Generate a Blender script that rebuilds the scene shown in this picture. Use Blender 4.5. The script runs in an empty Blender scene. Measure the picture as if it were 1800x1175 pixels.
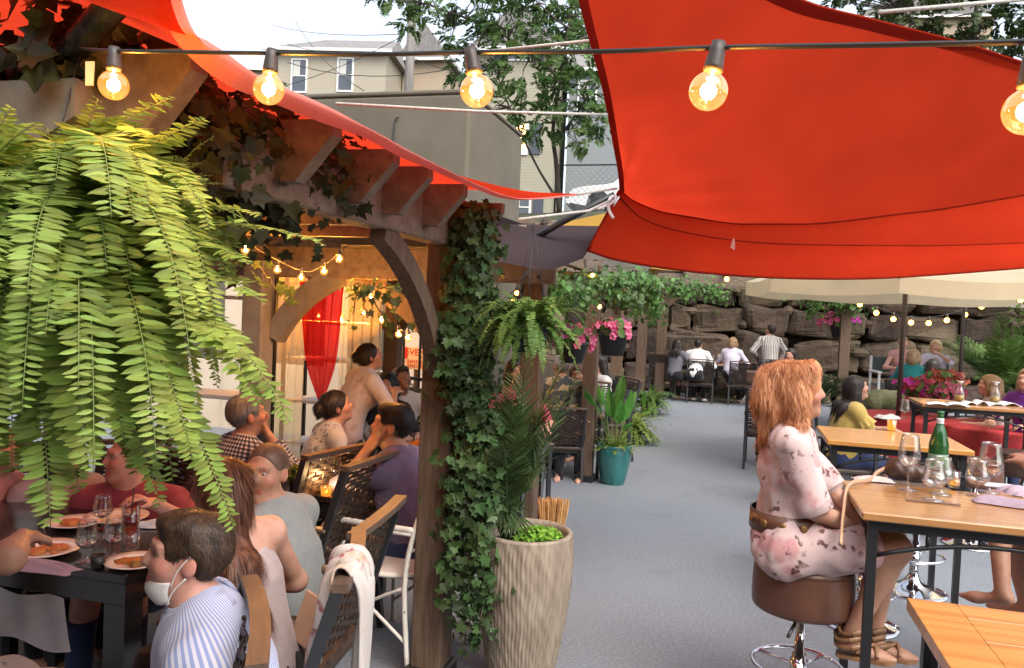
import bpy, math, random
import numpy as np
from mathutils import Vector, Matrix
random.seed(7); np.random.seed(7)
SC = bpy.context.scene; COL = SC.collection
rad = math.radians
# ---------------------------------------------------------------- camera
F = 1400.0; HC = 1.75; PITCH = rad(1.74); ROLL = rad(2.5)
_fw = np.array([0, math.cos(PITCH), -math.sin(PITCH)]); _up = np.array([0, math.sin(PITCH), math.cos(PITCH)]); _r0 = np.array([1., 0, 0])
_cx = math.cos(ROLL)*_r0 + math.sin(ROLL)*_up; _cy = -math.sin(ROLL)*_r0 + math.cos(ROLL)*_up
CAMPOS = np.array([0, 0, HC])
cam = bpy.data.cameras.new('camera'); camo = bpy.data.objects.new('camera', cam); COL.objects.link(camo)
camo.matrix_world = Matrix(((_cx[0], _cy[0], -_fw[0], 0), (_cx[1], _cy[1], -_fw[1], 0), (_cx[2], _cy[2], -_fw[2], HC), (0, 0, 0, 1)))
cam.sensor_width = 36; cam.lens = F/1800*36; cam.clip_start = .05; cam.clip_end = 600
SC.camera = camo
# ---------------------------------------------------------------- sky, sun, exposure
W = bpy.data.worlds.new('World'); SC.world = W; W.use_nodes = True
_n = W.node_tree.nodes; _l = W.node_tree.links; _n.clear()
_sky = _n.new('ShaderNodeTexSky'); _sky.sky_type = 'NISHITA'; _sky.sun_disc = False
SUN_EL, SUN_AZ = rad(52), rad(150)
_sky.sun_elevation = SUN_EL; _sky.sun_rotation = SUN_AZ; _sky.air_density = 1.0; _sky.dust_density = 4.0; _sky.ozone_density = 1.0
_hs = _n.new('ShaderNodeHueSaturation'); _hs.inputs['Saturation'].default_value = .45
_bg = _n.new('ShaderNodeBackground'); _bg.inputs[1].default_value = .15
_wo = _n.new('ShaderNodeOutputWorld')
_l.new(_sky.outputs[0], _hs.inputs['Color']); _l.new(_hs.outputs[0], _bg.inputs[0]); _l.new(_bg.outputs[0], _wo.inputs[0])
sun = bpy.data.lights.new('sun', 'SUN'); sun.energy = .8; sun.angle = rad(40); sun.color = (1, .93, .85)
suno = bpy.data.objects.new('sun', sun); COL.objects.link(suno)
_sd = Vector((math.sin(SUN_AZ)*math.cos(SUN_EL), math.cos(SUN_AZ)*math.cos(SUN_EL), math.sin(SUN_EL)))
suno.rotation_euler = (-_sd).to_track_quat('-Z', 'Y').to_euler()
SC.view_settings.view_transform = 'Standard'; SC.view_settings.look = 'None'; SC.view_settings.gamma = 1
SC.view_settings.exposure = 1.42
SC.render.engine = 'CYCLES'
cy = SC.cycles; cy.max_bounces = 8; cy.diffuse_bounces = 4; cy.glossy_bounces = 3; cy.transmission_bounces = 5; cy.transparent_max_bounces = 16
cy.caustics_reflective = False; cy.caustics_refractive = False; cy.sample_clamp_indirect = 6; cy.use_denoising = True
# ---------------------------------------------------------------- site frame and photo rays
PSI = rad(15.5); AX = np.array([math.sin(PSI), math.cos(PSI), 0]); BX = np.array([math.cos(PSI), -math.sin(PSI), 0]); ZX = np.array([0, 0, 1.])
SITE = math.pi*0 - PSI          # rotation about Z that turns +Y into AX
def S(a, b, z=0): return a*AX + b*BX + z*ZX
def P(px, py, d): return CAMPOS + d*(_fw + _cx*(px-900)/F - _cy*(py-587.5)/F)
def _ray(px, py): return _fw + _cx*(px-900)/F - _cy*(py-587.5)/F
def G(px, py, z=0): v = _ray(px, py); return CAMPOS + v*((z-HC)/v[2])
def PB(px, py, b): v = _ray(px, py); return CAMPOS + v*(b/(v@BX))
def PA(px, py, a): v = _ray(px, py); return CAMPOS + v*(a/(v@AX))
def proj(w): v = np.asarray(w)-CAMPOS; d = v@_fw; return 900+F*(v@_cx)/d, 587.5-F*(v@_cy)/d, d
def nrm(v): v = np.asarray(v, float); return v/(np.linalg.norm(v)+1e-12)
def frame(z, up=(0, 0, 1)):
    z = nrm(z); up = np.asarray(up, float)
    if abs(z@up) > .97*np.linalg.norm(up): up = np.array([0, 1., 0]) if abs(z[1]) < .9 else np.array([1., 0, 0])
    x = nrm(np.cross(up, z)); return x, np.cross(z, x), z
def rotz(a): c, s = math.cos(a), math.sin(a); return np.array([[c, -s, 0], [s, c, 0], [0, 0, 1.]])
def rotx(a): c, s = math.cos(a), math.sin(a); return np.array([[1., 0, 0], [0, c, -s], [0, s, c]])
def roty(a): c, s = math.cos(a), math.sin(a); return np.array([[c, 0, s], [0, 1., 0], [-s, 0, c]])
# ---------------------------------------------------------------- mesh builder
class MB:
    def __init__(s): s.v = []; s.f = []; s.n = 0; s.uv = None
    def add(s, verts, faces):
        verts = np.asarray(verts, float).reshape(-1, 3); o = s.n
        s.v.append(verts); s.f += [tuple(int(i)+o for i in f) for f in faces]; s.n += len(verts); return s
    def box(s, c, size, R=None, bev=0.0):
        x, y, z = [h/2 for h in size]; R = np.eye(3) if R is None else np.asarray(R)
        if bev <= 0:
            v = np.array([[sx*x, sy*y, sz*z] for sz in (-1, 1) for sy in (-1, 1) for sx in (-1, 1)])
            f = [(0, 2, 3, 1), (4, 5, 7, 6), (0, 1, 5, 4), (2, 6, 7, 3), (0, 4, 6, 2), (1, 3, 7, 5)]
        else:
            b = min(bev, x*.9, y*.9, z*.9); v = []; f = []; idx = {}
            for sx in (-1, 1):
                for sy in (-1, 1):
                    for sz in (-1, 1):
                        for k, p in enumerate(((x, y-b, z-b), (x-b, y, z-b), (x-b, y-b, z))):
                            idx[sx, sy, sz, k] = len(v); v.append((sx*p[0], sy*p[1], sz*p[2]))
            def q(l, flip): f.append(tuple(l[::-1]) if flip else tuple(l))
            for sg in (-1, 1):
                q([idx[sg, a, c2, 0] for a, c2 in ((-1, -1), (1, -1), (1, 1), (-1, 1))], sg < 0)
                q([idx[a, sg, c2, 1] for a, c2 in ((-1, -1), (-1, 1), (1, 1), (1, -1))], sg < 0)
                q([idx[a, c2, sg, 2] for a, c2 in ((-1, -1), (1, -1), (1, 1), (-1, 1))], sg < 0)
            for a in (-1, 1):
                for c2 in (-1, 1):
                    q([idx[a, c2, -1, 0], idx[a, c2, -1, 1], idx[a, c2, 1, 1], idx[a, c2, 1, 0]], a*c2 < 0)
                    q([idx[a, -1, c2, 0], idx[a, 1, c2, 0], idx[a, 1, c2, 2], idx[a, -1, c2, 2]], a*c2 < 0)
                    q([idx[-1, a, c2, 1], idx[-1, a, c2, 2], idx[1, a, c2, 2], idx[1, a, c2, 1]], a*c2 < 0)
                    for d in (-1, 1): q([idx[a, c2, d, k] for k in range(3)], a*c2*d < 0)
            v = np.array(v)
        return s.add(v@R.T + np.asarray(c, float), f)
    def bar(s, p0, p1, w, h, up=(0, 0, 1), bev=0.0, ext=0):
        p0 = np.asarray(p0, float); p1 = np.asarray(p1, float); L = np.linalg.norm(p1-p0)
        x, y, z = frame(p1-p0, up); return s.box((p0+p1)/2, (w, h, L+2*ext), np.stack([x, y, z], 1), bev)
    def tube(s, pts, r, n=8, cap=True, flat=None):
        pts = np.asarray(pts, float); m = len(pts); r = np.broadcast_to(np.asarray(r, float), (m,))
        t = np.gradient(pts, axis=0); x, y, _ = frame(t[0]); V = []
        for i in range(m):
            ti = nrm(t[i]); x = nrm(x - ti*(x@ti)); y = np.cross(ti, x)
            a = np.arange(n)*2*math.pi/n
            V.append(pts[i] + r[i]*(np.cos(a)[:, None]*x + (flat or 1)*np.sin(a)[:, None]*y))
        f = [(i*n+j, i*n+(j+1) % n, (i+1)*n+(j+1) % n, (i+1)*n+j) for i in range(m-1) for j in range(n)]
        if cap: f += [tuple(range(n))[::-1], tuple((m-1)*n+j for j in range(n))]
        return s.add(np.concatenate(V), f)
    def lathe(s, prof, c=(0, 0, 0), n=24, R=None, close=False):
        prof = np.asarray(prof, float); m = len(prof); a = np.arange(n)*2*math.pi/n
        V = np.zeros((m, n, 3)); V[..., 0] = prof[:, :1]*np.cos(a); V[..., 1] = prof[:, :1]*np.sin(a); V[..., 2] = prof[:, 1:2]
        V = V.reshape(-1, 3)
        if R is not None: V = V@np.asarray(R).T
        f = [(i*n+j, i*n+(j+1) % n, (i+1)*n+(j+1) % n, (i+1)*n+j) for i in range(m-1) for j in range(n)]
        if close: f += [tuple(range(n))[::-1], tuple((m-1)*n+j for j in range(n))]
        return s.add(V+np.asarray(c, float), f)
    def grid(s, Pt):
        Pt = np.asarray(Pt, float); m, n = Pt.shape[:2]
        return s.add(Pt.reshape(-1, 3), [(i*n+j, i*n+j+1, (i+1)*n+j+1, (i+1)*n+j) for i in range(m-1) for j in range(n-1)])
    def ball(s, c, r, n=10, R=None):
        m = max(4, n//2); r = np.broadcast_to(np.asarray(r, float), (3,))
        th = np.linspace(0, math.pi, m+1)[1:-1]; a = np.arange(n)*2*math.pi/n
        V = [[0, 0, -1]] + [[math.sin(t)*math.cos(q), math.sin(t)*math.sin(q), -math.cos(t)] for t in th for q in a] + [[0, 0, 1]]
        V = np.array(V)*r
        if R is not None: V = V@np.asarray(R).T
        f = [(0, 1+(j+1) % n, 1+j) for j in range(n)]
        for i in range(len(th)-1): f += [(1+i*n+j, 1+i*n+(j+1) % n, 1+(i+1)*n+(j+1) % n, 1+(i+1)*n+j) for j in range(n)]
        o = 1+(len(th)-1)*n; e = 1+len(th)*n; f += [(o+j, o+(j+1) % n, e) for j in range(n)]
        return s.add(V+np.asarray(c, float), f)
    def poly(s, pts): return s.add(pts, [tuple(range(len(pts)))])
    def prism(s, outline, p0, ex, ey, ez, depth):
        """2-D outline in axes ex, ey at p0, extruded by depth along ez"""
        o = np.asarray(outline, float); n = len(o); base = np.asarray(p0) + o[:, :1]*np.asarray(ex) + o[:, 1:2]*np.asarray(ey)
        V = np.concatenate([base, base+depth*np.asarray(ez)])
        return s.add(V, [tuple(range(n))[::-1], tuple(range(n, 2*n))] + [(i, (i+1) % n, n+(i+1) % n, n+i) for i in range(n)])
    def mesh(s, name, off=None, smooth=False):
        V = np.concatenate(s.v) if s.v else np.zeros((0, 3))
        if off is not None: V = V@off[0].T + off[1]
        return fast_mesh(name, V, s.f, smooth)
def fast_mesh(name, V, faces, smooth=False):
    me = bpy.data.meshes.new(name); V = np.asarray(V, np.float32)
    if isinstance(faces, np.ndarray): tot = np.full(len(faces), faces.shape[1], np.int32); idx = faces.astype(np.int32).ravel()
    else:
        tot = np.array([len(f) for f in faces], np.int32); idx = np.array([i for f in faces for i in f], np.int32)
    me.vertices.add(len(V)); me.vertices.foreach_set('co', V.ravel())
    me.loops.add(len(idx)); me.loops.foreach_set('vertex_index', idx)
    me.polygons.add(len(tot)); st = np.zeros(len(tot), np.int32); st[1:] = np.cumsum(tot)[:-1]
    me.polygons.foreach_set('loop_start', st); me.polygons.foreach_set('loop_total', tot)
    me.polygons.foreach_set('use_smooth', np.full(len(tot), bool(smooth)))
    me.update(calc_edges=True); me.validate(); return me
def obj(name, mb, mat, parent=None, smooth=False, world=False):
    """one mesh object; with world=True the vertices are world points and get moved into the parent's frame"""
    off = None
    if parent is not None and world:
        M = np.array(wmat(parent).inverted()); off = (M[:3, :3], M[:3, 3])
    me = mb.mesh(name, off, smooth) if isinstance(mb, MB) else mb
    if mat is not None: me.materials.append(mat)
    o = bpy.data.objects.new(name, me); COL.objects.link(o)
    if parent is not None: o.parent = parent
    return o
def wmat(o):
    M = Matrix.LocRotScale(o.location, o.rotation_euler, o.scale)
    return wmat(o.parent) @ M if o.parent else M
def tag(o, label, cat=None, group=None, kind=None):
    if label: o['label'] = label
    if cat: o['category'] = cat
    if group: o['group'] = group
    if kind: o['kind'] = kind
    return o
def thing(name, label, cat, loc=(0, 0, 0), rz=0, group=None):
    o = bpy.data.objects.new(name, None); COL.objects.link(o); o.empty_display_size = .1
    o.location = [float(x) for x in loc]; o.rotation_euler = (0, 0, rz); return tag(o, label, cat, group)
KIDS = {}
def dup(root, loc, rz=0, label=None, scale=None):
    r = root.copy(); COL.objects.link(r); r.location = [float(x) for x in loc]; r.rotation_euler = (0, 0, rz)
    if scale: r.scale = (scale,)*3
    if label: r['label'] = label
    if root not in KIDS: KIDS[root] = [(c, list(c.children)) for c in root.children]
    for ch, gs in KIDS[root]:
        c = ch.copy(); COL.objects.link(c); c.parent = r
        for g in gs: d = g.copy(); COL.objects.link(d); d.parent = c
    return r
def spline(pts, n):
    """Catmull-Rom through pts, n samples"""
    p = np.asarray(pts, float); m = len(p); q = np.concatenate([2*p[:1]-p[1:2], p, 2*p[-1:]-p[-2:-1]]); t = np.linspace(0, m-1-1e-9, n)
    i = t.astype(int); u = (t-i)[:, None]; a, b, c, d = q[i], q[i+1], q[i+2], q[i+3]
    return .5*(2*b+(c-a)*u+(2*a-5*b+4*c-d)*u**2+(3*b-a-3*c+d)*u**3)
# ---------------------------------------------------------------- materials
def _nodes(name):
    m = bpy.data.materials.new(name); m.use_nodes = True; t = m.node_tree; t.nodes.clear()
    return m, t, t.nodes.new, lambda a, b: t.links.new(a, b)
def _noise(N, L, vec, scale, detail=4, rough=.55):
    n = N('ShaderNodeTexNoise'); n.inputs['Scale'].default_value = scale; n.inputs['Detail'].default_value = detail; n.inputs['Roughness'].default_value = rough
    if vec is not None: L(vec, n.inputs['Vector'])
    return n.outputs['Fac']
def _ramp(N, L, fac, stops):
    r = N('ShaderNodeValToRGB'); e = r.color_ramp.elements
    while len(e) < len(stops): e.new(.5)
    for k, (p, c) in enumerate(stops): e[k].position = p; e[k].color = (c, c, c, 1) if np.isscalar(c) else (*c, 1)
    L(fac, r.inputs[0]); return r.outputs[0]
def _vec(N, L, scale=(1, 1, 1), rot=(0, 0, 0), src='Object'):
    tc = N('ShaderNodeTexCoord'); mp = N('ShaderNodeMapping'); mp.inputs['Scale'].default_value = scale; mp.inputs['Rotation'].default_value = rot
    L(tc.outputs[src], mp.inputs['Vector']); return mp.outputs[0]
def _mixc(N, L, f, a, b, mode='MIX'):
    m = N('ShaderNodeMix'); m.data_type = 'RGBA'; m.blend_type = mode
    if hasattr(f, 'links') or hasattr(f, 'is_linked'): L(f, m.inputs[0])
    else: m.inputs[0].default_value = f
    for v, i in ((a, 6), (b, 7)):
        if hasattr(v, 'is_linked'): L(v, m.inputs[i])
        else: m.inputs[i].default_value = (*v, 1)
    return m.outputs[2]
def mk(name, c, c2=None, scale=6, rough=.6, bump=0, bscale=40, metal=0, stretch=(1, 1, 1), trans=0, coat=0, spec=.5, col=None, detail=5, alpha=None, attr=None, jitter=0, contrast=(.35, .65), sheen=0, bdist=.01, sss=0):
    m, t, N, L = _nodes(name); b = N('ShaderNodeBsdfPrincipled'); o = N('ShaderNodeOutputMaterial')
    b.inputs['Roughness'].default_value = rough; b.inputs['Metallic'].default_value = metal; b.inputs['Specular IOR Level'].default_value = spec
    b.inputs['Coat Weight'].default_value = coat; b.inputs['Coat Roughness'].default_value = .15; b.inputs['Sheen Weight'].default_value = sheen
    if sss: b.inputs['Subsurface Weight'].default_value = sss; b.inputs['Subsurface Radius'].default_value = (1, .35, .2); b.inputs['Subsurface Scale'].default_value = .01
    vec = _vec(N, L, stretch)
    if col is not None: cs = col(N, L)
    elif attr:
        a = N('ShaderNodeAttribute'); a.attribute_name = attr; cs = a.outputs['Color']
        if c2: cs = _mixc(N, L, _ramp(N, L, _noise(N, L, vec, scale, detail), [(contrast[0], 0.), (contrast[1], .5)]), cs, c2, 'MULTIPLY')
    elif c2 is not None: cs = _mixc(N, L, _ramp(N, L, _noise(N, L, vec, scale, detail), [(contrast[0], 0.), (contrast[1], 1.)]), c, c2)
    else: cs = c
    if jitter:
        g = N('ShaderNodeNewGeometry'); hv = N('ShaderNodeHueSaturation'); mr = N('ShaderNodeMapRange'); mr.inputs[3].default_value = 1-jitter; mr.inputs[4].default_value = 1+jitter
        L(g.outputs['Random Per Island'], mr.inputs[0]); L(mr.outputs[0], hv.inputs['Value'])
        mr2 = N('ShaderNodeMapRange'); mr2.inputs[3].default_value = .5-.05*jitter; mr2.inputs[4].default_value = .5+.03*jitter
        L(g.outputs['Random Per Island'], mr2.inputs[0]); L(mr2.outputs[0], hv.inputs['Hue'])
        if hasattr(cs, 'is_linked'): L(cs, hv.inputs['Color'])
        else: hv.inputs['Color'].default_value = (*cs, 1)
        cs = hv.outputs[0]
    if hasattr(cs, 'is_linked'): L(cs, b.inputs['Base Color'])
    else: b.inputs['Base Color'].default_value = (*cs, 1)
    if bump:
        bp = N('ShaderNodeBump'); bp.inputs['Strength'].default_value = bump; bp.inputs['Distance'].default_value = bdist
        L(_noise(N, L, vec, bscale, 4), bp.inputs['Height']); L(bp.outputs[0], b.inputs['Normal'])
    sh = b.outputs[0]
    if trans:
        tr = N('ShaderNodeBsdfTranslucent'); mx = N('ShaderNodeMixShader'); mx.inputs[0].default_value = trans
        if hasattr(cs, 'is_linked'): L(cs, tr.inputs[0])
        else: tr.inputs[0].default_value = (*cs, 1)
        L(sh, mx.inputs[1]); L(tr.outputs[0], mx.inputs[2]); sh = mx.outputs[0]
    if alpha is not None:
        tp = N('ShaderNodeBsdfTransparent'); mx = N('ShaderNodeMixShader'); mx.inputs[0].default_value = alpha
        tp.inputs[0].default_value = (*(c if not hasattr(c, 'is_linked') else (1, 1, 1)), 1) if trans else (1, 1, 1, 1)
        L(tp.outputs[0], mx.inputs[1]); L(sh, mx.inputs[2]); sh = mx.outputs[0]
    L(sh, o.inputs[0]); return m
def emit(name, c, s):
    m, t, N, L = _nodes(name); e = N('ShaderNodeEmission'); e.inputs[0].default_value = (*c, 1); e.inputs[1].default_value = s
    o = N('ShaderNodeOutputMaterial'); L(e.outputs[0], o.inputs[0]); return m
def thin_glass(name, tint=(1, 1, 1), refl=1.0, em=None, rough=.02):
    m, t, N, L = _nodes(name); tp = N('ShaderNodeBsdfTransparent'); tp.inputs[0].default_value = (*tint, 1)
    gl = N('ShaderNodeBsdfGlossy'); gl.inputs['Roughness'].default_value = rough; lw = N('ShaderNodeLayerWeight'); lw.inputs[0].default_value = .35
    mr = N('ShaderNodeMath'); mr.operation = 'MULTIPLY_ADD'; mr.inputs[1].default_value = .75*refl; mr.inputs[2].default_value = .04*refl; L(lw.outputs['Facing'], mr.inputs[0])
    mx = N('ShaderNodeMixShader'); L(mr.outputs[0], mx.inputs[0]); L(tp.outputs[0], mx.inputs[1]); L(gl.outputs[0], mx.inputs[2]); sh = mx.outputs[0]
    if em:
        e = N('ShaderNodeEmission'); e.inputs[0].default_value = (*em[0], 1); e.inputs[1].default_value = em[1]; ad = N('ShaderNodeAddShader')
        L(sh, ad.inputs[0]); L(e.outputs[0], ad.inputs[1]); sh = ad.outputs[0]
    o = N('ShaderNodeOutputMaterial'); L(sh, o.inputs[0]); return m
M_ = {}
M_['post'] = mk('weathered post wood', (.075, .045, .026), (.13, .085, .055), 9, .7, .25, 60, stretch=(6, 6, .6))
M_['beam'] = mk('grey brown beam wood', (.125, .09, .062), (.20, .155, .115), 7, .7, .25, 50, stretch=(3, 3, 3))
M_['beamgrey'] = mk('grey stained timber', (.13, .115, .09), (.19, .17, .14), 7, .7, .2, 50)
M_['black'] = mk('black painted metal', (.012, .012, .013), None, rough=.4, bump=.05, bscale=200)
M_['gunmetal'] = mk('gunmetal frame', (.02, .021, .024), None, rough=.45)
M_['chrome'] = mk('chrome', (.75, .75, .77), None, rough=.08, metal=1)
M_['whitepaint'] = mk('chipped white paint', (.72, .69, .62), (.06, .05, .04), 22, .5, .1, 60, contrast=(.66, .70))
M_['cable'] = mk('black rubber cable', (.015, .015, .015), None, rough=.5)
M_['rope'] = mk('pale rope', (.55, .53, .48), (.4, .38, .34), 60, .9)
# ================================================================ SETTING
def struct(name, mb, mat, label=None, smooth=False):
    o = obj(name, mb, mat, None, smooth); tag(o, label, None, None, 'structure'); return o
def _floor_col(N, L):
    v = _vec(N, L)
    a = _mixc(N, L, _ramp(N, L, _noise(N, L, v, .55, 6), [(.3, 0.), (.7, 1.)]), (.118, .134, .160), (.174, .190, .214))
    g = _mixc(N, L, _ramp(N, L, _noise(N, L, v, 55, 4, .7), [(.42, 0.), (.62, 1.)]), a, (.205, .222, .242))
    s = _ramp(N, L, _noise(N, L, v, 1.6, 7, .65), [(.55, 0.), (.72, .55)])
    g = _mixc(N, L, s, g, (.11, .115, .125))
    return _mixc(N, L, _ramp(N, L, _noise(N, L, v, 190, 2), [(.60, 0.), (.75, .6)]), g, (.08, .085, .09))
M_['floor'] = mk('worn grey patio floor', None, col=_floor_col, rough=.72, bump=.35, bscale=120, bdist=.004)
mb = MB()
gx = np.linspace(-60, 60, 25); gy = np.linspace(-12, 19.6, 20)
mb.grid([[S(a, b, 0) for b in np.linspace(-12, 14, 20)] for a in np.linspace(-6, 19.4, 20)])
struct('patio_floor', mb, M_['floor'], 'worn grey concrete patio floor')
# earth: low ground around, rising behind the rock wall to the street
M_['earth'] = mk('dark soil and weeds', (.045, .04, .028), (.075, .085, .04), .9, .95, .6, 12)
M_['asphalt'] = mk('asphalt', (.05, .05, .052), (.07, .07, .07), 3, .9, .3, 80)
def hill(a, b):
    t = np.clip((a-19.7)/6, 0, 1); z = 3.3+1.7*t*t*(3-2*t) if a > 19.4 else -.02
    if a > 31: z += (a-31)*.10
    if b < -12 or b > 14: z = max(z, -.02)
    return z
As = np.concatenate([np.linspace(-120, -6.2, 8), np.linspace(-6, 19.35, 6), np.linspace(19.5, 33, 16), np.linspace(36, 300, 14)])
Bs = np.concatenate([np.linspace(-260, -14, 12), np.linspace(-12, 14, 14), np.linspace(16, 260, 12)])
mb = MB(); mb.grid([[S(a, b, hill(a, b)-.012 + (0.06*math.sin(a*1.7+b*2.3) if a > 19.3 and a < 26 else 0)) for b in Bs] for a in As]); struct('ground', mb, M_['earth'], smooth=False)
mb = MB(); mb.grid([[S(a, b, hill(a, 0)+.03) for b in np.linspace(-60, 60, 12)] for a in np.linspace(26.6, 35, 8)]); struct('street', mb, M_['asphalt'])
M_['dpane'] = mk('dark pane', (.03, .035, .04), rough=.1)
# ---- boulder retaining wall
M_['rock'] = mk('boulder stone', (.052, .037, .023), (.14, .103, .066), 1.6, .85, .9, 9, bdist=.05, jitter=.6, contrast=(.3, .7))
def rock_wall():
    mb = MB(); rng = np.random.RandomState(3)
    z = 0.0
    while z < 3.5:
        hh = rng.uniform(.42, .85); b = -7 + rng.uniform(0, .6)
        while b < 13:
            w = rng.uniform(.5, 1.5)*(1.25 if hh > .65 else .8); h = hh*rng.uniform(.86, 1.06)
            c = S(19.0+rng.uniform(-.06, .12)+z*.09, b+w/2, z+h/2)
            # superellipsoid boulder with noise
            n, m = 18, 11; V = []
            ph = rng.uniform(0, 6, 9)
            for i in range(m+1):
                th = -math.pi/2+math.pi*i/m
                for j in range(n):
                    q = 2*math.pi*j/n
                    f = lambda x: math.copysign(abs(x)**.33, x)
                    d = np.array([f(math.cos(th))*f(math.cos(q)), f(math.cos(th))*f(math.sin(q)), f(math.sin(th))])
                    k = 1+.13*math.sin(3*d[0]+ph[0])*math.sin(2.5*d[2]+ph[1])+.06*math.sin(5*d[1]+4*d[0]+ph[2])+.07*math.sin(2*d[2]*ph[3]+3*d[0])+rng.uniform(-.025, .025)
                    V.append(c+BX*d[0]*w*.505*k+AX*d[1]*.42*k+ZX*(d[2]*h*.51*k+.06*h*d[0]*math.sin(ph[5])))
            mb.add(V, [(i*n+j, i*n+(j+1) % n, (i+1)*n+(j+1) % n, (i+1)*n+j) for i in range(m) for j in range(n)])
            # small chinking stone
            if rng.rand() < .8: mb.ball(S(18.72+z*.09, b+w, z+rng.uniform(.05, hh-.05)), (rng.uniform(.08, .2), .15, rng.uniform(.07, .14)), 8, rotz(-PSI))
            b += w
        z += hh
    o = obj('rock_wall', mb, M_['rock'], None, False); tag(o, 'retaining wall of large brown boulders behind the far tables', 'wall'); return o
rock_wall()
# unseen building mass added behind and left of the terrace to block skylight
M_['brickdark'] = mk('dark red brown stucco', (.10, .06, .045), (.14, .085, .06), 2, .9, .4, 40)
rb = thing('added_light_block', 'brown restaurant building standing behind the terrace', 'building', S(-5, 0))
mb = MB(); mb.box(S(-5.2, 0, 2.6), (16, 3, 5.2), rotz(-PSI)); obj('wall', mb, M_['brickdark'], rb, world=True)
mb = MB(); mb.box(S(.6, -7.6, 2.2), (4.2, 8.6, 4.4), rotz(-PSI)); obj('added_side_block', mb, M_['brickdark'], rb, world=True)
for b in (-4, -1.5, 1.5, 4): mb = MB(); mb.box(S(-3.69, b, 1.5), (1.3, .06, 1.6), rotz(-PSI)); obj('window', mb, M_['dpane'], rb, world=True)
mb = MB(); mb.box(S(19.35, 3, 1.6), (21, .3, 3.2), rotz(-PSI)); struct('earth_bank', mb, mk('dark packed soil', (.02, .015, .01), (.035, .026, .018), 5, .95))
# ---- concrete building with slanted side
M_['conc'] = mk('olive grey stucco', (.098, .086, .063), (.125, .11, .082), 1.2, .9, .3, 70)
c1 = P(828, 163, 12.0); zt = c1[2]; a0, b0 = c1@AX, c1@BX; dp = PB(917, 285, b0)@AX-a0
bld = thing('concrete_building', 'plain olive grey stucco building with flat roof beyond the pergola', 'building', S(a0+2.5, b0-5, 0))
mb = MB(); mb.box(S(a0+dp/2, b0-5, zt/2), (10, dp, zt), rotz(-PSI), .05); obj('wall', mb, M_['conc'], bld, world=True)
mb = MB(); mb.box(S(a0+dp/2, b0-5, zt+.03), (10.008, dp+.008, .07), rotz(-PSI), .02); obj('coping', mb, M_['conc'], bld, world=True)
mb = MB(); mb.tube(spline([S(a0-.03, b0-1.15, zt-.35), S(a0-.035, b0-1.22, zt-.5), S(a0-.03, b0-1.2, zt-1.6)], 8), .012, 5); obj('conduit', mb, M_['black'], bld, world=True)
# ---- houses
def siding(name, c, pitch=.14):
    def col(N, L):
        v = _vec(N, L); sx = N('ShaderNodeSeparateXYZ'); L(v, sx.inputs[0]); mm = N('ShaderNodeMath'); mm.operation = 'MODULO'; mm.inputs[1].default_value = pitch; L(sx.outputs[2], mm.inputs[0])
        dv = N('ShaderNodeMath'); dv.operation = 'DIVIDE'; dv.inputs[1].default_value = pitch; L(mm.outputs[0], dv.inputs[0])
        return _mixc(N, L, _ramp(N, L, dv.outputs[0], [(.0, 1.), (.12, 0.)]), c, tuple(x*.55 for x in c))
    return mk(name, None, col=col, rough=.7)
M_['cream'] = siding('cream siding', (.36, .32, .25)); M_['bluegrey'] = siding('blue grey siding', (.2, .22, .23)); M_['tan'] = siding('tan siding', (.30, .28, .21)); M_['peach'] = siding('peach siding', (.38, .30, .21))
M_['shingle'] = mk('grey shingles', (.16, .15, .15), (.22, .21, .20), 5, .9, .4, 30)
M_['trim'] = mk('white trim', (.75, .75, .73)); M_['pane'] = mk('dark window pane', (.05, .06, .075), rough=.08, spec=.8); M_['blind'] = mk('blind', (.5, .5, .47)); M_['litpane'] = emit('lit window', (1, .62, .22), 2.4)
M_['shutter'] = mk('dark blue shutter', (.05, .06, .08))
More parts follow.
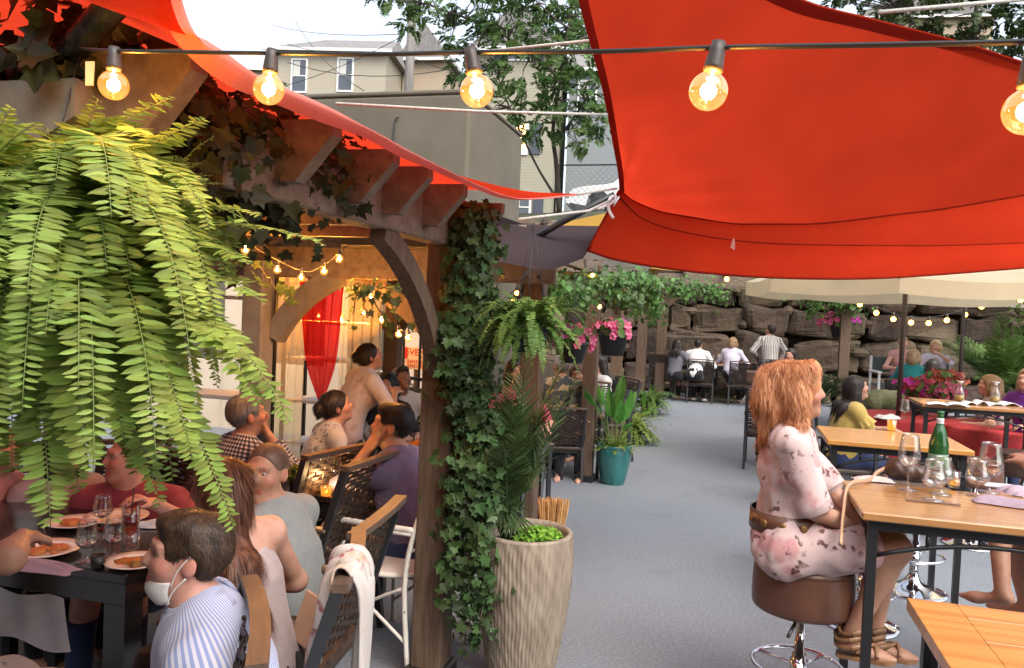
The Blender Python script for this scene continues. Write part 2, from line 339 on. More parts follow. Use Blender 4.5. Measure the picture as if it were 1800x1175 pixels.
def house(name, label, c, w, dpt, h, rot, wallmat, roofh, wins, gable='x', shut=False, lit=False, roofmat='shingle'):
    t = thing(name, label, 'house', c, rot)
    mb = MB(); mb.box((0, 0, h/2), (w, dpt, h)); wl = obj('wall', mb, M_[wallmat], t)
    mb = MB(); o = .35
    if gable == 'hip':
        i = min(dpt/2, w*.3); V = [(-w/2-o, -dpt/2-o, h), (w/2+o, -dpt/2-o, h), (w/2+o, dpt/2+o, h), (-w/2-o, dpt/2+o, h), (-w/2+i, 0, h+roofh), (w/2-.1, 0, h+roofh)]
        mb.add(V, [(0, 1, 5, 4), (2, 3, 4, 5), (3, 0, 4), (1, 2, 5), (0, 3, 2, 1)])
    elif gable == 'x':
        V = [(-w/2-o, -dpt/2-o, h), (w/2+o, -dpt/2-o, h), (w/2+o, dpt/2+o, h), (-w/2-o, dpt/2+o, h), (-w/2-o, 0, h+roofh), (w/2+o, 0, h+roofh)]
        mb.add(V, [(0, 1, 5, 4), (2, 3, 4, 5), (0, 4, 3), (1, 2, 5), (0, 3, 2, 1)])
    else:
        V = [(-w/2-o, -dpt/2-o, h), (-w/2-o, dpt/2+o, h), (w/2+o, dpt/2+o, h), (w/2+o, -dpt/2-o, h), (0, -dpt/2-o, h+roofh), (0, dpt/2+o, h+roofh)]
        mb.add(V, [(0, 4, 5, 1), (3, 2, 5, 4), (0, 3, 4), (1, 5, 2), (0, 1, 2, 3)])
    obj('roof', mb, M_[roofmat], t)
    for s in (-1, 1): mb = MB(); mb.box((0, s*(dpt/2+o+.06), h-.06), (w+2*o+.1, .12, .16)); obj('gutter', mb, M_['trim'], t)
    for (x, z, ww, wh) in wins:
        mb = MB()
        for s in (-1, 1): mb.box((x+s*(ww/2+.04), -dpt/2-.03, z), (.09, .09, wh+.17))
        for s in (-1, 1): mb.box((x, -dpt/2-.03, z+s*(wh/2+.04)), (ww-.01, .09, .09))
        mb.box((x, -dpt/2-.025, z), (ww-.01, .06, .05))
        f = obj('window', mb, M_['trim'], t)
        mb = MB(); mb.box((x, -dpt/2-.01, z), (ww, .03, wh)); obj('pane', mb, M_['litpane'] if lit and x == wins[0][0] and z == wins[0][1] else M_['pane'], f)
        mb = MB(); mb.box((x-ww*.2, -dpt/2-.028, z+wh*.25), (ww*.5, .006, wh*.45)); obj('blind', mb, M_['blind'], f)
        if shut:
            for s in (-1, 1):
                mb = MB(); mb.box((x+s*(ww/2+.42), -dpt/2-.03, z), (.5, .06, wh+.1)); obj('shutter', mb, M_['shutter'], f)
    return t
# cream house: facade px 500..790 x 90..., d 45
hc = P(600, 330, 46); ztop = P(600, 92, 45)[2]; gz = hill(44, 0)
w1 = (705-500)/F*45
cc = P(602, 300, 48.5)
house('cream_house', 'cream sided house with grey hip roof and two sash windows', (cc[0], cc[1], gz), w1+.0, 7, ztop-gz, rad(-4), 'cream', 1.75,
      [(-1.65, P(552, 135, 45)[2]-gz, .78, 1.75), (1.0, P(635, 135, 45)[2]-gz, .78, 1.75), (-1.65, 3.2, .8, 1.7), (1.0, 3.2, .8, 1.7)], 'hip')
cc = P(765, 300, 52)
house('peach_house', 'peach sided gable house right of the utility pole', (cc[0], cc[1], gz), 2.6, 7, P(750, 120, 50)[2]-gz, rad(-10), 'peach', 2.2, [(-.2, P(742, 75, 50)[2]-gz-.6, .6, 1.2)], 'y')
cc = P(915, 300, 40.5); gz2 = hill(38, 0)
house('tan_house', 'tan sided house behind the tree with a lit window and dark shutters', (cc[0], cc[1], gz2), 3.9, 6, P(900, 95, 38)[2]-gz2, rad(-8), 'tan', 2.2,
      [(.1, P(925, 245, 37.5)[2]-gz2, 1.05, 1.35), (.1, 8.5, 1.0, 1.4), (.4, .9, 1.0, 1.2)], 'y', True, True)
cc = P(1075, 300, 42.5)
house('blue_grey_house', 'blue grey sided house partly hidden by the tree and red sail', (cc[0], cc[1], gz2), 4.4, 6, P(1060, 130, 40)[2]-gz2, rad(-8), 'bluegrey', 1.8, [(-1.3, P(1020, 165, 39)[2]-gz2, .8, 1.5)], 'x')
cc = P(1590, 120, 60)
house('brick_house', 'brown gabled house showing between the leaves over the red sail', (cc[0], cc[1], 9), 9, 8, P(1590, 30, 56)[2]-9, rad(-10), 'peach', 2.5, [(-2.0, P(1530, 45, 56)[2]-9-1.5, .9, 1.6)], 'y')
cc = P(430, 160, 70)
house('brown_house', 'low brown house beyond the red canopy and cream house', (cc[0], cc[1], gz), 9, 7, P(430, 125, 67)[2]-gz, rad(0), 'peach', 1.0, [(1.2, P(430, 150, 67)[2]-gz, .9, 1.3)], 'x')
# white tilt stair rail by tan house
# utility pole
up = thing('utility_pole', 'tall grey wooden utility pole beside the cream house', 'pole', (P(711, 300, 36)[0], P(711, 300, 36)[1], hill(34.7, 0)))
zb = hill(34.7, 0); p0 = P(711, 300, 36); mb = MB(); mb.tube([(p0[0], p0[1], zb), (p0[0]+.1, p0[1], zb+14)], [.24, .17], 12); obj('shaft', mb, mk('pole wood', (.16, .15, .14), (.24, .22, .2), 3, .9, .3, 30, stretch=(4, 4, .4)), up, True, True)
mb = MB(); mb.bar((p0[0]-1.1, p0[1]-.25, zb+13), (p0[0]+1.1, p0[1]-.25, zb+13), .1, .12); obj('crossarm', mb, M_['post'], up, world=True)
mb = MB()
for (q0, q1, sag) in [((480, 45, 60), (711, 60, 36), .3), ((505, 150, 42), (711, 62, 36), .2), ((505, 110, 42), (790, 122, 36), .5), ((505, 78, 44), (711, 95, 36), .3), ((640, 160, 30), (520, 40, 45), .4), ((711, 95, 36), (900, 128, 36), .4)]:
    A_, B_ = P(*q0), P(*q1); t_ = np.linspace(0, 1, 10)[:, None]; mb.tube(A_*(1-t_)+B_*t_-ZX*sag*4*t_*(1-t_), .018, 4)
obj('service_wire', mb, M_['cable'], up, world=True)
# fence along the street edge
M_['fence'] = mk('dark fence metal', (.03, .03, .03), None, rough=.5)
ft = thing('chain_link_fence', 'black chain link fence along the street edge above the wall', 'fence', S(26.3, -3, hill(26.3, 0)))
zf = hill(26.3, 0); ztf = P(960, 292, 27)[2]
for k in range(7):
    mb = MB(); q = S(26.3, -6+k*2.4); mb.tube([(q[0], q[1], zf), (q[0], q[1], ztf+.1)], .035, 8); mb.ball((q[0], q[1], ztf+.12), .05, 8); obj('fence_post', mb, M_['fence'], ft, True, True)
mb = MB(); mb.tube([S(26.3, -6, ztf), S(26.3, 8.4, ztf)], .025, 6); mb.tube([S(26.3, -6, zf+.1), S(26.3, 8.4, zf+.1)], .02, 6); obj('rail', mb, M_['fence'], ft, True, True)
mb = MB(); hh = ztf-zf
for k in range(-12, 74):
    for s in (-1, 1):
        x0 = -6+k*.2
        x1 = x0+s*hh
        lo, hi = 0, 1
        if x1 > 8.4: hi = (8.4-x0)/(x1-x0)
        if x1 < -6: hi = (-6-x0)/(x1-x0)
        if x0 < -6 or x0 > 8.4 or hi <= 0.02: continue
        p, q = S(26.3, x0, zf), S(26.3, x0+(x1-x0)*hi, zf+hh*hi); mb.tube([p, q], .004, 3, False)
obj('mesh_panel', mb, M_['fence'], ft, world=True)
# white pickup parked nose left
def truck():
    zg = hill(29.5, 0)+.03; c = P(1000, 340, 27.8)
    t = thing('parked_car', 'white pickup truck parked on the street behind the fence', 'car', (c[0], c[1], zg), rad(-12))
    wm = mk('white car paint', (.78, .80, .80), rough=.25, coat=.6)
    mb = MB(); n = 12  # body profile extruded across width, x from 0 nose to 5.2
    prof = [(0, .55), (.02, .85), (.12, 1.02), (.5, 1.12), (1.3, 1.2), (1.45, 1.24), (5.2, 1.2), (5.25, .55), (4.7, .45), (4.62, .8), (4.4, .98), (4.1, .98), (3.85, .8), (3.8, .45), (1.5, .42), (1.42, .78), (1.2, .96), (.9, .96), (.68, .78), (.6, .45)]
    mb.prism(prof, (0, 0, 0), (1, 0, 0), (0, 0, 1), (0, 1, 0), 1.85); obj('body', mb, wm, t)
    mb = MB(); mb.prism([(1.5, 1.245), (2.1, 1.78), (3.3, 1.8), (3.5, 1.245)], (0, .12, 0), (1, 0, 0), (0, 0, 1), (0, 1, 0), 1.6); obj('cab', mb, wm, t)
    mb = MB(); mb.prism([(1.72, 1.3), (2.15, 1.7), (3.2, 1.72), (3.3, 1.3)], (0, .10, 0), (1, 0, 0), (0, 0, 1), (0, 1, 0), 1.64); obj('side_window', mb, M_['pane'], t)
    for sx in (.15, 1.35):
        mb = MB(); mb.box((.03, .1+sx, .88), (.08, .32, .16), None, .03); obj('headlight', mb, mk('lamp', (.6, .6, .58), rough=.15), t)
    mb = MB(); mb.box((.0, .925, .9), (.06, .9, .2), None, .02); obj('grille', mb, M_['black'], t)
    mb = MB(); mb.box((-.04, .925, .58), (.16, 1.9, .2), None, .04); obj('bumper', mb, wm, t)
    for x in (1.05, 4.25):
        for y in (.14, 1.71):
            mb = MB(); mb.lathe([(0, -.11), (.3, -.11), (.37, -.08), (.37, .08), (.3, .11), (0, .11)], (x, y, .37), 20, rotx(rad(90))); w = obj('wheel', mb, mk('tyre', (.02, .02, .02), rough=.9), t, True)
            mb = MB(); mb.lathe([(0, -.12), (.2, -.118), (.2, .118), (0, .12)], (x, y, .37), 16, rotx(rad(90))); obj('rim', mb, M_['chrome'], w, True)
truck()
# ================================================================ PERGOLAS, SAILS, ROPES, LAMPS
def beam(t, name, p0, p1, w, h, mat='beam', up=(0, 0, 1), ext=0, bev=.006):
    mb = MB(); mb.bar(p0, p1, w, h, up, bev, ext); return obj(name, mb, M_[mat], t, world=True)
def post(t, p, z, w=.15, mat='post', base=True):
    mb = MB(); mb.box((p[0], p[1], z/2+.03), (w, w, z-.06), rotz(-PSI), .008); o = obj('post', mb, M_[mat], t, world=True)
    if base: mb = MB(); mb.box((p[0], p[1], .035), (w+.05, w+.05, .07), rotz(-PSI), .01); obj('post_base', mb, M_['black'], o, world=True)
    return o
def brace(t, p0, p1, bow, w=.09, h=.12, mat='post', up=None):
    """curved knee brace from p0 on the post up to p1 on the beam, bowed along bow"""
    p0, p1, bow = np.asarray(p0, float), np.asarray(p1, float), np.asarray(bow, float); d = p1-p0; side = nrm(np.cross(d, bow)); n = 10; mb = MB(); V = []
    for i in range(n+1):
        k = i/n; c = p0+d*k+bow*4*k*(1-k); tg = nrm(d+bow*4*(1-2*k)); o = np.cross(side, tg)
        V += [c+side*w/2+o*h/2, c-side*w/2+o*h/2, c-side*w/2-o*h/2, c+side*w/2-o*h/2]
    f = [(i*4+j, i*4+(j+1) % 4, (i+1)*4+(j+1) % 4, (i+1)*4+j) for i in range(n) for j in range(4)]+[(0, 1, 2, 3), (n*4+3, n*4+2, n*4+1, n*4)]
    mb.add(V, f); return obj('brace', mb, M_[mat], t, world=True)
def rafter(t, a, b0, b1, zt, h=.15, w=.06, cut=.09, mat='beam'):
    """tail end at b0 cut on a slant, running to b1, top at zt"""
    mb = MB(); s = 1 if b1 > b0 else -1
    mb.prism([(0, 0), (0, -h*.25), (s*cut, -h), (s*(abs(b1-b0)), -h), (s*abs(b1-b0), 0)], S(a, b0, zt)-AX*w/2, BX, ZX, AX, w); return obj('rafter', mb, M_[mat], t, world=True)
# ---- pergola beside the camera (left)
BL = -1.30
t = thing('pergola', 'brown timber pergola wrapped in ivy, roofed by the red sail', 'pergola', S(3.5, BL))
post(t, S(3.50, BL), 2.1); post(t, S(4.75, -1.75), 2.0); post(t, S(4.55, -2.98), 2.0, .15, 'beamgrey'); P7 = P(691, 600, 7.5); p7a, p7b = P7@AX, P7@BX; post(t, S(p7a, p7b), 2.0, .14); post(t, S(1.8, -3.0), 2.0)
beam(t, 'beam', S(1.75, BL, 2.145), S(3.68, BL, 2.145), .09, .23)
beam(t, 'beam', S(.3, -3.0, 2.145), S(5.6, -3.0, 2.145), .09, .2)
beam(t, 'beam', S(4.66, -4.6, 2.0), S(4.66, -1.62, 2.0), .10, .2)
beam(t, 'beam', S(p7a, p7b-2.2, 2.02), S(p7a, p7b+.8, 2.02), .09, .17)
brace(t, S(3.43, BL+.0, 1.45), S(2.75, BL+.0, 2.03), AX*.07+ZX*.06, .065, .085)
brace(t, S(4.68, -1.78, 1.55), S(4.68, -2.28, 1.92), BX*.03, .08, .12); brace(t, S(4.62, -2.90, 1.5), S(4.66, -2.45, 1.92), -BX*.03+ZX*.05, .09, .13, 'beamgrey'); brace(t, S(p7a-.02, p7b+.07, 1.55), S(p7a-.02, p7b+.45, 1.94), BX*.02, .07, .1); brace(t, S(p7a-.02, p7b-.07, 1.55), S(p7a-.02, p7b-.45, 1.94), -BX*.02, .07, .1)
for a in (1.41, 2.0, 2.40, 2.70, 3.09, 3.64): rafter(t, a, -1.08, -3.6, 2.25, .17, .055, .11)
# two grey rafter tails close to the camera
for (x, y, d, hh, mt) in ((131, 137, 1.62, .125, 'beamgrey'), (238, 182, 1.95, .15, 'beam')):
    q = P(x, y, d); mb = MB(); w = .085
    mb.prism([(0, 0), (0, -hh*.62), (-.09, -hh), (-1.4, -hh), (-1.4, 0)], q, BX, ZX, AX, w); obj('rafter_tail', mb, M_[mt], t, world=True)
# ---- second pergola
t2 = thing('pergola', 'brown timber pergola with bolted beams behind the tall beige planter', 'pergola', S(5.7, -1.42))
post(t2, S(5.72, -1.42), 2.3); post(t2, S(8.2, -1.41), 2.25, .14); post(t2, S(10.4, -1.45), 2.25, .14); post(t2, S(8.4, -4.2), 2.2); post(t2, S(10.6, -4.2), 2.2)
bb = beam(t2, 'beam', S(5.62, -2.1, 2.06), S(5.62, -1.25, 2.06), .05, .23)
mb = MB()
for z in (2.0, 2.12):
    for b in (-1.47, -1.37): mb = MB(); mb.ball(S(5.59, b, z), .014, 8); obj('bolt', mb, M_['black'], bb, world=True)
beam(t2, 'beam', S(5.2, -1.42, 2.24), S(10.8, -1.42, 2.24), .08, .17)
beam(t2, 'beam', S(5.2, -4.2, 2.24), S(10.8, -4.2, 2.24), .08, .17)
for a in (6.3, 7.4, 8.5, 9.6, 10.7): rafter(t2, a, -.95, -4.5, 2.40, .15, .06, .10, 'beamgrey')
brace(t2, S(8.2, -1.41, 1.75), S(8.75, -1.41, 2.14), -AX*.03+ZX*.03, .07, .1); brace(t2, S(10.4, -1.45, 1.75), S(9.9, -1.45, 2.14), AX*.03, .07, .1)
q_ = P(946, 446, 5.0); rafter(t2, q_@AX, q_@BX, q_@BX-1.2, q_[2], .17, .07, .11, 'beamgrey')
# ---- far pergola along the boulder wall
t3 = thing('pergola', 'low timber pergola draped with leafy garlands in front of the boulder wall', 'pergola', S(17, -1.75))
for b, a in ((-1.85, 17.0), (-1.45, 17.1), (2.25, 17.9), (5.75, 18.1)): post(t3, S(a, b), 2.5, .2)
beam(t3, 'beam', S(16.9, -3, 2.53), S(16.9, 2.35, 2.53), .1, .24); beam(t3, 'beam', S(17.8, 2.15, 2.60), S(17.8, 7.5, 2.60), .1, .22); beam(t3, 'beam', S(18.5, -3, 2.53), S(18.5, 7.5, 2.53), .1, .2)
for k in range(13):
    b = -2.6+k*.8; rafter(t3, 0, 0, 1, 2.7) if False else beam(t3, 'rafter', S(16.5 if b < 2.2 else 17.4, b, 2.70), S(18.8, b, 2.70), .06, .13)
brace(t3, S(17.8, 2.15, 2.0), S(17.8, 1.45, 2.45), BX*.05, .09, .12); brace(t3, S(17, -1.36, 2.0), S(16.95, -.75, 2.42), -BX*.05, .09, .12); brace(t3, S(18, 2.33, 2.0), S(17.85, 2.95, 2.45), -BX*.04, .09, .12)
# ---------------------------------------------------------------- sails
def cloth(name, c, tr=.45, c2=None):
    m, t_, N, L = _nodes(name); v = _vec(N, L); cs = _mixc(N, L, _ramp(N, L, _noise(N, L, v, 2.2, 5), [(.35, 0.), (.7, 1.)]), c, c2 or tuple(x*.86 for x in c))
    cs = _mixc(N, L, _ramp(N, L, _noise(N, L, _vec(N, L, (1, 1, 3)), 160, 2), [(.4, 0.), (.6, .25)]), cs, tuple(x*.6 for x in c))
    d = N('ShaderNodeBsdfDiffuse'); r = N('ShaderNodeBsdfTranslucent'); mx = N('ShaderNodeMixShader'); mx.inputs[0].default_value = tr; o = N('ShaderNodeOutputMaterial')
    bp = N('ShaderNodeBump'); bp.inputs['Strength'].default_value = .15; bp.inputs['Distance'].default_value = .01; L(_noise(N, L, v, 14, 4), bp.inputs['Height']); L(bp.outputs[0], d.inputs['Normal'])
    L(cs, d.inputs[0]); L(cs, r.inputs[0]); L(d.outputs[0], mx.inputs[1]); L(r.outputs[0], mx.inputs[2]); L(mx.outputs[0], o.inputs[0]); return m
M_['red'] = cloth('red canvas', (.64, .046, .016), .57); M_['redseam'] = cloth('red hem', (.25, .018, .010), .25); M_['purple'] = cloth('purple canvas', (.062, .046, .050), .3); M_['yellow'] = cloth('yellow canvas', (.62, .36, .085), .55); M_['ecru'] = cloth('ecru canvas', (.80, .70, .50), .6); M_['redlit'] = cloth('red canvas with painted skylight', (.78, .27, .23), .4)  # hanging edge gets a paler red with skylight put into the colour
def coons(top, bot, nu, nv, sag=0, bulge=None):
    t_, b_ = spline(top, nu), spline(bot, nu); out = []
    for j in range(nv):
        v = j/(nv-1); row = t_*(1-v)+b_*v
        u = np.linspace(0, 1, nu)[:, None]; row = row - ZX*sag*16*u*(1-u)*v*(1-v); out.append(row)
    return np.array(out)
# big red sail overhead
sail = thing('shade_sail', 'large bright red shade sail overhead in front of the string light bulbs', 'shade sail', P(1088, 342, 5.2))
top = [P(1003, -70, 2.3), P(1130, -90, 2.7), P(1300, -60, 3.3), P(1420, 2, 3.8), P(1540, 34, 4.2), P(1700, 76, 4.7), P(1800, 108, 5.1), P(1960, 150, 5.6)]
seam = [P(1089, 336, 5.2), P(1130, 362, 5.3), P(1200, 382, 5.4), P(1300, 393, 5.5), P(1400, 394, 5.6), P(1550, 381, 5.75), P(1700, 359, 5.9), P(1960, 318, 6.1)]
nu, nv = 60, 34; g = coons(top, seam, nu, nv); 
le = spline([P(1003, -70, 2.3), P(1024, 25, 2.7), P(1060, 160, 3.45), P(1078, 255, 4.3), P(1086, 300, 4.8), P(1089, 336, 5.2)], nv)   # curved hem
for j in range(nv):
    d = le[j]-g[j, 0]
    for i in range(nu): k = max(0, 1-i/22); g[j, i] += d*k*k
for j in range(nv):
    for i in range(nu): u = i/(nu-1); v = j/(nv-1); cu_ = math.exp(-((u*1.6)**2+((1-v)*1.3)**2)*3); th_ = math.atan2(1-v+.02, u+.02); g[j, i] += ZX*(.010*math.sin(u*14+v*9)*math.sin(v*math.pi)+.005*math.sin(30*u-14*v)*v+.016*cu_*math.sin(th_*22)*min(1, (u+1-v)*5)+.008*math.sin(40*v+6*u)*math.exp(-u*7))
mb = MB(); mb.grid(g); so = obj('canopy', mb, M_['red'], sail, True, True)
crease = [P(1089, 348, 5.2), P(1130, 385, 5.25), P(1200, 408, 5.35), P(1300, 424, 5.45), P(1400, 430, 5.55), P(1550, 432, 5.7), P(1700, 431, 5.85), P(1960, 420, 6.05)]
low = [P(1034, 441, 5.0), P(1085, 457, 5.05), P(1180, 473, 5.15), P(1300, 485, 5.3), P(1420, 490, 5.4), P(1550, 489, 5.55), P(1700, 479, 5.7), P(1960, 458, 5.9)]
f1 = coons([p-ZX*.004 for p in seam], crease, nu, 6); f2_ = coons(crease, low, nu, 8)
f1 += (g[-1]-f1[0])[None]*np.linspace(1, 0, 6)[:, None, None]
for j in range(6):
    for i in range(nu): f1[j, i] += AX*-.03*math.sin(math.pi*j/5)
for j in range(8):
    for i in range(nu): f2_[j, i] += (AX*-.05+ZX*.005*math.sin(i*.9))*math.sin(math.pi*j/7)
mb = MB(); mb.grid(f1); mb.grid(f2_); obj('flap', mb, M_['red'], sail, True, True)
mb = MB(); mb.tube(g[-1]-ZX*.004-AX*.006, .006, 5); mb.tube(spline([p-AX*.006 for p in crease], 60), .0035, 5); obj('seam', mb, M_['redseam'], sail, True, True)
def hem(pts, w, inward, name='hem'):
    pts = np.asarray(pts); mb = MB(); iw = np.asarray(inward); mb.grid([pts+ZX*-.008, pts+iw*w*.5-ZX*.008, pts+iw*w-ZX*.010]); obj(name, mb, M_['redseam'], sail, True, True)
hem(le, .035, BX*.95+ZX*-.1); te = spline(top[2:], 40); hem(te, .075, -BX*.75+AX*.05-ZX*.55)
mb = MB(); mb.tube(spline(low, 60), .008, 5); mb.tube([le[-1], low[0]], .012, 5); obj('edge_cord', mb, M_['redseam'], sail, True, True)
# small pale patch on the flap
q = P(1288, 432, 5.36); mb = MB(); mb.poly([q+ZX*.05, q+BX*.012+ZX*.045, q+BX*.016-ZX*.02, q-BX*.004-ZX*.055, q-BX*.018-ZX*.02]); obj('patch', mb, mk('patch', (.55, .25, .22)), sail, world=True)
# red sail over the pergola
sl = thing('shade_sail', 'red shade sail lying over the ivy pergola with a wavy hanging edge', 'shade sail', S(2.5, -1.0, 2.4))
ub = [PB(270, -150, -1.0), PB(300, 0, -1.0), PB(326, 60, -.98), PB(365, 72, -.97), PB(440, 128, -.96), PB(560, 180, -.96), PB(640, 226, -.96), PB(700, 258, -.97), PB(760, 290, -.98), PB(830, 325, -1.0), PB(880, 343, -.98), PB(930, 349, -.92), PA(1016, 341, 4.15)]
lb = [PB(255, -120, -1.03), PB(285, 20, -1.03), PB(325, 92, -1.0), PB(400, 150, -.97), PB(475, 180, -.97), PB(560, 214, -.97), PB(646, 245, -.97), PB(700, 275, -.98), PB(760, 300, -.99), PB(830, 330, -1.0), PB(880, 348, -.98), PB(930, 352, -.92), PA(1016, 344, 4.15)]
U_, L_ = spline(ub, 70), spline(lb, 70); rows = []
for v in np.linspace(0, 1, 6): rows.append(U_*(1-v)+L_*v+BX*.035*math.sin(v*math.pi))
mb = MB(); mb.grid(rows); obj('hanging_edge', mb, M_['redlit'], sl, True, True)
rows = []
for v in np.linspace(0, 1, 18):
    r_ = U_.copy(); r_ = r_-BX*v*2.7; zz = np.maximum(U_[:, 2], 2.36)*(1-v)**2+(1-(1-v)**2)*2.47; k = min(1, v*6); r_[:, 2] = U_[:, 2]*(1-k)+zz*k+.012*np.sin(np.arange(70)*.7+v*5)*k; 
    tip = np.clip((np.arange(70)-60)/9, 0, 1); r_ = r_*(1-tip[:, None])+(U_-BX*.02*v)*tip[:, None]; rows.append(r_)
mb = MB(); mb.grid(rows); obj('canopy', mb, M_['red'], sl, True, True)
# purple sail
ps_ = thing('shade_sail', 'dark purple shade sail behind the black pole and under the yellow sail', 'shade sail', S(5.2, -1.3, 2.4))
mb = MB(); A1 = [P(872, 394, 5.3), P(960, 396, 5.5), P(1062, 398, 5.7)]; A2 = [P(875, 460, 4.6), P(960, 474, 4.75), P(1025, 455, 4.85)]
mb.grid(coons(A1, A2, 24, 8, .0)); obj('canopy', mb, M_['purple'], ps_, True, True)
ps2 = thing('shade_sail', 'dark purple canopy lining the pergola roof above the amber lit beam', 'shade sail', S(4.6, -3, 2.3))
mb = MB(); mb.grid(coons([S(3.95, -4.6, 2.33), S(3.95, -1.5, 2.33)], [S(7.4, -4.6, 2.42), S(7.4, -1.5, 2.42)], 16, 10, .05)); obj('canopy', mb, M_['purple'], ps2, True, True)
# yellow sail farther back
ys = thing('shade_sail', 'yellow orange shade sail seen behind the corner of the big red sail', 'shade sail', P(1000, 400, 11))
mb = MB(); mb.grid(coons([P(930, 402, 13), P(1000, 389, 13), P(1100, 372, 13), P(1260, 380, 13)], [P(930, 470, 9.5), P(1060, 462, 10), P(1160, 474, 10.4), P(1260, 482, 10.8)], 24, 10, .12)); obj('canopy', mb, M_['yellow'], ys, True, True)
# ropes and black poles
def rope(name, label, pts, r=.006, mat='rope', cat='rope', sag=0):
    p = np.array(pts); 
    if sag: u = np.linspace(0, 1, 14)[:, None]; p = p[0]*(1-u)+p[-1]*u-ZX*sag*4*u*(1-u)
    o = obj(name, MB().tube(p, r, 6), M_[mat], None, True); return tag(o, label, cat)
rope('rope', 'long pale rope from the red pergola sail across to the big red sail', [P(590, 182, 3.2), P(840, 196, 3.4), P(1068, 202, 3.5)], .006)
rope('rope', 'short pale rope tying the pointed sail tip to the pole', [P(1016, 342, 4.1), P(1083, 332, 5.0)], .007)
rope('rope', 'pale rope slanting down from the black pole to the rafters', [P(912, 386, 4.5), P(1035, 371, 4.75), P(1075, 352, 5.0)], .009)
rope('rope', 'pale rope strung above the top bulb to the red sail edge', [P(842, 92, 3.2), P(1036, 72, 3.0)], .006)
rope('rope', 'white rope running over the top edge of the big red sail', [P(1545, 22, 4.3), P(1790, 0, 4.6), P(1900, -12, 4.7)], .012)
o = obj('rope', MB().tube(spline([P(1050, 368, 4.98), P(1078, 355, 5.0), P(1082, 345, 5.05), P(1072, 350, 5.0), P(1070, 368, 4.98), P(1078, 384, 4.98)], 30), .010, 6), mk('white rope', (.8, .8, .8)), None, True); tag(o, 'white rope knotted round the upper end of the black pole', 'rope')
o = obj('steel_pole', MB().tube([P(1080, 343, 5.05), P(985, 392, 5.2), P(895, 446, 5.4)], .022, 10), M_['gunmetal'], None, True); tag(o, 'slanted black steel pole tied to the corner of the big red sail', 'pole')
o = obj('steel_pole', MB().tube([P(70, 130, 1.75), P(140, 75, 1.66), P(262, -62, 1.5)], .030, 14), mk('taped black pole', (.012, .012, .016), (.03, .03, .035), 20, rough=.25, bump=.4, bscale=60), None, True); tag(o, 'thick glossy black pole slanting past the grey rafter tail and ivy', 'pole')
# ---------------------------------------------------------------- lamps
M_['bulbglass'] = thin_glass('amber bulb glass', (1.0, .80, .48), 1.0, ((1, .42, .08), .22)); M_['fil'] = emit('glowing filament', (1, .62, .22), 60); M_['fil2'] = emit('small lamp glow', (1, .42, .06), 7)
M_['socket'] = mk('brown socket', (.045, .036, .032), rough=.5)
def lamp(t, p, r, watts, axis=(0, 0, 1), detail=True):
    """socket > glass bulb, filament; hangs below p along -axis"""
    x, y, z = frame(axis); R = np.stack([x, y, z], 1); p = np.asarray(p, float)
    mb = MB(); mb.lathe([(0, .35*r), (.36*r, .3*r), (.42*r, -.2*r), (.5*r, -1.0*r), (.52*r, -1.25*r), (0, -1.26*r)], p, 12, R); s = obj('socket', mb, M_['socket'], t, True, True)
    c = p-z*(1.2*r+1.12*r)
    if detail:
        mb = MB(); mb.lathe([(.42*r, 1.2*r), (.45*r, .95*r)]+[(r*math.sin(a), r*math.cos(a)) for a in np.linspace(.52, math.pi, 14)], c, 24, R); obj('bulb', mb, M_['bulbglass'], s, True, True)
        mb = MB(); mb.ball(c+z*.05*r, (.30*r, .30*r, .36*r), 10, R); mb.tube([c+z*.4*r, c+z*1.1*r], .07*r, 5); obj('filament', mb, M_['fil'], s, True, True)
    else:
        mb = MB(); mb.ball(c, r, 10); obj('bulb', mb, M_['fil2'], s, True, True)
    if watts:
        l = bpy.data.lights.new('bulb_light', 'POINT'); l.energy = watts; l.color = (1, .47, .11); l.shadow_soft_size = r*.5; lo = bpy.data.objects.new('bulb_light', l); COL.objects.link(lo); lo.location = [float(v) for v in c]
    return s
def string_light(label, pts, bulbs, r, watts, cr=.004, detail=True, group=None):
    t = thing('string_light', label, 'string light', pts[0], 0, group)
    mb = MB(); mb.tube(spline(pts, max(12, len(pts)*5)), cr, 6); obj('cable', mb, M_['cable'], t, True, True)
    for b in bulbs: lamp(t, b[0], r, watts, b[1] if len(b) > 1 else (0, 0, 1), detail)
    return t
cp = [P(140, 86, 1.60), P(205, 90, 1.35), P(330, 92, 1.31), P(480, 94, 1.28), P(650, 96, 1.22), P(832, 92, 1.18), P(1050, 91, 1.09), P(1262, 84, 1.02), P(1500, 80, .95), P(1800, 74, .86), P(1980, 64, .82), P(2600, 20, .9), P(4200, -120, 1.1)]
bl = []
for (x, y, d, r_, dx, dy) in ((201, 91, 1.35, .0, -.02, 1), (478, 95, 1.28, 0, -.09, 1), (828, 93, 1.18, 0, .15, 1), (1262, 84, 1.02, 0, -.22, 1), (1815, 104, .86, 0, -.1, 1)):
    axv = -(_cx*dx-_cy*dy); bl.append((P(x, y, d), nrm(axv)))
sl1 = string_light('black string of large clear globe bulbs crossing in front of the red sails', cp, bl,   .0247, 2.2, .0035)
mb = MB(); q = P(150, 108, 1.5); mb.prism([(0, 0), (.016, 0), (.015, -.045), (.001, -.045)], q, _cx, ZX, _fw, .004); obj('tape', mb, mk('tape', (.75, .7, .45), trans=.4), sl1, world=True)
bs = [(530, 482, 4.4), (570, 471, 4.35), (597, 449, 4.3), (432, 432, 4.0), (488, 468, 4.3), (365, 372, 3.2)]
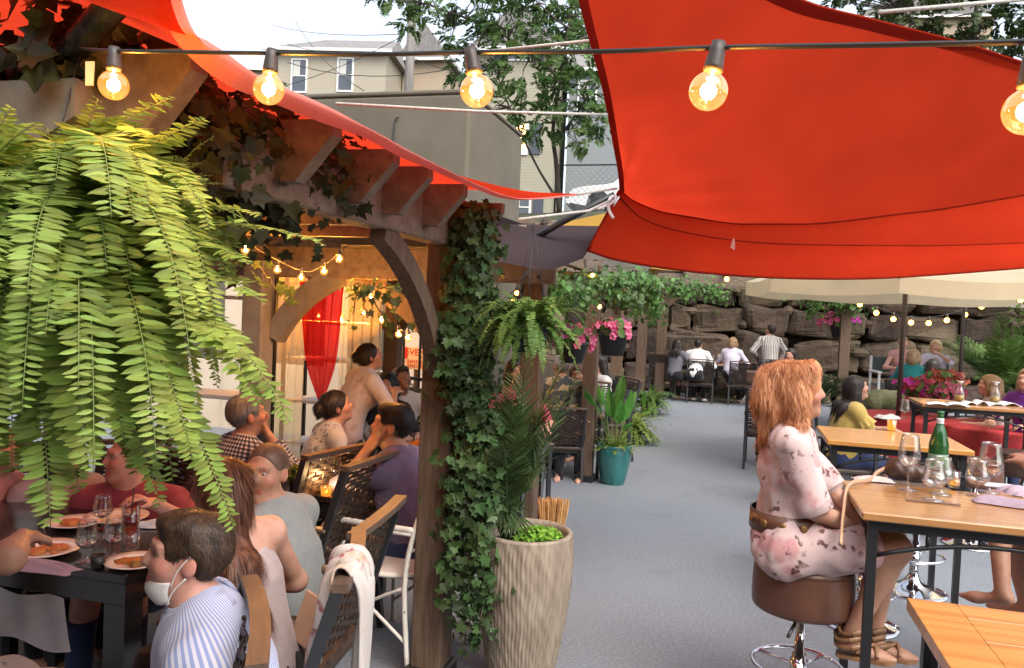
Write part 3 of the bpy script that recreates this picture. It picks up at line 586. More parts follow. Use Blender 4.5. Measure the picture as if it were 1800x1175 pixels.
string_light('string of small warm bulbs wound along the amber lit cross beam', [P(365, 365, 3.2), P(432, 425, 4.0)]+[P(x, y-6, d) for x, y, d in bs[:3]]+[P(610, 432, 4.3)], [(P(x, y-9, d),) for x, y, d in bs], .021, 4.8, .004)
bs = [(671, 560, 5.0), (701, 585, 5.0), (718, 592, 5.0), (652, 520, 5.0)]
string_light('short string of warm bulbs by the inner post behind the standing waitress', [P(640, 500, 5), P(660, 535, 5)]+[P(x, y-8, d) for x, y, d in bs[:3]]+[P(735, 583, 5)], [(P(x, y-11, d),) for x, y, d in bs], .022, 4, .004)
bs = [(909, 512, 6.2), (903, 526, 6.3), (927, 525, 6.3), (970, 540, 6.8)]
string_light('cluster of tiny warm bulbs under the bolted beam', [P(895, 520, 6.2)]+[P(x, y-5, d) for x, y, d in bs], [(P(x, y-6, d),) for x, y, d in bs], .018, 1.0, .004, False)
bs = [(1042, 482, 7.4), (1054, 537, 7.6), (992, 519, 7.2)]
string_light('string of tiny warm bulbs among the leaves over the petunia baskets', [P(985, 505, 7.2), P(992, 510, 7.2), P(1042, 472, 7.4), P(1054, 528, 7.6)], [(P(x, y-7, d),) for x, y, d in bs], .022, 1.0, .004, False)
bs = [(1334, 512, 15.5), (1363, 517, 15.5), (1393, 519, 15.5), (1425, 519, 15.5), (1455, 515, 15.5), (1278, 490, 15.6)]
string_light('string of warm bulbs hung along the leafy far pergola beam', [P(1278, 486, 15.6), P(1334, 505, 15.5)]+[P(x, y-9, d) for x, y, d in bs[1:5]]+[P(1480, 500, 15.5)], [(P(x, y-9, d),) for x, y, d in bs], .048, 3.5, .006, False)
bs = [(1512, 534, 15), (1541, 549, 15), (1571, 560, 15), (1602, 566, 15), (1633, 567, 15), (1665, 562, 15), (1697, 552, 15), (1726, 538, 15)]
string_light('swagged string of warm bulbs in front of the boulder wall', [P(1460, 516, 15)]+[P(x, y-9, 15) for x, y, d in bs]+[P(1760, 520, 15)], [(P(x, y-9, d),) for x, y, d in bs], .048, 3.5, .006, False)
bs = [(1572, 492, 9.6), (1642, 505, 9.3), (1720, 517, 9), (1795, 525, 8.7)]
string_light('string of warm bulbs stretched under the ecru umbrella edge', [P(1500, 478, 9.9)]+[P(x, y-9, d) for x, y, d in bs]+[P(1900, 535, 8.4)], [(P(x, y-9, d),) for x, y, d in bs], .030, 7.0, .005, False)
bs = [(480, 520, 7.6), (520, 545, 7.6), (560, 555, 7.6), (600, 560, 7.6), (640, 550, 7.6)]
string_light('string of warm bulbs glowing through the cream curtains', [P(450, 500, 7.6)]+[P(x, y-8, d) for x, y, d in bs]+[P(670, 520, 7.6)], [(P(x, y-9, d),) for x, y, d in bs], .024, 22, .004)  # hidden bulbs added behind the sheer curtains to make them glow
# ---------------------------------------------------------------- umbrellas
def umbrella(label, base, zr, za, R_, n=8, rot=0, mat='ecru', mat2=None):
    t = thing('patio_umbrella', label, 'umbrella', base)
    mb = MB(); mb.tube([(base[0], base[1], .02), (base[0], base[1], za)], .026, 12); obj('pole', mb, M_['umbpole'], t, True, True)
    mb = MB(); mb.lathe([(0, 0), (.25, 0), (.25, .05), (.05, .08), (.04, .2), (0, .2)], base, 20); obj('base', mb, M_['black'], t, True, True)
    mb = MB(); c = np.array([base[0], base[1], za]); ang = rot+np.arange(n)*2*math.pi/n; 
    for k in range(n):
        a0, a1 = ang[k], ang[(k+1) % n]; e0 = np.array([math.cos(a0)*R_, math.sin(a0)*R_, zr-za]); e1 = np.array([math.cos(a1)*R_, math.sin(a1)*R_, zr-za]); rows = []
        for v in np.linspace(0.02, 1, 8):
            ln = []
            for u in np.linspace(0, 1, 7): p = (e0*(1-u)+e1*u)*v; p[2] -= .05*math.sin(math.pi*u)*v*(1 if v < 1 else .6); ln.append(c+p)
            rows.append(ln)
        mb.grid(rows); 
        rr = rows[-1]; mb.grid([rr, [p-ZX*.16 for p in rr]])
    obj('canopy', mb, M_[mat], t, world=True)
    for k in range(n):
        mb = MB(); mb.tube([c-ZX*.04, c+np.array([math.cos(ang[k])*R_, math.sin(ang[k])*R_, zr-za-.02])], .009, 5); obj('rib', mb, M_['umbpole'], t, True, True)
    return t
M_['umbpole'] = mk('dark bronze pole', (.035, .018, .014), rough=.4); M_['whitecanvas'] = cloth('white canvas', (.85, .84, .8), .45)
ub_ = G(1572, 848); umbrella('wide ecru patio umbrella on a dark pole through the red covered table', ub_, P(1600, 505, 9.3)[2], P(1600, 440, 10.5)[2], 1.75, 8, .3)
w_ = P(1690, 620, 12.2); umbrella('white patio umbrella behind the ecru one on a second dark pole', (w_[0], w_[1], 0), P(1700, 523, 11)[2]+.14, P(1700, 470, 12)[2], 1.75, 8, .1, 'whitecanvas')
# ================================================================ PLANTS
def leafmat(name, c, c2, tr=.3, rough=.45, jit=.3, scale=8): return mk(name, c, c2, scale, rough, trans=tr, jitter=jit, spec=.25)
M_['fern'] = leafmat('fern leaf', (.15, .24, .045), (.27, .36, .08), .4, .5, .35); M_['fern2'] = leafmat('small fern leaf', (.07, .15, .03), (.14, .24, .05), .3, .5, .3)
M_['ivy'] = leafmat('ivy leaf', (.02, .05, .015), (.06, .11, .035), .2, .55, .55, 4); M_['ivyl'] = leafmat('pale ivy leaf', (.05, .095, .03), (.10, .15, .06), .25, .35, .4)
M_['ivyd'] = leafmat('ivy with painted shade', (.022, .036, .012), (.05, .052, .018), .25, .4, .4); M_['garland'] = leafmat('garland leaf', (.045, .11, .025), (.10, .20, .05), .3, .4, .5)  # ivyd: darker ivy copy, shade under the rafters put into its colour
M_['palm'] = leafmat('palm leaf', (.035, .07, .022), (.07, .115, .036), .2, .4, .4); M_['broad'] = leafmat('broad leaf', (.05, .17, .03), (.10, .26, .05), .35, .35, .3); M_['moss'] = leafmat('bright moss', (.12, .28, .02), (.2, .38, .05), .2, .8, .4)
M_['tree'] = leafmat('tree leaf', (.06, .13, .04), (.14, .22, .07), .45, .45, .45, .8); M_['tree2'] = leafmat('dark tree leaf', (.02, .05, .012), (.07, .10, .03), .3, .5, .5, .6); M_['stem'] = mk('brown stem', (.06, .05, .025), (.1, .09, .05), 20, .8); M_['bark'] = mk('bark', (.05, .04, .03), (.09, .075, .06), 8, .9, .5, 30, stretch=(3, 3, .5))
M_['fstem'] = mk('fern rib', (.14, .19, .05), None, rough=.6); M_['soil'] = mk('soil', (.03, .02, .012), (.05, .04, .02), 30, .95, .6, 60); M_['plasticpot'] = mk('dark plastic pot', (.02, .02, .022), rough=.45)
IVY = np.array([(0, 0), (.28, -.16), (.52, .02), (.40, .22), (.62, .50), (.30, .52), (.0, 1.0), (-.30, .52), (-.62, .50), (-.40, .22), (-.52, .02), (-.28, -.16)])
LANCE = np.array([(0, 0), (.20, .22), (.23, .5), (.13, .8), (0, 1.0), (-.13, .8), (-.23, .5), (-.20, .22)])
ROUND = np.array([(0, 0), (.3, .15), (.42, .45), (.28, .8), (0, 1), (-.28, .8), (-.42, .45), (-.3, .15)])
def leaves(mb, pos, nrmv, axis, size, shape=IVY, cup=.18, rng=np.random):
    pos, N_, Y_ = np.asarray(pos), np.asarray(nrmv), np.asarray(axis); n = len(pos)
    if n == 0: return
    N_ = N_/(np.linalg.norm(N_, axis=1, keepdims=True)+1e-9); Y_ = Y_-(Y_*N_).sum(1, keepdims=True)*N_; Y_ = Y_/(np.linalg.norm(Y_, axis=1, keepdims=True)+1e-9); X_ = np.cross(Y_, N_); size = np.broadcast_to(size, (n,))
    m = len(shape); z = cup*(np.abs(shape[:, 0])-.25*shape[:, 1]**2*1.6)
    V = pos[:, None]+size[:, None, None]*(shape[None, :, 0, None]*X_[:, None]+shape[None, :, 1, None]*Y_[:, None]+z[None, :, None]*N_[:, None])
    t = int(np.argmax(shape[:, 1])); o = mb.n; mb.v.append(V.reshape(-1, 3)); mb.n += n*m
    r1, r2 = tuple(range(0, t+1)), (0,)+tuple(range(t, m))
    for i in range(n): b = o+i*m; mb.f.append(tuple(b+k for k in r1)); mb.f.append(tuple(b+k for k in r2))
def rnd(n, s=1): return np.random.normal(0, s, (n, 3))
def frond_curve(base, d0, L, g, n=14):
    p = np.asarray(base, float); d = nrm(d0); P_ = [p]; 
    for i in range(n): d = nrm(d+np.array([0, 0, -g*(.35+1.3*i/n)])/n); p = p+d*L/n; P_.append(p)
    return np.array(P_)
def frond(mb, ms, base, d0, L, g=1.6, w=.05, pairs=30, lw=.42, bare=.1, shape=LANCE, tipw=.12, rib=.0016, swept=.25, dr=.3):
    C = frond_curve(base, d0, L, g, 14); t = np.linspace(bare, .985, pairs); Ci = spline(C, 120); ti = (t*119).astype(int); p = Ci[ti]; tg = np.gradient(Ci, axis=0)[ti]; tg /= np.linalg.norm(tg, axis=1, keepdims=True)
    sd = np.cross(tg, np.array([0, 0, 1.])); bad = np.linalg.norm(sd, axis=1) < .25; h0 = nrm(np.cross([d0[0], d0[1], 0.001], [0, 0, 1.])); sd[bad] = h0; s0 = h0; 
    for i in range(len(sd)):
        if sd[i]@s0 < 0: sd[i] = -sd[i]
        s0 = sd[i]
    sd /= np.linalg.norm(sd, axis=1, keepdims=True); up = np.cross(sd, tg); wd = w*np.minimum(1, (t-bare)/.12+.45)*np.power(np.clip(1.02-t, 0, 1), .45)*1.15+w*tipw*.3
    if ms is not None: ms.tube(C, np.linspace(rib, rib*.4, len(C)), 4)
    for s in (1, -1):
        ax_ = sd*s+tg*swept+up*np.random.normal(-dr*.3, dr*.5, (pairs, 1)); N_ = up+rnd(pairs, .18)
        leaves(mb, p+tg*(.25*s*L/pairs), N_, ax_, wd*np.random.uniform(.88, 1.1, pairs), shape*np.array([lw/.46, 1]), .12)
# ---- big hanging fern
def pot_hang(t, c, r, hgt, top, mat='plasticpot'):
    mb = MB(); mb.lathe([(0, -hgt), (r*.68, -hgt), (r*.97, -.02), (r*1.04, -.02), (r*1.04, .01), (r*.93, .01), (r*.9, -.02), (0, -.025)], c, 24); obj('pot', mb, M_[mat], t, True, True)
    for k in range(3):
        a = k*2.094+.4; mb = MB(); mb.tube([np.asarray(c)+np.array([math.cos(a)*r, math.sin(a)*r, 0]), top], .0022, 5); obj('hanger', mb, M_['black'], t, True, True)
FC = P(128, 395, 1.62)
t = thing('hanging_fern', 'huge bright green hanging fern with long drooping fronds in the pergola corner', 'fern', FC)
pot_hang(t, FC+np.array([0, .02, -.03]), .13, .16, FC+np.array([-.02, .12, .55]))
rng = np.random.RandomState(11); np.random.seed(5); mb, ms = MB(), MB()
for k in range(420):
    a = rng.uniform(0, 2*math.pi); el = rng.choice([rng.uniform(.1, .7), rng.uniform(.5, 1.15), rng.uniform(-.6, .2)], p=[.45, .2, .35]); L = rng.uniform(.34, .62)*(1.0 if el > .5 else 1.12)
    d0 = np.array([math.cos(a)*math.cos(el), math.sin(a)*math.cos(el), math.sin(el)])
    b0 = FC+np.array([math.cos(a), math.sin(a), 0])*rng.uniform(.03, .12)+ZX*rng.uniform(-.06, .05); gg_ = rng.uniform(1.3, 2.9); bad = False
    for q in frond_curve(b0, d0, L, gg_, 10)[3:]: x_, y_, _d = proj(q); bad |= x_ > np.interp(y_, [150, 230, 300, 400, 470, 600, 740, 830, 940], [230, 330, 345, 420, 440, 430, 400, 400, 335])-18 or y_ < 175+max(0, 200-x_)*.25
    if bad: continue
    frond(mb, ms, b0, d0, L, gg_, rng.uniform(.048, .066), rng.randint(44, 56), .29, .05)
for k in range(70):
    a = rng.uniform(0, 2*math.pi); el = rng.uniform(.45, 1.35); L = rng.uniform(.15, .27); frond(mb, ms, FC+np.array([math.cos(a), math.sin(a), 0])*rng.uniform(.02, .14)-AX*.02+ZX*rng.uniform(-.03, .03), (math.cos(a)*math.cos(el), math.sin(a)*math.cos(el), math.sin(el)), L, rng.uniform(.5, 1.5), rng.uniform(.034, .048), 26, .28, .05)
def aimed(px0, px1, d0, d1, bowz, w, pairs, mb=mb, ms=ms):
    A_, B_ = P(*px0, d0), P(*px1, d1); L = np.linalg.norm(B_-A_)*1.08; v = nrm(B_-A_); frond(mb, ms, A_, v+ZX*bowz*.55, L, bowz*1.1+.02, w*1.38, int(pairs*1.4), .29, .05)
for (q0, q1, d0, d1, bz, w, n) in [((70, 330), (290, 188), 1.55, 1.42, .35, .036, 30), ((150, 345), (345, 222), 1.52, 1.40, .25, .038, 30), ((200, 420), (548, 452), 1.52, 1.42, .55, .034, 34), ((180, 400), (440, 395), 1.5, 1.4, .55, .04, 32), ((200, 470), (448, 560), 1.5, 1.38, .7, .042, 34),
        ((150, 520), (345, 945), 1.42, 1.34, .9, .046, 40), ((160, 500), (440, 830), 1.45, 1.35, 1.2, .045, 40), ((40, 420), (75, 890), 1.38, 1.32, .7, .048, 38), ((120, 440), (195, 760), 1.36, 1.30, .7, .048, 36), ((190, 450), (300, 800), 1.36, 1.30, .8, .047, 38), ((80, 450), (140, 800), 1.34, 1.28, .6, .05, 36), ((20, 430), (20, 800), 1.4, 1.35, .4, .045, 36), ((230, 470), (410, 740), 1.42, 1.33, .9, .044, 36), ((230, 430), (425, 480), 1.48, 1.38, .6, .04, 32), ((60, 300), (200, 215), 1.55, 1.45, .2, .034, 26), ((-30, 300), (60, 225), 1.4, 1.3, .3, .03, 22), ((-60, 330), (15, 200), 1.4, 1.35, .2, .03, 22), ((100, 480), (235, 880), 1.45, 1.4, .8, .045, 38), ((30, 500), (110, 850), 1.5, 1.45, .8, .045, 38)]: aimed(q0, q1, d0, d1, bz, w, n)
obj('foliage', mb, M_['fern'], t, False, True); obj('frond_ribs', ms, M_['fstem'], t, True, True)
def small_fern(name, label, c, R_, n, Lr, w, grow=(.1, 1.2), g=(1.4, 2.6), hang=None, mat='fern2', pairs=26, cat='fern', group=None, seed=1, potr=.1):
    rng = np.random.RandomState(seed); np.random.seed(seed+50); t = thing(name, label, cat, c, 0, group); mb, ms = MB(), MB()
    for k in range(n):
        a = rng.uniform(0, 6.283); el = rng.uniform(*grow); frond(mb, ms, np.asarray(c)+np.array([math.cos(a), math.sin(a), 0])*rng.uniform(.0, R_), (math.cos(a)*math.cos(el), math.sin(a)*math.cos(el), math.sin(el)), rng.uniform(*Lr), rng.uniform(*g), rng.uniform(.75, 1.1)*w, pairs, .5, .06)
    obj('foliage', mb, M_[mat], t, False, True); obj('frond_ribs', ms, M_['fstem'], t, True, True)
    if hang is not None: pot_hang(t, np.asarray(c)-ZX*.02, potr, potr*1.2, hang)
    return t
fc = P(930, 566, 3.42); small_fern('hanging_fern', 'smaller hanging fern between the ivy post and the petunia basket', fc, .07, 100, (.16, .31), .030, (-.5, 1.2), (1.5, 3.4), fc+ZX*.42, pairs=24, potr=.09)
gf = G(1140, 728); small_fern('potted_fern', 'bushy fern standing on the patio before the far pergola post', gf+ZX*.18, .1, 110, (.35, .62), .05, (-.1, 1.3), (1.3, 2.6), None, pairs=22, seed=3)
mb = MB(); mb.lathe([(0, 0), (.12, 0), (.16, .2), (.14, .2), (0, .18)], gf, 20); obj('pot', mb, M_['plasticpot'], bpy.data.objects['potted_fern'], True, True)
gf = G(1108, 778); small_fern('potted_fern', 'light green fern on the patio just behind the teal pot', gf+ZX*.18, .1, 100, (.32, .58), .05, (-.2, 1.2), (1.4, 2.8), None, 'fern', 22, seed=4)
mb = MB(); mb.lathe([(0, 0), (.12, 0), (.16, .2), (.14, .2), (0, .18)], gf, 20); obj('pot', mb, M_['plasticpot'], bpy.data.objects['potted_fern.001'], True, True)
# ---- ivy on the near post and along beams
def vine(name, label, paths, dens, size, mat='ivy', spread=.05, shape=IVY, stem=.004, pale=0, seed=0, cat='ivy', down=.6, group=None):
    np.random.seed(seed+9); t = thing(name, label, cat, paths[0][0], 0, group); mb, ms, mp = MB(), MB(), MB()
    for path in paths:
        sp = spec = spread
        C = spline(path, 60); Lg = np.linalg.norm(np.diff(C, axis=0), axis=1).sum(); n = max(4, int(Lg*dens)); i = np.random.randint(0, 60, n); p = C[i]+rnd(n, sp)*np.array([1, 1, .7]); ms.tube(spline(path, 20)+rnd(20, sp*.15), stem, 4)
        out = p-C[i]; N_ = nrm2(out)+rnd(n, .35)+np.array([-.1, -.55, .25]); ax_ = rnd(n, .5)+np.array([0, 0, -down]); sz = np.random.uniform(.45, 1.2, n)*size; w = np.random.rand(n) < pale
        leaves(mb, p[~w], N_[~w], ax_[~w], sz[~w], shape); leaves(mp, p[w], N_[w], ax_[w], sz[w]*1.05, shape)
    obj('foliage', mb, M_[mat], t, False, True); obj('vine_stems', ms, M_['stem'], t, True, True)
    if mp.n: obj('pale_leaves', mp, M_['ivyl'], t, False, True)
    return t
def nrm2(v): return v/(np.linalg.norm(v, axis=1, keepdims=True)+1e-9)
np.random.seed(2); paths = []
for (x0, x1, y1, d) in ((805, 812, 820, 3.68), (830, 800, 1000, 3.66), (845, 838, 1060, 3.62), (860, 850, 760, 3.7), (870, 860, 640, 3.75), (795, 782, 720, 3.6), (822, 815, 900, 3.6), (850, 830, 1140, 3.6), (835, 868, 1135, 3.58), (875, 882, 560, 3.8), (810, 775, 1080, 3.58), (840, 845, 930, 3.62), (815, 800, 600, 3.6), (855, 870, 880, 3.7)):
    ys = np.linspace(372, y1, 8); xf = lambda x: 832+(x-838)*.62
    paths.append([P(xf(x0)+(xf(x1)-xf(x0))*k/7+np.random.uniform(-10, 10), y, d) for k, y in enumerate(ys)])
for k in range(9):
    x = 785+np.random.uniform(0, 90); y = np.random.uniform(420, 900); paths.append([P(x, y, 3.6), P(x+np.random.uniform(-25, 30), y+60, 3.58), P(x+np.random.uniform(-30, 40), y+150, 3.56)])
vine('ivy', 'dense dark green ivy cascading down the front pergola post to the floor', paths, 190, .046, 'ivy', .036, pale=.07, seed=1)
paths = [[P(300, 185, 1.9), P(380, 250, 2.1), P(480, 300, 2.4), P(560, 330, 2.7)], [P(320, 210, 2.0), P(350, 300, 2.1), P(390, 360, 2.2)], [P(400, 240, 2.2), P(450, 320, 2.4), P(510, 370, 2.6)], [P(480, 290, 2.4), P(490, 350, 2.6), P(470, 400, 2.7)], [P(330, 190, 1.95), P(430, 230, 2.2), P(540, 270, 2.5)], [P(560, 265, 2.55), P(572, 310, 2.55), P(580, 350, 2.58)], [P(300, 200, 1.9), P(340, 270, 1.95), P(330, 360, 2.0)], [P(420, 300, 2.3), P(380, 380, 2.3), P(340, 440, 2.4)], [P(560, 260, 2.6), P(565, 330, 2.62)]]
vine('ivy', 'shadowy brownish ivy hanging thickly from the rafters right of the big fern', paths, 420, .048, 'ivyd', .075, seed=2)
paths = [[P(70, 30, 1.75), P(120, 60, 1.7), P(110, 120, 1.75)], [P(110, 20, 1.8), P(160, 60, 1.8), P(230, 60, 1.85)], [P(180, 60, 1.8), P(150, 120, 1.7), P(140, 160, 1.7)], [P(0, 90, 1.8), P(40, 110, 1.75), P(70, 130, 1.7)], [P(230, 80, 1.85), P(280, 150, 1.8), P(290, 180, 1.8)]]
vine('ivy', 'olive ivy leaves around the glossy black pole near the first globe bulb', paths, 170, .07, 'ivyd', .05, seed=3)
paths = [[P(620, 498, 4.4), P(670, 508, 4.5), P(720, 503, 4.6)], [P(650, 495, 4.5), P(640, 530, 4.5), P(645, 560, 4.5)], [P(680, 495, 4.5), P(690, 540, 4.5), P(700, 570, 4.6)], [P(430, 440, 4.2), P(480, 500, 4.3), P(500, 520, 4.3)], [P(640, 500, 4.4), P(625, 520, 4.4), P(622, 550, 4.4)]]
vine('ivy', 'sparse yellow lit ivy trailing under the amber cross beam beside the red drape', paths, 62, .055, 'ivyl', .05, seed=4, down=1)
for label, paths, dens, sz, sd in (
    ('leafy green garland over the petunia baskets on the second pergola', [[P(970, 500, 6.3), P(1000, 520, 6.6), P(1050, 500, 7.2), P(1100, 490, 7.8)], [P(985, 490, 6.8), P(990, 545, 6.8)], [P(1060, 480, 7.5), P(1090, 520, 7.6), P(1120, 540, 8)], [P(1020, 480, 7.5), P(1025, 540, 7.4)], [P(1100, 490, 8), P(1140, 500, 9), P(1150, 545, 9.2)]], 400, .06, 5),
    ('leafy green garland draped along the far beam above the dark wicker chairs', [[P(1150, 495, 15.6), P(1200, 505, 15.6), P(1260, 512, 15.6)], [P(1190, 500, 15.6), P(1200, 525, 15.5)], [P(1255, 505, 15.6), P(1265, 528, 15.5)], [P(1130, 500, 13.5), P(1140, 540, 13.5), P(1150, 555, 13.5)], [P(1330, 494, 15.6), P(1370, 496, 15.6), P(1400, 515, 15.6)]], 340, .085, 6),
    ('leafy green garland hanging over the petunias on the far right pergola post', [[P(1420, 505, 16.4), P(1480, 515, 16.4), P(1520, 505, 16.4)], [P(1450, 505, 16.3), P(1470, 535, 16.3)], [P(1490, 515, 16.3), P(1500, 545, 16.3)], [P(1430, 510, 16.3), P(1432, 550, 16.3)]], 420, .09, 7)):
    vine('leafy_garland', label, paths, dens, sz, 'garland', .075 if sd == 5 else .13, ROUND, .004, .15, sd, 'garland')
paths = [[P(1796, 530, 9), P(1792, 570, 9), P(1800, 590, 9)]]
vine('leafy_garland', 'sprig of green leaves entering at the edge below the last umbrella bulb', paths, 160, .07, 'garland', .06, ROUND, .004, 0, 8, 'garland')
# ---- petunias
PET = []
for k in range(5):
    a = k*2*math.pi/5
    PET += [(math.cos(a-.5)*.36, math.sin(a-.5)*.36), (math.cos(a-.28)*.5, math.sin(a-.28)*.5), (math.cos(a+.28)*.5, math.sin(a+.28)*.5)]
PET = np.array(PET)
def flowers(mb, c, n, R_, size, rng, up=.4, flat=.6, face=(-.1, -1, .35)):
    for k in range(n):
        d = nrm(rng.normal(0, 1, 3)+np.array([0, -.5, up])); d = d*np.array([1, 1, flat]); p = np.asarray(c)+d*R_*rng.uniform(.8, 1.08); nn = nrm(d+.6*np.asarray(face)); x, y, z = frame(nn); s = size*rng.uniform(.75, 1.15); a = rng.uniform(0, 6.28)
        V = [p-z*s*.28]+[p+s*(x*(math.cos(a)*q[0]-math.sin(a)*q[1])+y*(math.sin(a)*q[0]+math.cos(a)*q[1]))+z*s*.05*math.sin(i*2.1) for i, q in enumerate(PET)]; mb.add(V, [(0, 1+i, 1+(i+1) % 15) for i in range(15)])
M_['pink'] = mk('pink petal', (.70, .12, .26), (.80, .22, .36), 30, .6, trans=.3, jitter=.15); M_['magenta'] = mk('magenta petal', (.55, .05, .38), (.42, .03, .35), 30, .6, trans=.3, jitter=.2); M_['crimson'] = mk('crimson petal', (.38, .025, .07), (.5, .06, .14), 30, .6, trans=.25, jitter=.3)
def basket(name, label, c, r, R_, nf, fs, cols, seed, hang=.35, cat='flower basket', flat=.55):
    rng = np.random.RandomState(seed); np.random.seed(seed); t = thing(name, label, cat, c)
    if hang: pot_hang(t, c, r, r*1.35, np.asarray(c)+ZX*hang)
    else: mb = MB(); mb.lathe([(0, -r*1.3), (r*.7, -r*1.3), (r, 0), (r*.92, 0), (0, -.02)], c, 20); obj('pot', mb, M_['plasticpot'], t, True, True)
    mb = MB(); n = int(nf*2.2); d = nrm2(rnd(n)); leaves(mb, np.asarray(c)+d*np.array([1, 1, flat])*R_*np.random.uniform(.4, .95, (n, 1))+ZX*R_*.25, d, rnd(n), fs*1.1, ROUND); obj('foliage', mb, M_['garland'], t, False, True)
    for (mt, fr, off) in cols: mb = MB(); flowers(mb, np.asarray(c)+np.asarray(off)+ZX*R_*.25, int(nf*fr), R_, fs, rng, flat=flat); obj('blossoms', mb, M_[mt], t, False, True)
    return t
c = P(1008, 603, 5.9); basket('flower_basket', 'hanging basket with magenta petunias spilling toward the fern', c, .11, .15, 34, .075, (('magenta', .75, -BX*.06), ('pink', .3, BX*.04)), 1)
c = P(1078, 588, 7.6); basket('flower_basket', 'hanging basket with coral pink petunias right of the wooden post', c, .15, .19, 44, .085, (('pink', .85, (0, 0, 0)), ('magenta', .2, (0, 0, .0))), 2)
c = P(1476, 570, 16.9); basket('flower_basket', 'hanging basket with pink and purple petunias by the boulder wall', c, .21, .31, 60, .12, (('pink', .5, -BX*.15), ('magenta', .6, BX*.12)), 3)
# ---- beige ribbed planter with palms
pc = G(914, 1192); t = thing('tall_planter', 'tall beige ribbed planter tapering down beside the ivy post', 'planter', pc)
n, m = 220, 60; ph = np.random.RandomState(3).uniform(0, 6, 12); V = []
prof = spline([(.145, 0), (.172, .12), (.205, .32), (.222, .5), (.224, .62), (.219, .70)], m)
for i in range(m):
    for j in range(n):
        a = 2*math.pi*j/n; z = prof[i][1]; r = prof[i][0]+.0036*math.sin(72*a+.9*math.sin(z*13+ph[int(a*1.9)])+.8*math.sin(z*31+3*a))*(1 if z < .665 else .2)+.0015*math.sin(23*a+z*60)
        V.append((pc[0]+r*math.cos(a), pc[1]+r*math.sin(a), z))
mb = MB(); mb.add(V, [(i*n+j, i*n+(j+1) % n, (i+1)*n+(j+1) % n, (i+1)*n+j) for i in range(m-1) for j in range(n)]); mb.lathe([(.219, .70), (.216, .712), (.198, .712), (.195, .69), (.19, .60), (0, .60)], pc, 60)
def _plc(N, L):
    v = _vec(N, L, (14, 14, 2.2)); a = _mixc(N, L, _ramp(N, L, _noise(N, L, v, 2.5, 5), [(.35, 0.), (.65, 1.)]), (.20, .155, .115), (.33, .275, .21)); return _mixc(N, L, _ramp(N, L, _noise(N, L, _vec(N, L), 3, 4), [(.4, 0.), (.7, .5)]), a, (.22, .165, .125))
obj('pot', mb, mk('beige ribbed resin', None, col=_plc, rough=.7, bump=.3, bscale=60, stretch=(1, 1, .3), bdist=.004), t, True, True)
mb = MB(); mb.lathe([(0, .655), (.195, .64)], pc, 24); obj('soil', mb, M_['soil'], t, world=True)
mb = MB(); np.random.seed(8); k = 900; a = np.random.uniform(0, 6.28, k); r = np.sqrt(np.random.rand(k))*.115; p = np.stack([pc[0]+.055+r*np.cos(a), pc[1]-.02+r*np.sin(a)*.8, .655+.06*np.sqrt(np.clip(1-(r/.12)**2, 0, 1))+np.random.uniform(-.01, .015, k)], 1); leaves(mb, p, rnd(k, .5)+ZX, rnd(k), .022, ROUND); obj('moss', mb, M_['moss'], t, False, True)
def palm(label, c, n, L, el, seed, w=.14, pairs=26, mat='palm', group=None, name='palm', extra=(), lw=.16, stems=True):
    rng = np.random.RandomState(seed); np.random.seed(seed); t = thing(name, label, 'plant', c, 0, group); mb, ms = MB(), MB()
    for k in range(n):
        a = rng.uniform(0, 6.28) if k >= len(extra) else extra[k]; e = rng.uniform(*el); frond(mb, ms, np.asarray(c)+np.array([math.cos(a), math.sin(a), 0])*.02, (math.cos(a)*math.cos(e), math.sin(a)*math.cos(e), math.sin(e)), L*rng.uniform(.7, 1.1), rng.uniform(.5, 1.4), w*rng.uniform(.8, 1.1), pairs, lw, .30, LANCE, rib=.005, swept=1.0, dr=.25)
    obj('fronds', mb, M_[mat], t, False, True); obj('stalks', ms, M_['palm'], t, True, True); return t
palm('dark feathery palm growing out of the tall beige planter', pc+np.array([-.09, .0, .66]), 17, .84, (1.12, 1.54), 6, .17, 30, lw=.10)
t = thing('fan_palm', 'low fan palm leaf spreading over the rim of the beige planter', 'plant', pc+np.array([-.06, -.08, .66]))
mb = MB()
for (px, py, R_, tilt) in ((880, 880, .16, 0), (835, 860, .15, .5), (905, 905, .12, -.4)):
    c = P(px, py, 3.72); ang = np.linspace(-1.5, 1.5, 15)+tilt-math.pi/2
    for a in ang:
        d = _cx*math.cos(a)+_cy*math.sin(a)*.9-_fw*.25; mb.add([c, c+d*R_*.5+np.cross(d, _fw)*.006, c+d*R_+ZX*-.01, c+d*R_*.5-np.cross(d, _fw)*.006], [(0, 1, 2, 3)])
    mb.tube([pc+np.array([-.04, -.03, .66]), (c+pc+np.array([-.04, -.03, .70]))/2+ZX*.04, c], .003, 4)
obj('leaf', mb, M_['palm'], t, False, True)
# whisk broom tuft behind planter
bq = P(972, 905, 4.6); t = thing('broom', 'straw broom head standing upside down behind the beige planter', 'broom', (bq[0], bq[1], 0))
mb = MB(); rng = np.random.RandomState(1)
for k in range(170): a, r = rng.uniform(0, 6.28), math.sqrt(rng.rand()); mb.tube([bq+np.array([math.cos(a)*r*.05, math.sin(a)*r*.02, -.16]), bq+np.array([math.cos(a)*r*.085, math.sin(a)*r*.03, .0]), bq+np.array([math.cos(a)*r*.095, math.sin(a)*r*.035, rng.uniform(.06, .10)])], .0026, 4)
obj('bristles', mb, mk('straw', (.45, .24, .08), (.6, .36, .14), 30, .7, jitter=.3), t, False, True); mb = MB(); mb.tube([(bq[0], bq[1], .0), bq-ZX*.15], .014, 8); mb.box(bq-ZX*.15, (.13, .05, .05), None, .01); obj('handle', mb, M_['post'], t, True, True)
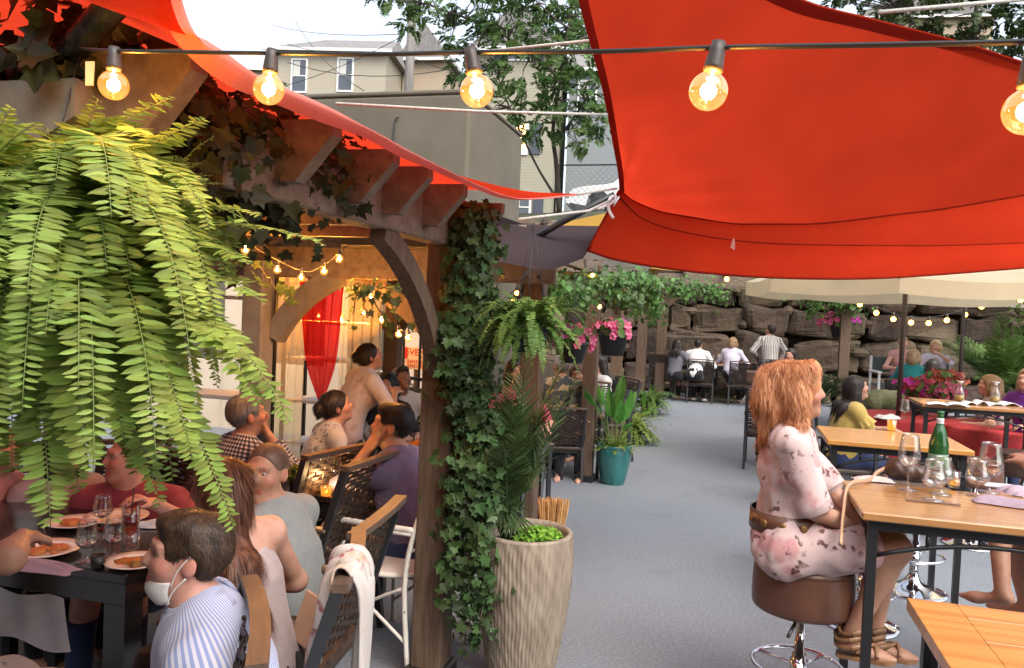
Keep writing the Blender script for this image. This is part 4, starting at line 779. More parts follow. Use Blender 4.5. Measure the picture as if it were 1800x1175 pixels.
# ---- teal pot
tc_ = G(1077, 850); t = thing('glazed_pot', 'glazed teal ceramic pot beside the square wooden post', 'pot', tc_)
mb = MB(); mb.lathe(np.concatenate([spline([(.0, 0), (.105, 0), (.12, .015), (.155, .15), (.178, .30), (.176, .37), (.183, .39), (.183, .405)], 26), np.array([(.168, .405), (.16, .36), (0, .35)])]), tc_, 40)
obj('pot', mb, mk('teal glaze', (.012, .10, .10), (.025, .17, .16), 6, .15, .1, 20, stretch=(3, 3, .6), coat=.6, spec=.6), t, True, True)
np.random.seed(4); t = thing('leafy_plant', 'broad leaved green plant growing from the teal pot', 'plant', tc_+ZX*.36); mb, ms = MB(), MB()
for k in range(20):
    a = np.random.uniform(0, 6.28); e = np.random.uniform(.9, 1.45); L = np.random.uniform(.25, .5); C = frond_curve(tc_+ZX*.36+np.array([math.cos(a), math.sin(a), 0])*.05, (math.cos(a)*math.cos(e), math.sin(a)*math.cos(e), math.sin(e)), L, .4, 8); ms.tube(C, .004, 5); d = C[-1]-C[-2]; leaves(mb, [C[-1]], [np.cross(d, [math.sin(a), -math.cos(a), 0])+rnd(1, .02)[0]], [nrm(d)+np.array([math.cos(a), math.sin(a), 0])*.6], np.random.uniform(.2, .36), LANCE*np.array([.75, 1]), .3)
obj('foliage', mb, M_['broad'], t, False, True); obj('stalks', ms, M_['fstem'], t, True, True)
small_fern('leafy_plant', 'short feathery greenery filling the rim of the teal pot', tc_+ZX*.37, .13, 60, (.1, .2), .035, (.2, 1.3), (.8, 2), None, 'fern', 14, 'plant', seed=7)
# ---- palm at far right, taller palm leaves by the wall
wp = P(1762, 700, 13.2); palm('big bushy palm in front of the boulder wall at the edge', (wp[0], wp[1], .7), 46, 1.35, (.5, 1.45), 12, .32, 24, lw=.12, mat='fern2')
mb = MB(); mb.lathe([(0, 0), (.22, 0), (.3, .75), (.26, .75), (0, .7)], (wp[0], wp[1], 0), 20); obj('pot', mb, mk('terracotta', (.28, .17, .1), (.2, .13, .09), 5, .8), bpy.data.objects['palm.001'], True, True)
gg = P(1440, 690, 14); palm('dull olive palm half hidden behind the red haired woman', (gg[0], gg[1], .3), 16, .9, (.7, 1.4), 14, .2, 22, lw=.16)
# ---- trees beyond the wall
def tree(name, label, base, limbs, tips, mat, nfr, Lf, lw, w, seed, spread, r0=.16, pairs=9):
    rng = np.random.RandomState(seed); np.random.seed(seed); t = thing(name, label, 'tree', base); ms, mb = MB(), MB(); pts = []
    for l in limbs: C = spline(l, 24); ms.tube(C, np.linspace(r0 if l is limbs[0] else r0*.55, .02, 24), 8); pts.append(C[7:])
    allp = np.concatenate(pts)
    for (c, r, n) in tips:
        nn = int(n*nfr); 
        for k in range(max(2, n*3)):
            d = rnd(1)[0]; p = np.asarray(c)+nrm(d)*r*rng.uniform(.3, .8)*np.array([1, 1, .75]); q = allp[np.argmin(np.linalg.norm(allp-p, axis=1))]; ms.tube([q, (p+q)/2+rnd(1, .1)[0], p], [.03, .018, .006], 4, False)
        for k in range(nn):
            d = nrm(rnd(1)[0]+np.array([0, 0, .15])); p = np.asarray(c)+d*np.array([1, 1, .72])*r*rng.uniform(.25, 1)**.6; frond(mb, None, p, d+rnd(1, .5)[0]+np.array([0, -.1, .1]), Lf*rng.uniform(.6, 1.1), rng.uniform(.8, 2.0), w, pairs, lw, .1, LANCE, swept=.2)
    obj('trunk', ms, M_['bark'], t, True, True); obj('crown', mb, M_[mat], t, False, True)
tb = P(983, 375, 25); D = 24
tips = [(P(x, y, D+dd), r, n) for x, y, dd, r, n in ((900, 30, 0, 1.1, 6), (970, 60, 1, 1.1, 6), (840, 15, 1, .9, 5), (760, 5, 1, .8, 4), (720, 45, 2, .45, 2), (1020, 100, -1, 1.0, 5), (930, 120, 0, 1.0, 6), (1000, 170, -1, .9, 5), (880, 190, 0, .75, 4), (960, 210, 0, .8, 5), (1040, 30, 0, 1, 5), (1050, 210, -1, .6, 3), (905, 235, 0, .5, 3), (690, -10, 2, .6, 3), (800, 60, 1, .6, 3), (1010, 20, 1, 1.2, 6), (1080, 120, 0, .9, 4), (900, -30, 0, 1.2, 6), (1030, 245, -1, .45, 2), (860, 90, 1, .8, 4), (820, 125, 1, .5, 2))]
tree('ailanthus_tree', 'airy green tree with feathery leaves behind the second red sail bulb', (tb[0], tb[1], tb[2]), [[tb, P(978, 290, 24.6), P(972, 230, 24.3), P(985, 140, 24), P(1000, 40, 24), P(1010, -60, 24)], [tb+ZX*.3, P(960, 320, 24.7), P(940, 285, 24.5), P(900, 200, 24.2), P(870, 120, 24.5)], [P(1100, 90, 23.5), P(1040, 70, 23.6), P(985, 40, 23.8), P(940, 0, 24)], [P(985, 140, 24), P(930, 90, 24.3), P(840, 40, 24.6), P(740, 5, 25)], [P(978, 250, 24.5), P(1020, 190, 24), P(1060, 120, 23.8)]], tips, 'tree', 9, .62, .62, .17, 21, 1, .09, 9)
tb = P(1690, 300, 27); D = 25
tips = [(P(x, y, D+dd), r, n) for x, y, dd, r, n in ((1560, -10, 1, 1.1, 5), (1620, 20, 0, 1.1, 6), (1690, 30, 0, 1.1, 6), (1750, 60, 0, 1.1, 6), (1800, 90, 0, 1.2, 6), (1640, -50, 0, 1.3, 5), (1740, -30, 0, 1.3, 5), (1830, 10, 0, 1.3, 5), (1700, 90, 1, 1, 5), (1600, 60, 1, 1, 4), (1490, -20, 2, .9, 3))]
tree('leafy_tree', 'dark leafy tree rising behind the upper edge of the big red sail', tb, [[tb, P(1695, 200, 26), P(1710, 80, 25.5), P(1720, -40, 25)], [P(1700, 170, 26), P(1640, 80, 25.5), P(1590, 20, 25.5)], [P(1705, 150, 26), P(1770, 90, 25.5), P(1820, 40, 25)]], tips, 'tree2', 9, .5, .7, .16, 31, 1, .22, 8)
# ================================================================ FIGURES: smooth implicit bodies meshed by surface nets
def surface_nets(Fd, org, h):
    nx, ny, nz = Fd.shape; ins = Fd < 0
    c = [Fd[i:nx-1+i, j:ny-1+j, k:nz-1+k] for i in (0, 1) for j in (0, 1) for k in (0, 1)]
    cs = sum((x < 0).astype(np.int8) for x in c); act = (cs > 0) & (cs < 8); I = np.argwhere(act)
    if len(I) == 0: return np.zeros((0, 3)), np.zeros((0, 4), int)
    vid = -np.ones(act.shape, np.int64); vid[act] = np.arange(len(I))
    cv = np.stack([x[act] for x in c], 1); off = np.array([(i, j, k) for i in (0, 1) for j in (0, 1) for k in (0, 1)], float)
    acc = np.zeros((len(I), 3)); cnt = np.zeros(len(I))
    for a, b in ((0, 1), (2, 3), (4, 5), (6, 7), (0, 2), (1, 3), (4, 6), (5, 7), (0, 4), (1, 5), (2, 6), (3, 7)):
        da, db = cv[:, a], cv[:, b]; x = (da < 0) != (db < 0)
        t = np.where(x, da/np.where(x, da-db, 1), 0)
        acc[x] += (off[a] + t[:, None]*(off[b]-off[a]))[x]; cnt[x] += 1
    V = (I + acc/cnt[:, None])*h + org; Q = []
    for ax in range(3):
        s = [slice(None)]*3; s2 = [slice(None)]*3; s[ax] = slice(0, -1); s2[ax] = slice(1, None)
        A_, B_ = ins[tuple(s)], ins[tuple(s2)]; E_ = np.argwhere(A_ != B_); u, v = (ax+1) % 3, (ax+2) % 3
        lim = np.array(act.shape); ok = (E_[:, u] > 0) & (E_[:, v] > 0) & (E_[:, u] < lim[u]) & (E_[:, v] < lim[v]) & (E_[:, ax] < lim[ax]); E_ = E_[ok]
        fl = A_[tuple(E_.T)]
        def at(du, dv): e = E_.copy(); e[:, u] -= du; e[:, v] -= dv; return vid[tuple(e.T)]
        q = np.stack([at(1, 1), at(0, 1), at(0, 0), at(1, 0)], 1); q[~fl] = q[~fl][:, ::-1]; Q.append(q)
    Q = np.concatenate(Q); return V, Q[(Q >= 0).all(1)]
class Layer:
    def __init__(s): s.pr = []; s.cut = []; s.neg = []; s.wr = None; s.sub = None
    def cone(s, a, b, ra, rb, col=0, k=.02, flat=None): s.pr.append(('c', np.asarray(a, float), np.asarray(b, float), ra, rb, col, k, flat)); return s
    def ell(s, c, r, R=None, col=0, k=.02): s.pr.append(('e', np.asarray(c, float), np.broadcast_to(np.asarray(r, float), (3,)), np.eye(3) if R is None else R, None, col, k, None)); return s
    def chain(s, pts, rs, col=0, k=.02, flat=None):
        for i in range(len(pts)-1): s.cone(pts[i], pts[i+1], rs[i], rs[i+1], col, k, flat)
        return s
    def bounds(s):
        lo = np.full(3, 1e9); hi = -lo
        for p in s.pr:
            if p[0] == 'c':
                m = max(p[3], p[4]); lo = np.minimum(lo, np.minimum(p[1], p[2])-m); hi = np.maximum(hi, np.maximum(p[1], p[2])+m)
            else: m = p[2].max(); lo = np.minimum(lo, p[1]-m); hi = np.maximum(hi, p[1]+m)
        return lo, hi
    def dist(s, p, X):
        if p[0] == 'c':
            a, b, ra, rb, fl = p[1], p[2], p[3], p[4], p[7]; ba = b-a; pa = X-a
            if fl is not None: ax, f = fl; pa = pa + (f-1)*(pa@ax)[..., None]*ax; ba = ba + (f-1)*(ba@ax)*ax
            t = np.clip((pa@ba)/(ba@ba+1e-12), 0, 1); d = np.linalg.norm(pa-t[..., None]*ba, axis=-1)-(ra+(rb-ra)*t)
            return d*(1 if fl is None else .85)
        q = (X-p[1])@p[3]; k0 = np.linalg.norm(q/p[2], axis=-1); k1 = np.linalg.norm(q/p[2]**2, axis=-1); return k0*(k0-1)/(k1+1e-9)
    def mesh(s, h):
        lo, hi = s.bounds(); lo = lo-.03-2*h; hi = hi+.03+2*h; n = np.ceil((hi-lo)/h).astype(int)+1
        Fd = np.full(n, .3, np.float32); Id = np.zeros(n, np.int16); best = np.full(n, 9., np.float32)
        ax = [lo[i]+h*np.arange(n[i]) for i in range(3)]
        def block(p, mg):
            if p[0] == 'c': m = max(p[3], p[4])+mg; l, u = np.minimum(p[1], p[2])-m, np.maximum(p[1], p[2])+m
            else: m = p[2].max()+mg; l, u = p[1]-m, p[1]+m
            i0 = np.maximum(((l-lo)/h).astype(int), 0); i1 = np.minimum(((u-lo)/h).astype(int)+2, n); sl = tuple(slice(a, b) for a, b in zip(i0, i1))
            if (i1 <= i0).any(): return sl, None
            return sl, np.stack(np.meshgrid(*[ax[i][sl[i]] for i in range(3)], indexing='ij'), -1)
        for p in s.pr:
            sl, X = block(p, max(p[6], .02)+3*h); 
            if X is None: continue
            d = s.dist(p, X).astype(np.float32); f = Fd[sl]; k = p[6]; hh = np.maximum(k-np.abs(f-d), 0)/k
            Fd[sl] = np.minimum(f, d)-hh*hh*k*.25; w = d < best[sl]; best[sl][w] = d[w]; Id[sl][w] = p[5]
        for p in s.neg:
            sl, X = block(p, .03+3*h)
            if X is None: continue
            d = -s.dist(p, X).astype(np.float32); f = Fd[sl]; k = p[6]; hh = np.maximum(k-np.abs(f-d), 0)/k; Fd[sl] = np.maximum(f, d)+hh*hh*k*.25
        if s.cut or s.wr:
            X = np.stack(np.meshgrid(*ax, indexing='ij'), -1)
            if s.wr: near = np.abs(Fd) < .06; Fd[near] += s.wr(X[near]).astype(np.float32)
            for pt, nn in s.cut: Fd = np.maximum(Fd, ((X-pt)@nn).astype(np.float32))
        V, Q = surface_nets(Fd, lo, h)
        if len(V) == 0: return V, Q, np.zeros(0, int)
        g = np.clip(np.rint((V-lo)/h).astype(int), 0, n-1); return V, Q, Id[tuple(g.T)]
def wrinkle(amp, f=22, seed=0, vert=1.0):
    r = np.random.RandomState(seed); ph = r.uniform(0, 6, 8)
    def fn(X):
        x, y, z = X[..., 0], X[..., 1], X[..., 2]*vert
        w = np.sin(f*.4*x+ph[0])+np.sin(f*.37*y+1.3*ph[1])
        return amp*((.8-1.6*np.abs(np.sin(f*.5*(z*.9+.5*x)+w+ph[2])))*.55+np.sin(f*(z*.9+.5*x)+2*w+ph[2])*.2+np.sin(f*1.7*(z*.5-.6*y+.3*x)+1.5*w+ph[3])*.35+np.sin(f*2.9*(x+y*.7)+ph[4]+w)*.2)
    return fn
def vnormals(V, Q):
    fn = np.cross(V[Q[:, 2]]-V[Q[:, 0]], V[Q[:, 3]]-V[Q[:, 1]]); N = np.zeros_like(V)
    for j in range(4): np.add.at(N, Q[:, j], fn)
    return N/(np.linalg.norm(N, axis=1, keepdims=True)+1e-12)
def colmesh(name, V, Q, ids, pal):
    me = fast_mesh(name, V, Q, True); a = me.color_attributes.new('Col', 'FLOAT_COLOR', 'POINT')
    c = np.ones((len(V), 4), np.float32); c[:, :3] = np.asarray(pal, np.float32)[ids]; 
    a.data.foreach_set('color', c.ravel()); return me
M_['skin'] = mk('skin', (1, 1, 1), (.78, .62, .55), 30, .48, .12, 180, attr='Col', spec=.35, sss=.12, bdist=.002)
def hairmat(name, c, c2): return mk(name, c, c2, 55, .45, .5, 90, stretch=(1, 1, .18), spec=.35, bdist=.004)
HAIR = {'buzzed': hairmat('cropped hair', (.09, .05, .033), (.17, .10, .07)), 'red': hairmat('red hair', (.36, .115, .042), (.66, .32, .15)), 'brown': hairmat('brown hair', (.045, .016, .008), (.15, .055, .025)), 'dark': hairmat('dark hair', (.010, .007, .006), (.03, .02, .016)),
        'black': hairmat('black hair', (.008, .007, .008), (.02, .018, .02)), 'blonde': hairmat('blonde hair', (.38, .25, .12), (.62, .46, .26)), 'grey': hairmat('grey hair', (.09, .088, .085), (.30, .29, .28)),
        'short': hairmat('short brown hair', (.03, .018, .011), (.085, .05, .03)), 'dblonde': hairmat('dark blonde hair', (.16, .09, .045), (.36, .23, .12))}
SK = {'fair': (.52, .30, .22), 'tan': (.42, .23, .155), 'warm': (.45, .245, .165), 'deep': (.30, .15, .09), 'pink': (.55, .30, .235)}
def ik(a, b, l1, l2, hint):
    d = b-a; L = np.linalg.norm(d); L2 = min(L, (l1+l2)*.995); 
    if L2 < abs(l1-l2)*1.05: L2 = abs(l1-l2)*1.05
    dn = d/(L+1e-9); b2 = a+dn*L2; x = (l1*l1-l2*l2+L2*L2)/(2*L2); hgt = math.sqrt(max(l1*l1-x*x, 0)); hv = np.asarray(hint, float); hv = nrm(hv-dn*(hv@dn)); return a+dn*x+hv*hgt, b2
def pattern(kind, c, c2=None, c3=None, s=1.0):
    def col(N, L):
        v = _vec(N, L)
        if kind == 'stripe':
            w = N('ShaderNodeTexWave'); w.bands_direction = 'X'; w.inputs['Scale'].default_value = 16*s; w.inputs['Distortion'].default_value = .4; w.inputs['Detail'].default_value = 1; w.inputs['Detail Scale'].default_value = 1
            tc = N('ShaderNodeAttribute'); tc.attribute_name = 'LP'; L(tc.outputs['Vector'], w.inputs[0]); return _mixc(N, L, _ramp(N, L, w.outputs['Fac'], [(.42, 0.), (.58, 1.)]), c, c2)
        if kind == 'check':
            tc = N('ShaderNodeAttribute'); tc.attribute_name = 'LP'; o = []
            for bd in 'XZ':
                w = N('ShaderNodeTexWave'); w.bands_direction = bd; w.inputs['Scale'].default_value = 9*s; L(tc.outputs['Vector'], w.inputs[0]); o.append(_ramp(N, L, w.outputs['Fac'], [(.45, 0.), (.55, 1.)]))
            return _mixc(N, L, o[1], _mixc(N, L, o[0], c, c3), _mixc(N, L, o[0], c3, c2))
        if kind == 'floral':
            a = _mixc(N, L, _ramp(N, L, _noise(N, L, v, 7*s, 3), [(.52, 0.), (.62, .55)]), c, c3)
            vo = N('ShaderNodeTexVoronoi'); vo.inputs['Scale'].default_value = 17*s; nd = N('ShaderNodeTexNoise'); nd.inputs['Scale'].default_value = 22*s; nd.inputs['Detail'].default_value = 3; L(v, nd.inputs['Vector']); va = N('ShaderNodeVectorMath'); va.operation = 'MULTIPLY_ADD'; va.inputs[1].default_value = (.09, .09, .09); L(nd.outputs['Color'], va.inputs[0]); L(v, va.inputs[2]); L(va.outputs[0], vo.inputs['Vector'])
            r = _ramp(N, L, vo.outputs['Distance'], [(.26, .9), (.42, 0.)]); n2 = _ramp(N, L, _noise(N, L, v, 5.5*s, 2), [(.46, 0.), (.53, 1.)])
            mm = N('ShaderNodeMath'); mm.operation = 'MULTIPLY'; L(r, mm.inputs[0]); L(n2, mm.inputs[1]); return _mixc(N, L, mm.outputs[0], a, c2)
        if kind == 'camo':
            a = _mixc(N, L, _ramp(N, L, _noise(N, L, _vec(N, L, (1, 1, 1.8)), 9*s, 2), [(.47, 0.), (.49, 1.)]), c, c2)
            return _mixc(N, L, _ramp(N, L, _noise(N, L, _vec(N, L, (1.1, 1, 1.9), (1, 2, 0)), 11*s, 2), [(.55, 0.), (.57, 1.)]), a, c3)
        if kind == 'blotch':
            return _mixc(N, L, _ramp(N, L, _noise(N, L, v, 6*s, 5, .65), [(.5, 0.), (.66, 1.)]), c, c2)
        return _mixc(N, L, _ramp(N, L, _noise(N, L, v, 30, 4), [(.3, 0.), (.7, 1.)]), c, tuple(x*.88 for x in c))
    return mk('cloth '+kind, None, col=col, rough=.85, bump=.25, bscale=320, spec=.2, sheen=.15, bdist=.002)
def strands(V, Nn, count, L, flow, seed=0, w=.0022, curl=0.0, lift=.004, segs=6, fq=(35, 70)):
    r = np.random.RandomState(seed); i = r.choice(len(V), count); p = V[i] + Nn[i]*.001; n = Nn[i]; ph = r.uniform(0, 6, count); Lr = L*r.uniform(.5, 1.2, count); fr = r.uniform(*fq, count)*(1 if segs < 9 else 1.3)
    P_ = [p]; 
    for sgm in range(segs):
        d = flow(p); d = d-(d*n).sum(1, keepdims=True)*n*(.9 if sgm < 3 else .6); d /= np.linalg.norm(d, axis=1, keepdims=True)+1e-9
        side = np.cross(n, d); st = (Lr/segs)[:, None]
        p = p+d*st+n*(lift/segs)*(1 if sgm < 3 else -.3)+side*(np.sin(ph+fr*sgm*Lr/segs)*curl)[:, None]*st+n*(np.cos(ph+fr*sgm*Lr/segs)*curl*.5)[:, None]*st; P_.append(p)
    P_ = np.stack(P_, 1); d = np.gradient(P_, axis=1); sd = np.cross(n[:, None], d); sd /= np.linalg.norm(sd, axis=2, keepdims=True)+1e-9
    ww = w*np.linspace(1, .25, segs+1)[None, :, None]; A_, B_ = P_+sd*ww, P_-sd*ww; Vs = np.stack([A_, B_], 2).reshape(-1, 3)
    b = (np.arange(count)*(segs+1)*2)[:, None]+np.arange(segs)[None]*2; b = b.ravel(); return Vs, np.stack([b, b+1, b+3, b+2], 1)
def person(label, head, yaw, H=1.7, sex='f', skin='fair', hair=('dark', 'short'), lean=8, side=0, hy=0, hp=0, hr=0, handR=None, handL=None, footR=None, footL=None, top=None, bottom=None, shoe=None,
           h=.009, bulk=1.0, group=None, stand=False, elbowR=(1, -.4, -.8), elbowL=(-1, -.4, -.8), kneeR=(0, 1, .8), kneeL=(0, 1, .8), twist=0, hscale=.94, curl=.5, nstr=0, ground=None, palmR=(0, 0, -1), palmL=(0, 0, -1), lower=True, spine=0, at=None, bust=1.0):
    if at is None: yaw = yaw-math.degrees(math.atan2(head[0]-900, F))
    sc = H/1.7; u = nrm((math.sin(rad(side)), math.sin(rad(lean)), math.cos(rad(lean)))); rt = np.array([1., 0, 0]); rt = nrm(rt-u*(rt@u)); f = np.cross(u, rt)
    Rt = rotz(rad(twist)); rt2 = rt*math.cos(rad(twist))+f*math.sin(rad(twist)); f2 = np.cross(u, rt2); m = sex == 'm'
    u2 = nrm(u+f*math.sin(rad(spine)))
    up_, P1, P2, P3, Nk = [sc*x for x in (u*0, u*.17, u*.17+u2*.16, u*.17+u2*.26, u*.17+u2*.335)]
    sh = (.188 if m else .165)*sc*(1+.35*(bulk-1)); Sr, Sl = P3+u2*.012*sc+rt2*sh, P3+u2*.012*sc-rt2*sh
    # head frame
    HR = rotz(rad(hy))@rotx(rad(-hp))@roty(rad(hr)); hr_, hf, hu = HR[:, 0], HR[:, 1], HR[:, 2]; hs = sc*hscale
    Hc = Nk+nrm(u2+np.array([0, .25, .9]))*.085*sc+hu*.06*hs+hf*.015*hs; Hp = lambda r, fo, up: Hc+hs*(hr_*r+hf*fo+hu*up)
    if at is None:
        tgt = P(*head); org = tgt-rotz(rad(yaw))@Hc
    else: org = np.asarray(at, float)
    Rw = rotz(rad(yaw)); gz = -org[2] if ground is None else ground-org[2]
    hipw = .085*sc; hj = lambda s: rt*s*hipw-u*.02*sc
    if stand: dfR, dfL = np.array([.09, .05, gz+.07*sc]), np.array([-.09, -.03, gz+.07*sc])
    else: dfR, dfL = np.array([.11, .42*sc, gz+.07*sc]), np.array([-.11, .40*sc, gz+.07*sc])
    wl = lambda v: None if v is None else (Rw.T@(P(*v[1:])-org) if isinstance(v[0], str) else v)
    handR, handL, footR, footL = map(wl, (handR, handL, footR, footL))
    fR = dfR if footR is None else np.asarray(footR, float); fL = dfL if footL is None else np.asarray(footL, float)
    hRt = np.array([.17, .36, .2]) if handR is None else np.asarray(handR, float); hLt = np.array([-.17, .36, .2]) if handL is None else np.asarray(handL, float)
    lk = .43*sc; kR, fR = ik(hj(1), fR, lk, lk*.98, kneeR); kL, fL = ik(hj(-1), fL, lk, lk*.98, kneeL)
    eR, wR = ik(Sr, hRt, .285*sc, .245*sc, elbowR); eL, wL = ik(Sl, hLt, .285*sc, .245*sc, elbowL)
    body = Layer(); fl = (f2, 1.32); flp = (f, 1.15); bk = bulk
    ws, ch, pe = ((.142, .162, .150) if m else (.125, .142, .160)); B0 = up_+u*(.0 if stand else .05)*sc; pe = pe if stand else .146
    T = [(B0, P1, pe*bk*sc, ws*bk*sc, flp), (P1, P2, ws*bk*sc, ch*(.5+.5*bk)*sc, fl), (P2, P3, ch*(.5+.5*bk)*sc, (.115 if m else .10)*sc, fl)]
    for a, b, ra, rb, q in T: body.cone(a, b, ra, rb, 0, .05, q)
    for s, Sx in ((1, Sr), (-1, Sl)): body.cone(P3+u2*.02*sc+rt2*s*.05*sc, Sx, .062*sc, (.058 if m else .05)*sc, 0, .05)
    for s in (1, -1): body.cone(Nk+u2*.012*sc-f2*.012*sc, P3+u2*.03*sc+rt2*s*sh*.75-f2*.01*sc, .046*sc, .036*sc, 0, .04)
    br = []
    if not m:
        for s in (1, -1): br.append((P2+f2*.085*sc*bk+rt2*s*.072*sc+u2*.0, (.062*sc*bk*bust, .058*sc*bk*bust, .062*sc*bk*bust)))
        for c_, r_ in br: body.ell(c_, r_, None, 0, .04)
    body.cone(Nk-u2*.02*sc, Hc+hs*(-hu*.075-hf*.012), (.058 if m else .047)*sc*(.6+.4*bk), (.054 if m else .044)*hs, 0, .03)
    # head: skull, jaw, features.  colours: 0 skin 1 lips 2 brow 3 eye white 4 iris 5 cheek/ear tint
    body.ell(Hp(0, -.012, .035), np.array([.074, .094, .083])*hs, HR, 0, .02); body.ell(Hp(0, .028, -.035), np.array([.058 if not m else .062, .066, .083])*hs, HR, 0, .04)
    body.ell(Hp(0, .071, -.092), np.array([.024, .02, .018])*hs, HR, 0, .03); body.cone(Hp(0, .091, .022), Hp(0, .108, -.018), .008*hs, .0105*hs, 0, .018); body.ell(Hp(0, .101, -.022), np.array([.0165, .010, .009])*hs, HR, 0, .012)
    for s in (1, -1):
        body.ell(Hp(s*.076, -.008, -.005), np.array([.010, .020, .031])*hs, HR@rotz(s*.35), 5, .008); body.ell(Hp(s*.040, .062, -.022), np.array([.024, .022, .02])*hs, HR, 5, .03)
        body.cone(Hp(s*.014, .089, .036), Hp(s*.046, .078, .034), .010*hs, .008*hs, 0, .02); body.cone(Hp(s*.016, .0955, .0365), Hp(s*.047, .083, .036), .0036*hs, .0026*hs, 2, .004); body.cone(Hp(s*.018, .083, .0225), Hp(s*.046, .077, .020), .0050*hs, .0050*hs, 0, .008)
        body.neg.append(('e', Hp(s*.032, .098, .012), np.array([.019, .014, .011])*hs, HR, None, 0, .012, None))
    body.cone(Hp(-.021, .0875, -.056), Hp(.021, .0875, -.056), .0055*hs, .0055*hs, 1, .006); body.cone(Hp(-.016, .088, -.065), Hp(.016, .088, -.065), .0062*hs, .0062*hs, 1, .006)
    eye = Layer()
    # arms and hands
    for s, Sx, e, w, pn in ((1, Sr, eR, wR, palmR), (-1, Sl, eL, wL, palmL)):
        ar = (.046 if m else .041)*sc*(.55+.45*bk); body.chain([Sx, e, w], [ar*1.08, ar*.84, .0255*sc], 0, .03); body.cone(e, e+(w-e)*.35, ar*.8, ar*.88, 0, .02)
        d = nrm(w-e); pn_ = np.asarray(pn, float); pn_ = nrm(pn_-d*(pn_@d)); lat = np.cross(d, pn_)*s*-1   # lat points to the thumb side
        d = nrm(d+.15*pn_) ; PR = np.stack([lat, pn_, d], 1); q = .98*sc
        body.ell(w+d*.045*q, np.array([.041, .0155, .052])*q, PR, 0, .02); 
        for j, (lo, le) in enumerate(((.030, .070), (.010, .080), (-.011, .074), (-.030, .058))):
            b0 = w+q*(d*(.083-.004*abs(j-1))+lat*lo); d1 = nrm(d+pn_*(curl*.55+.06*j)+lat*lo*1.8); d2 = nrm(d+pn_*(curl*1.9+.1*j)+lat*lo); m1 = b0+d1*le*.5*q; rr = max(.0088*q, h*.72)
            body.chain([b0-d*.02*q, b0, m1, m1+d2*le*.5*q], [rr, rr*1.05, rr*.97, rr*.82], 0, .006)
        t0 = w+q*(d*.022+lat*.026); t1 = t0+q*(d*.032+lat*.030+pn_*.016); t2 = t1+q*nrm(d*.9+lat*.25+pn_*.5)*.032; body.chain([t0, t1, t2], [.0135*q, .0105*q, .0085*q], 0, .01)
    if lower:
        for s, kn, ft, hj_ in ((1, kR, fR, hj(1)), (-1, kL, fL, hj(-1))):
            th = .078*sc*(.5+.5*bk); body.chain([hj_, kn, ft], [th*1.12, .053*sc, .034*sc], 0, .04); body.ell(kn+(ft-kn)*.28-nrm(np.cross(np.cross(ft-kn, hj_-kn), ft-kn))*-.012*sc, (.05*sc, .05*sc, .10*sc), np.stack(frame(ft-kn), 1), 0, .04)
            tv = nrm(np.array([0, 1, 0])*.9+nrm(ft-kn)*.12); dn = np.array([0, 0, -.045*sc]); body.cone(ft+dn*.7-tv*.02, ft+dn+tv*.11*sc, .034*sc, .030*sc, 0, .03, (np.array([0, 0, 1.]), 1.3)); body.cone(ft+dn+tv*.11*sc, ft+dn+tv*.165*sc, .032*sc, .018*sc, 0, .03, (np.array([0, 0, 1.]), 1.5))
    sk = np.array(SK[skin]); hc = {'red': (.35, .12, .04), 'blonde': (.3, .19, .1), 'grey': (.08, .07, .06), 'dblonde': (.15, .09, .05)}.get(hair[0], (.02, .013, .01))
    pal = [sk, sk*np.array([.95, .52, .55]), np.array(hc)*.8+sk*.12, (.7, .68, .65), (.03, .02, .015), sk*np.array([1.04, .86, .84])]
    root = thing('person', label, 'person', org, rad(yaw), group)
    V, Q, ids = body.mesh(h); o = obj('body', colmesh('body', V, Q, ids, pal), M_['skin'], root)
    if h < .0125:
        for s in (1, -1):
            mb = MB(); mb.ball(Hp(s*.032, .0725, .012), .0125*hs, 12); ob = obj('eye', mb, M_['eyewhite'], root, True)
            mi = MB(); mi.ball(Hp(s*.032, .0725, .012)+hf*.0075*hs-hu*.002*hs, .0064*hs, 8); obj('iris', mi, M_['iris'], ob, True)
    # ---- clothes
    def LP(me, V, ids=None):
        V = np.asarray(V, float); L_ = np.stack([np.arctan2(V@rt2, V@f2-.02)*.15, V@f2, V@u], 1)
        if ids is not None:
            for c_, Sx, e, w in ((1, Sr, eR, wR), (2, Sl, eL, wL)):
                for seg, (p_, q_) in ((0, (Sx, e)), (1, (e, w))):
                    x_, y_, z_ = frame(q_-p_, f2+.3*u); mk_ = (ids == c_+2*seg); D_ = V[mk_]-p_; L_[mk_] = np.stack([np.arctan2(D_@x_, D_@y_)*.055, D_@y_, D_@z_+.3*seg], 1)
        V = L_
        a = me.attributes.new('LP', 'FLOAT_VECTOR', 'POINT'); a.data.foreach_set('vector', np.asarray(V, np.float32).ravel())
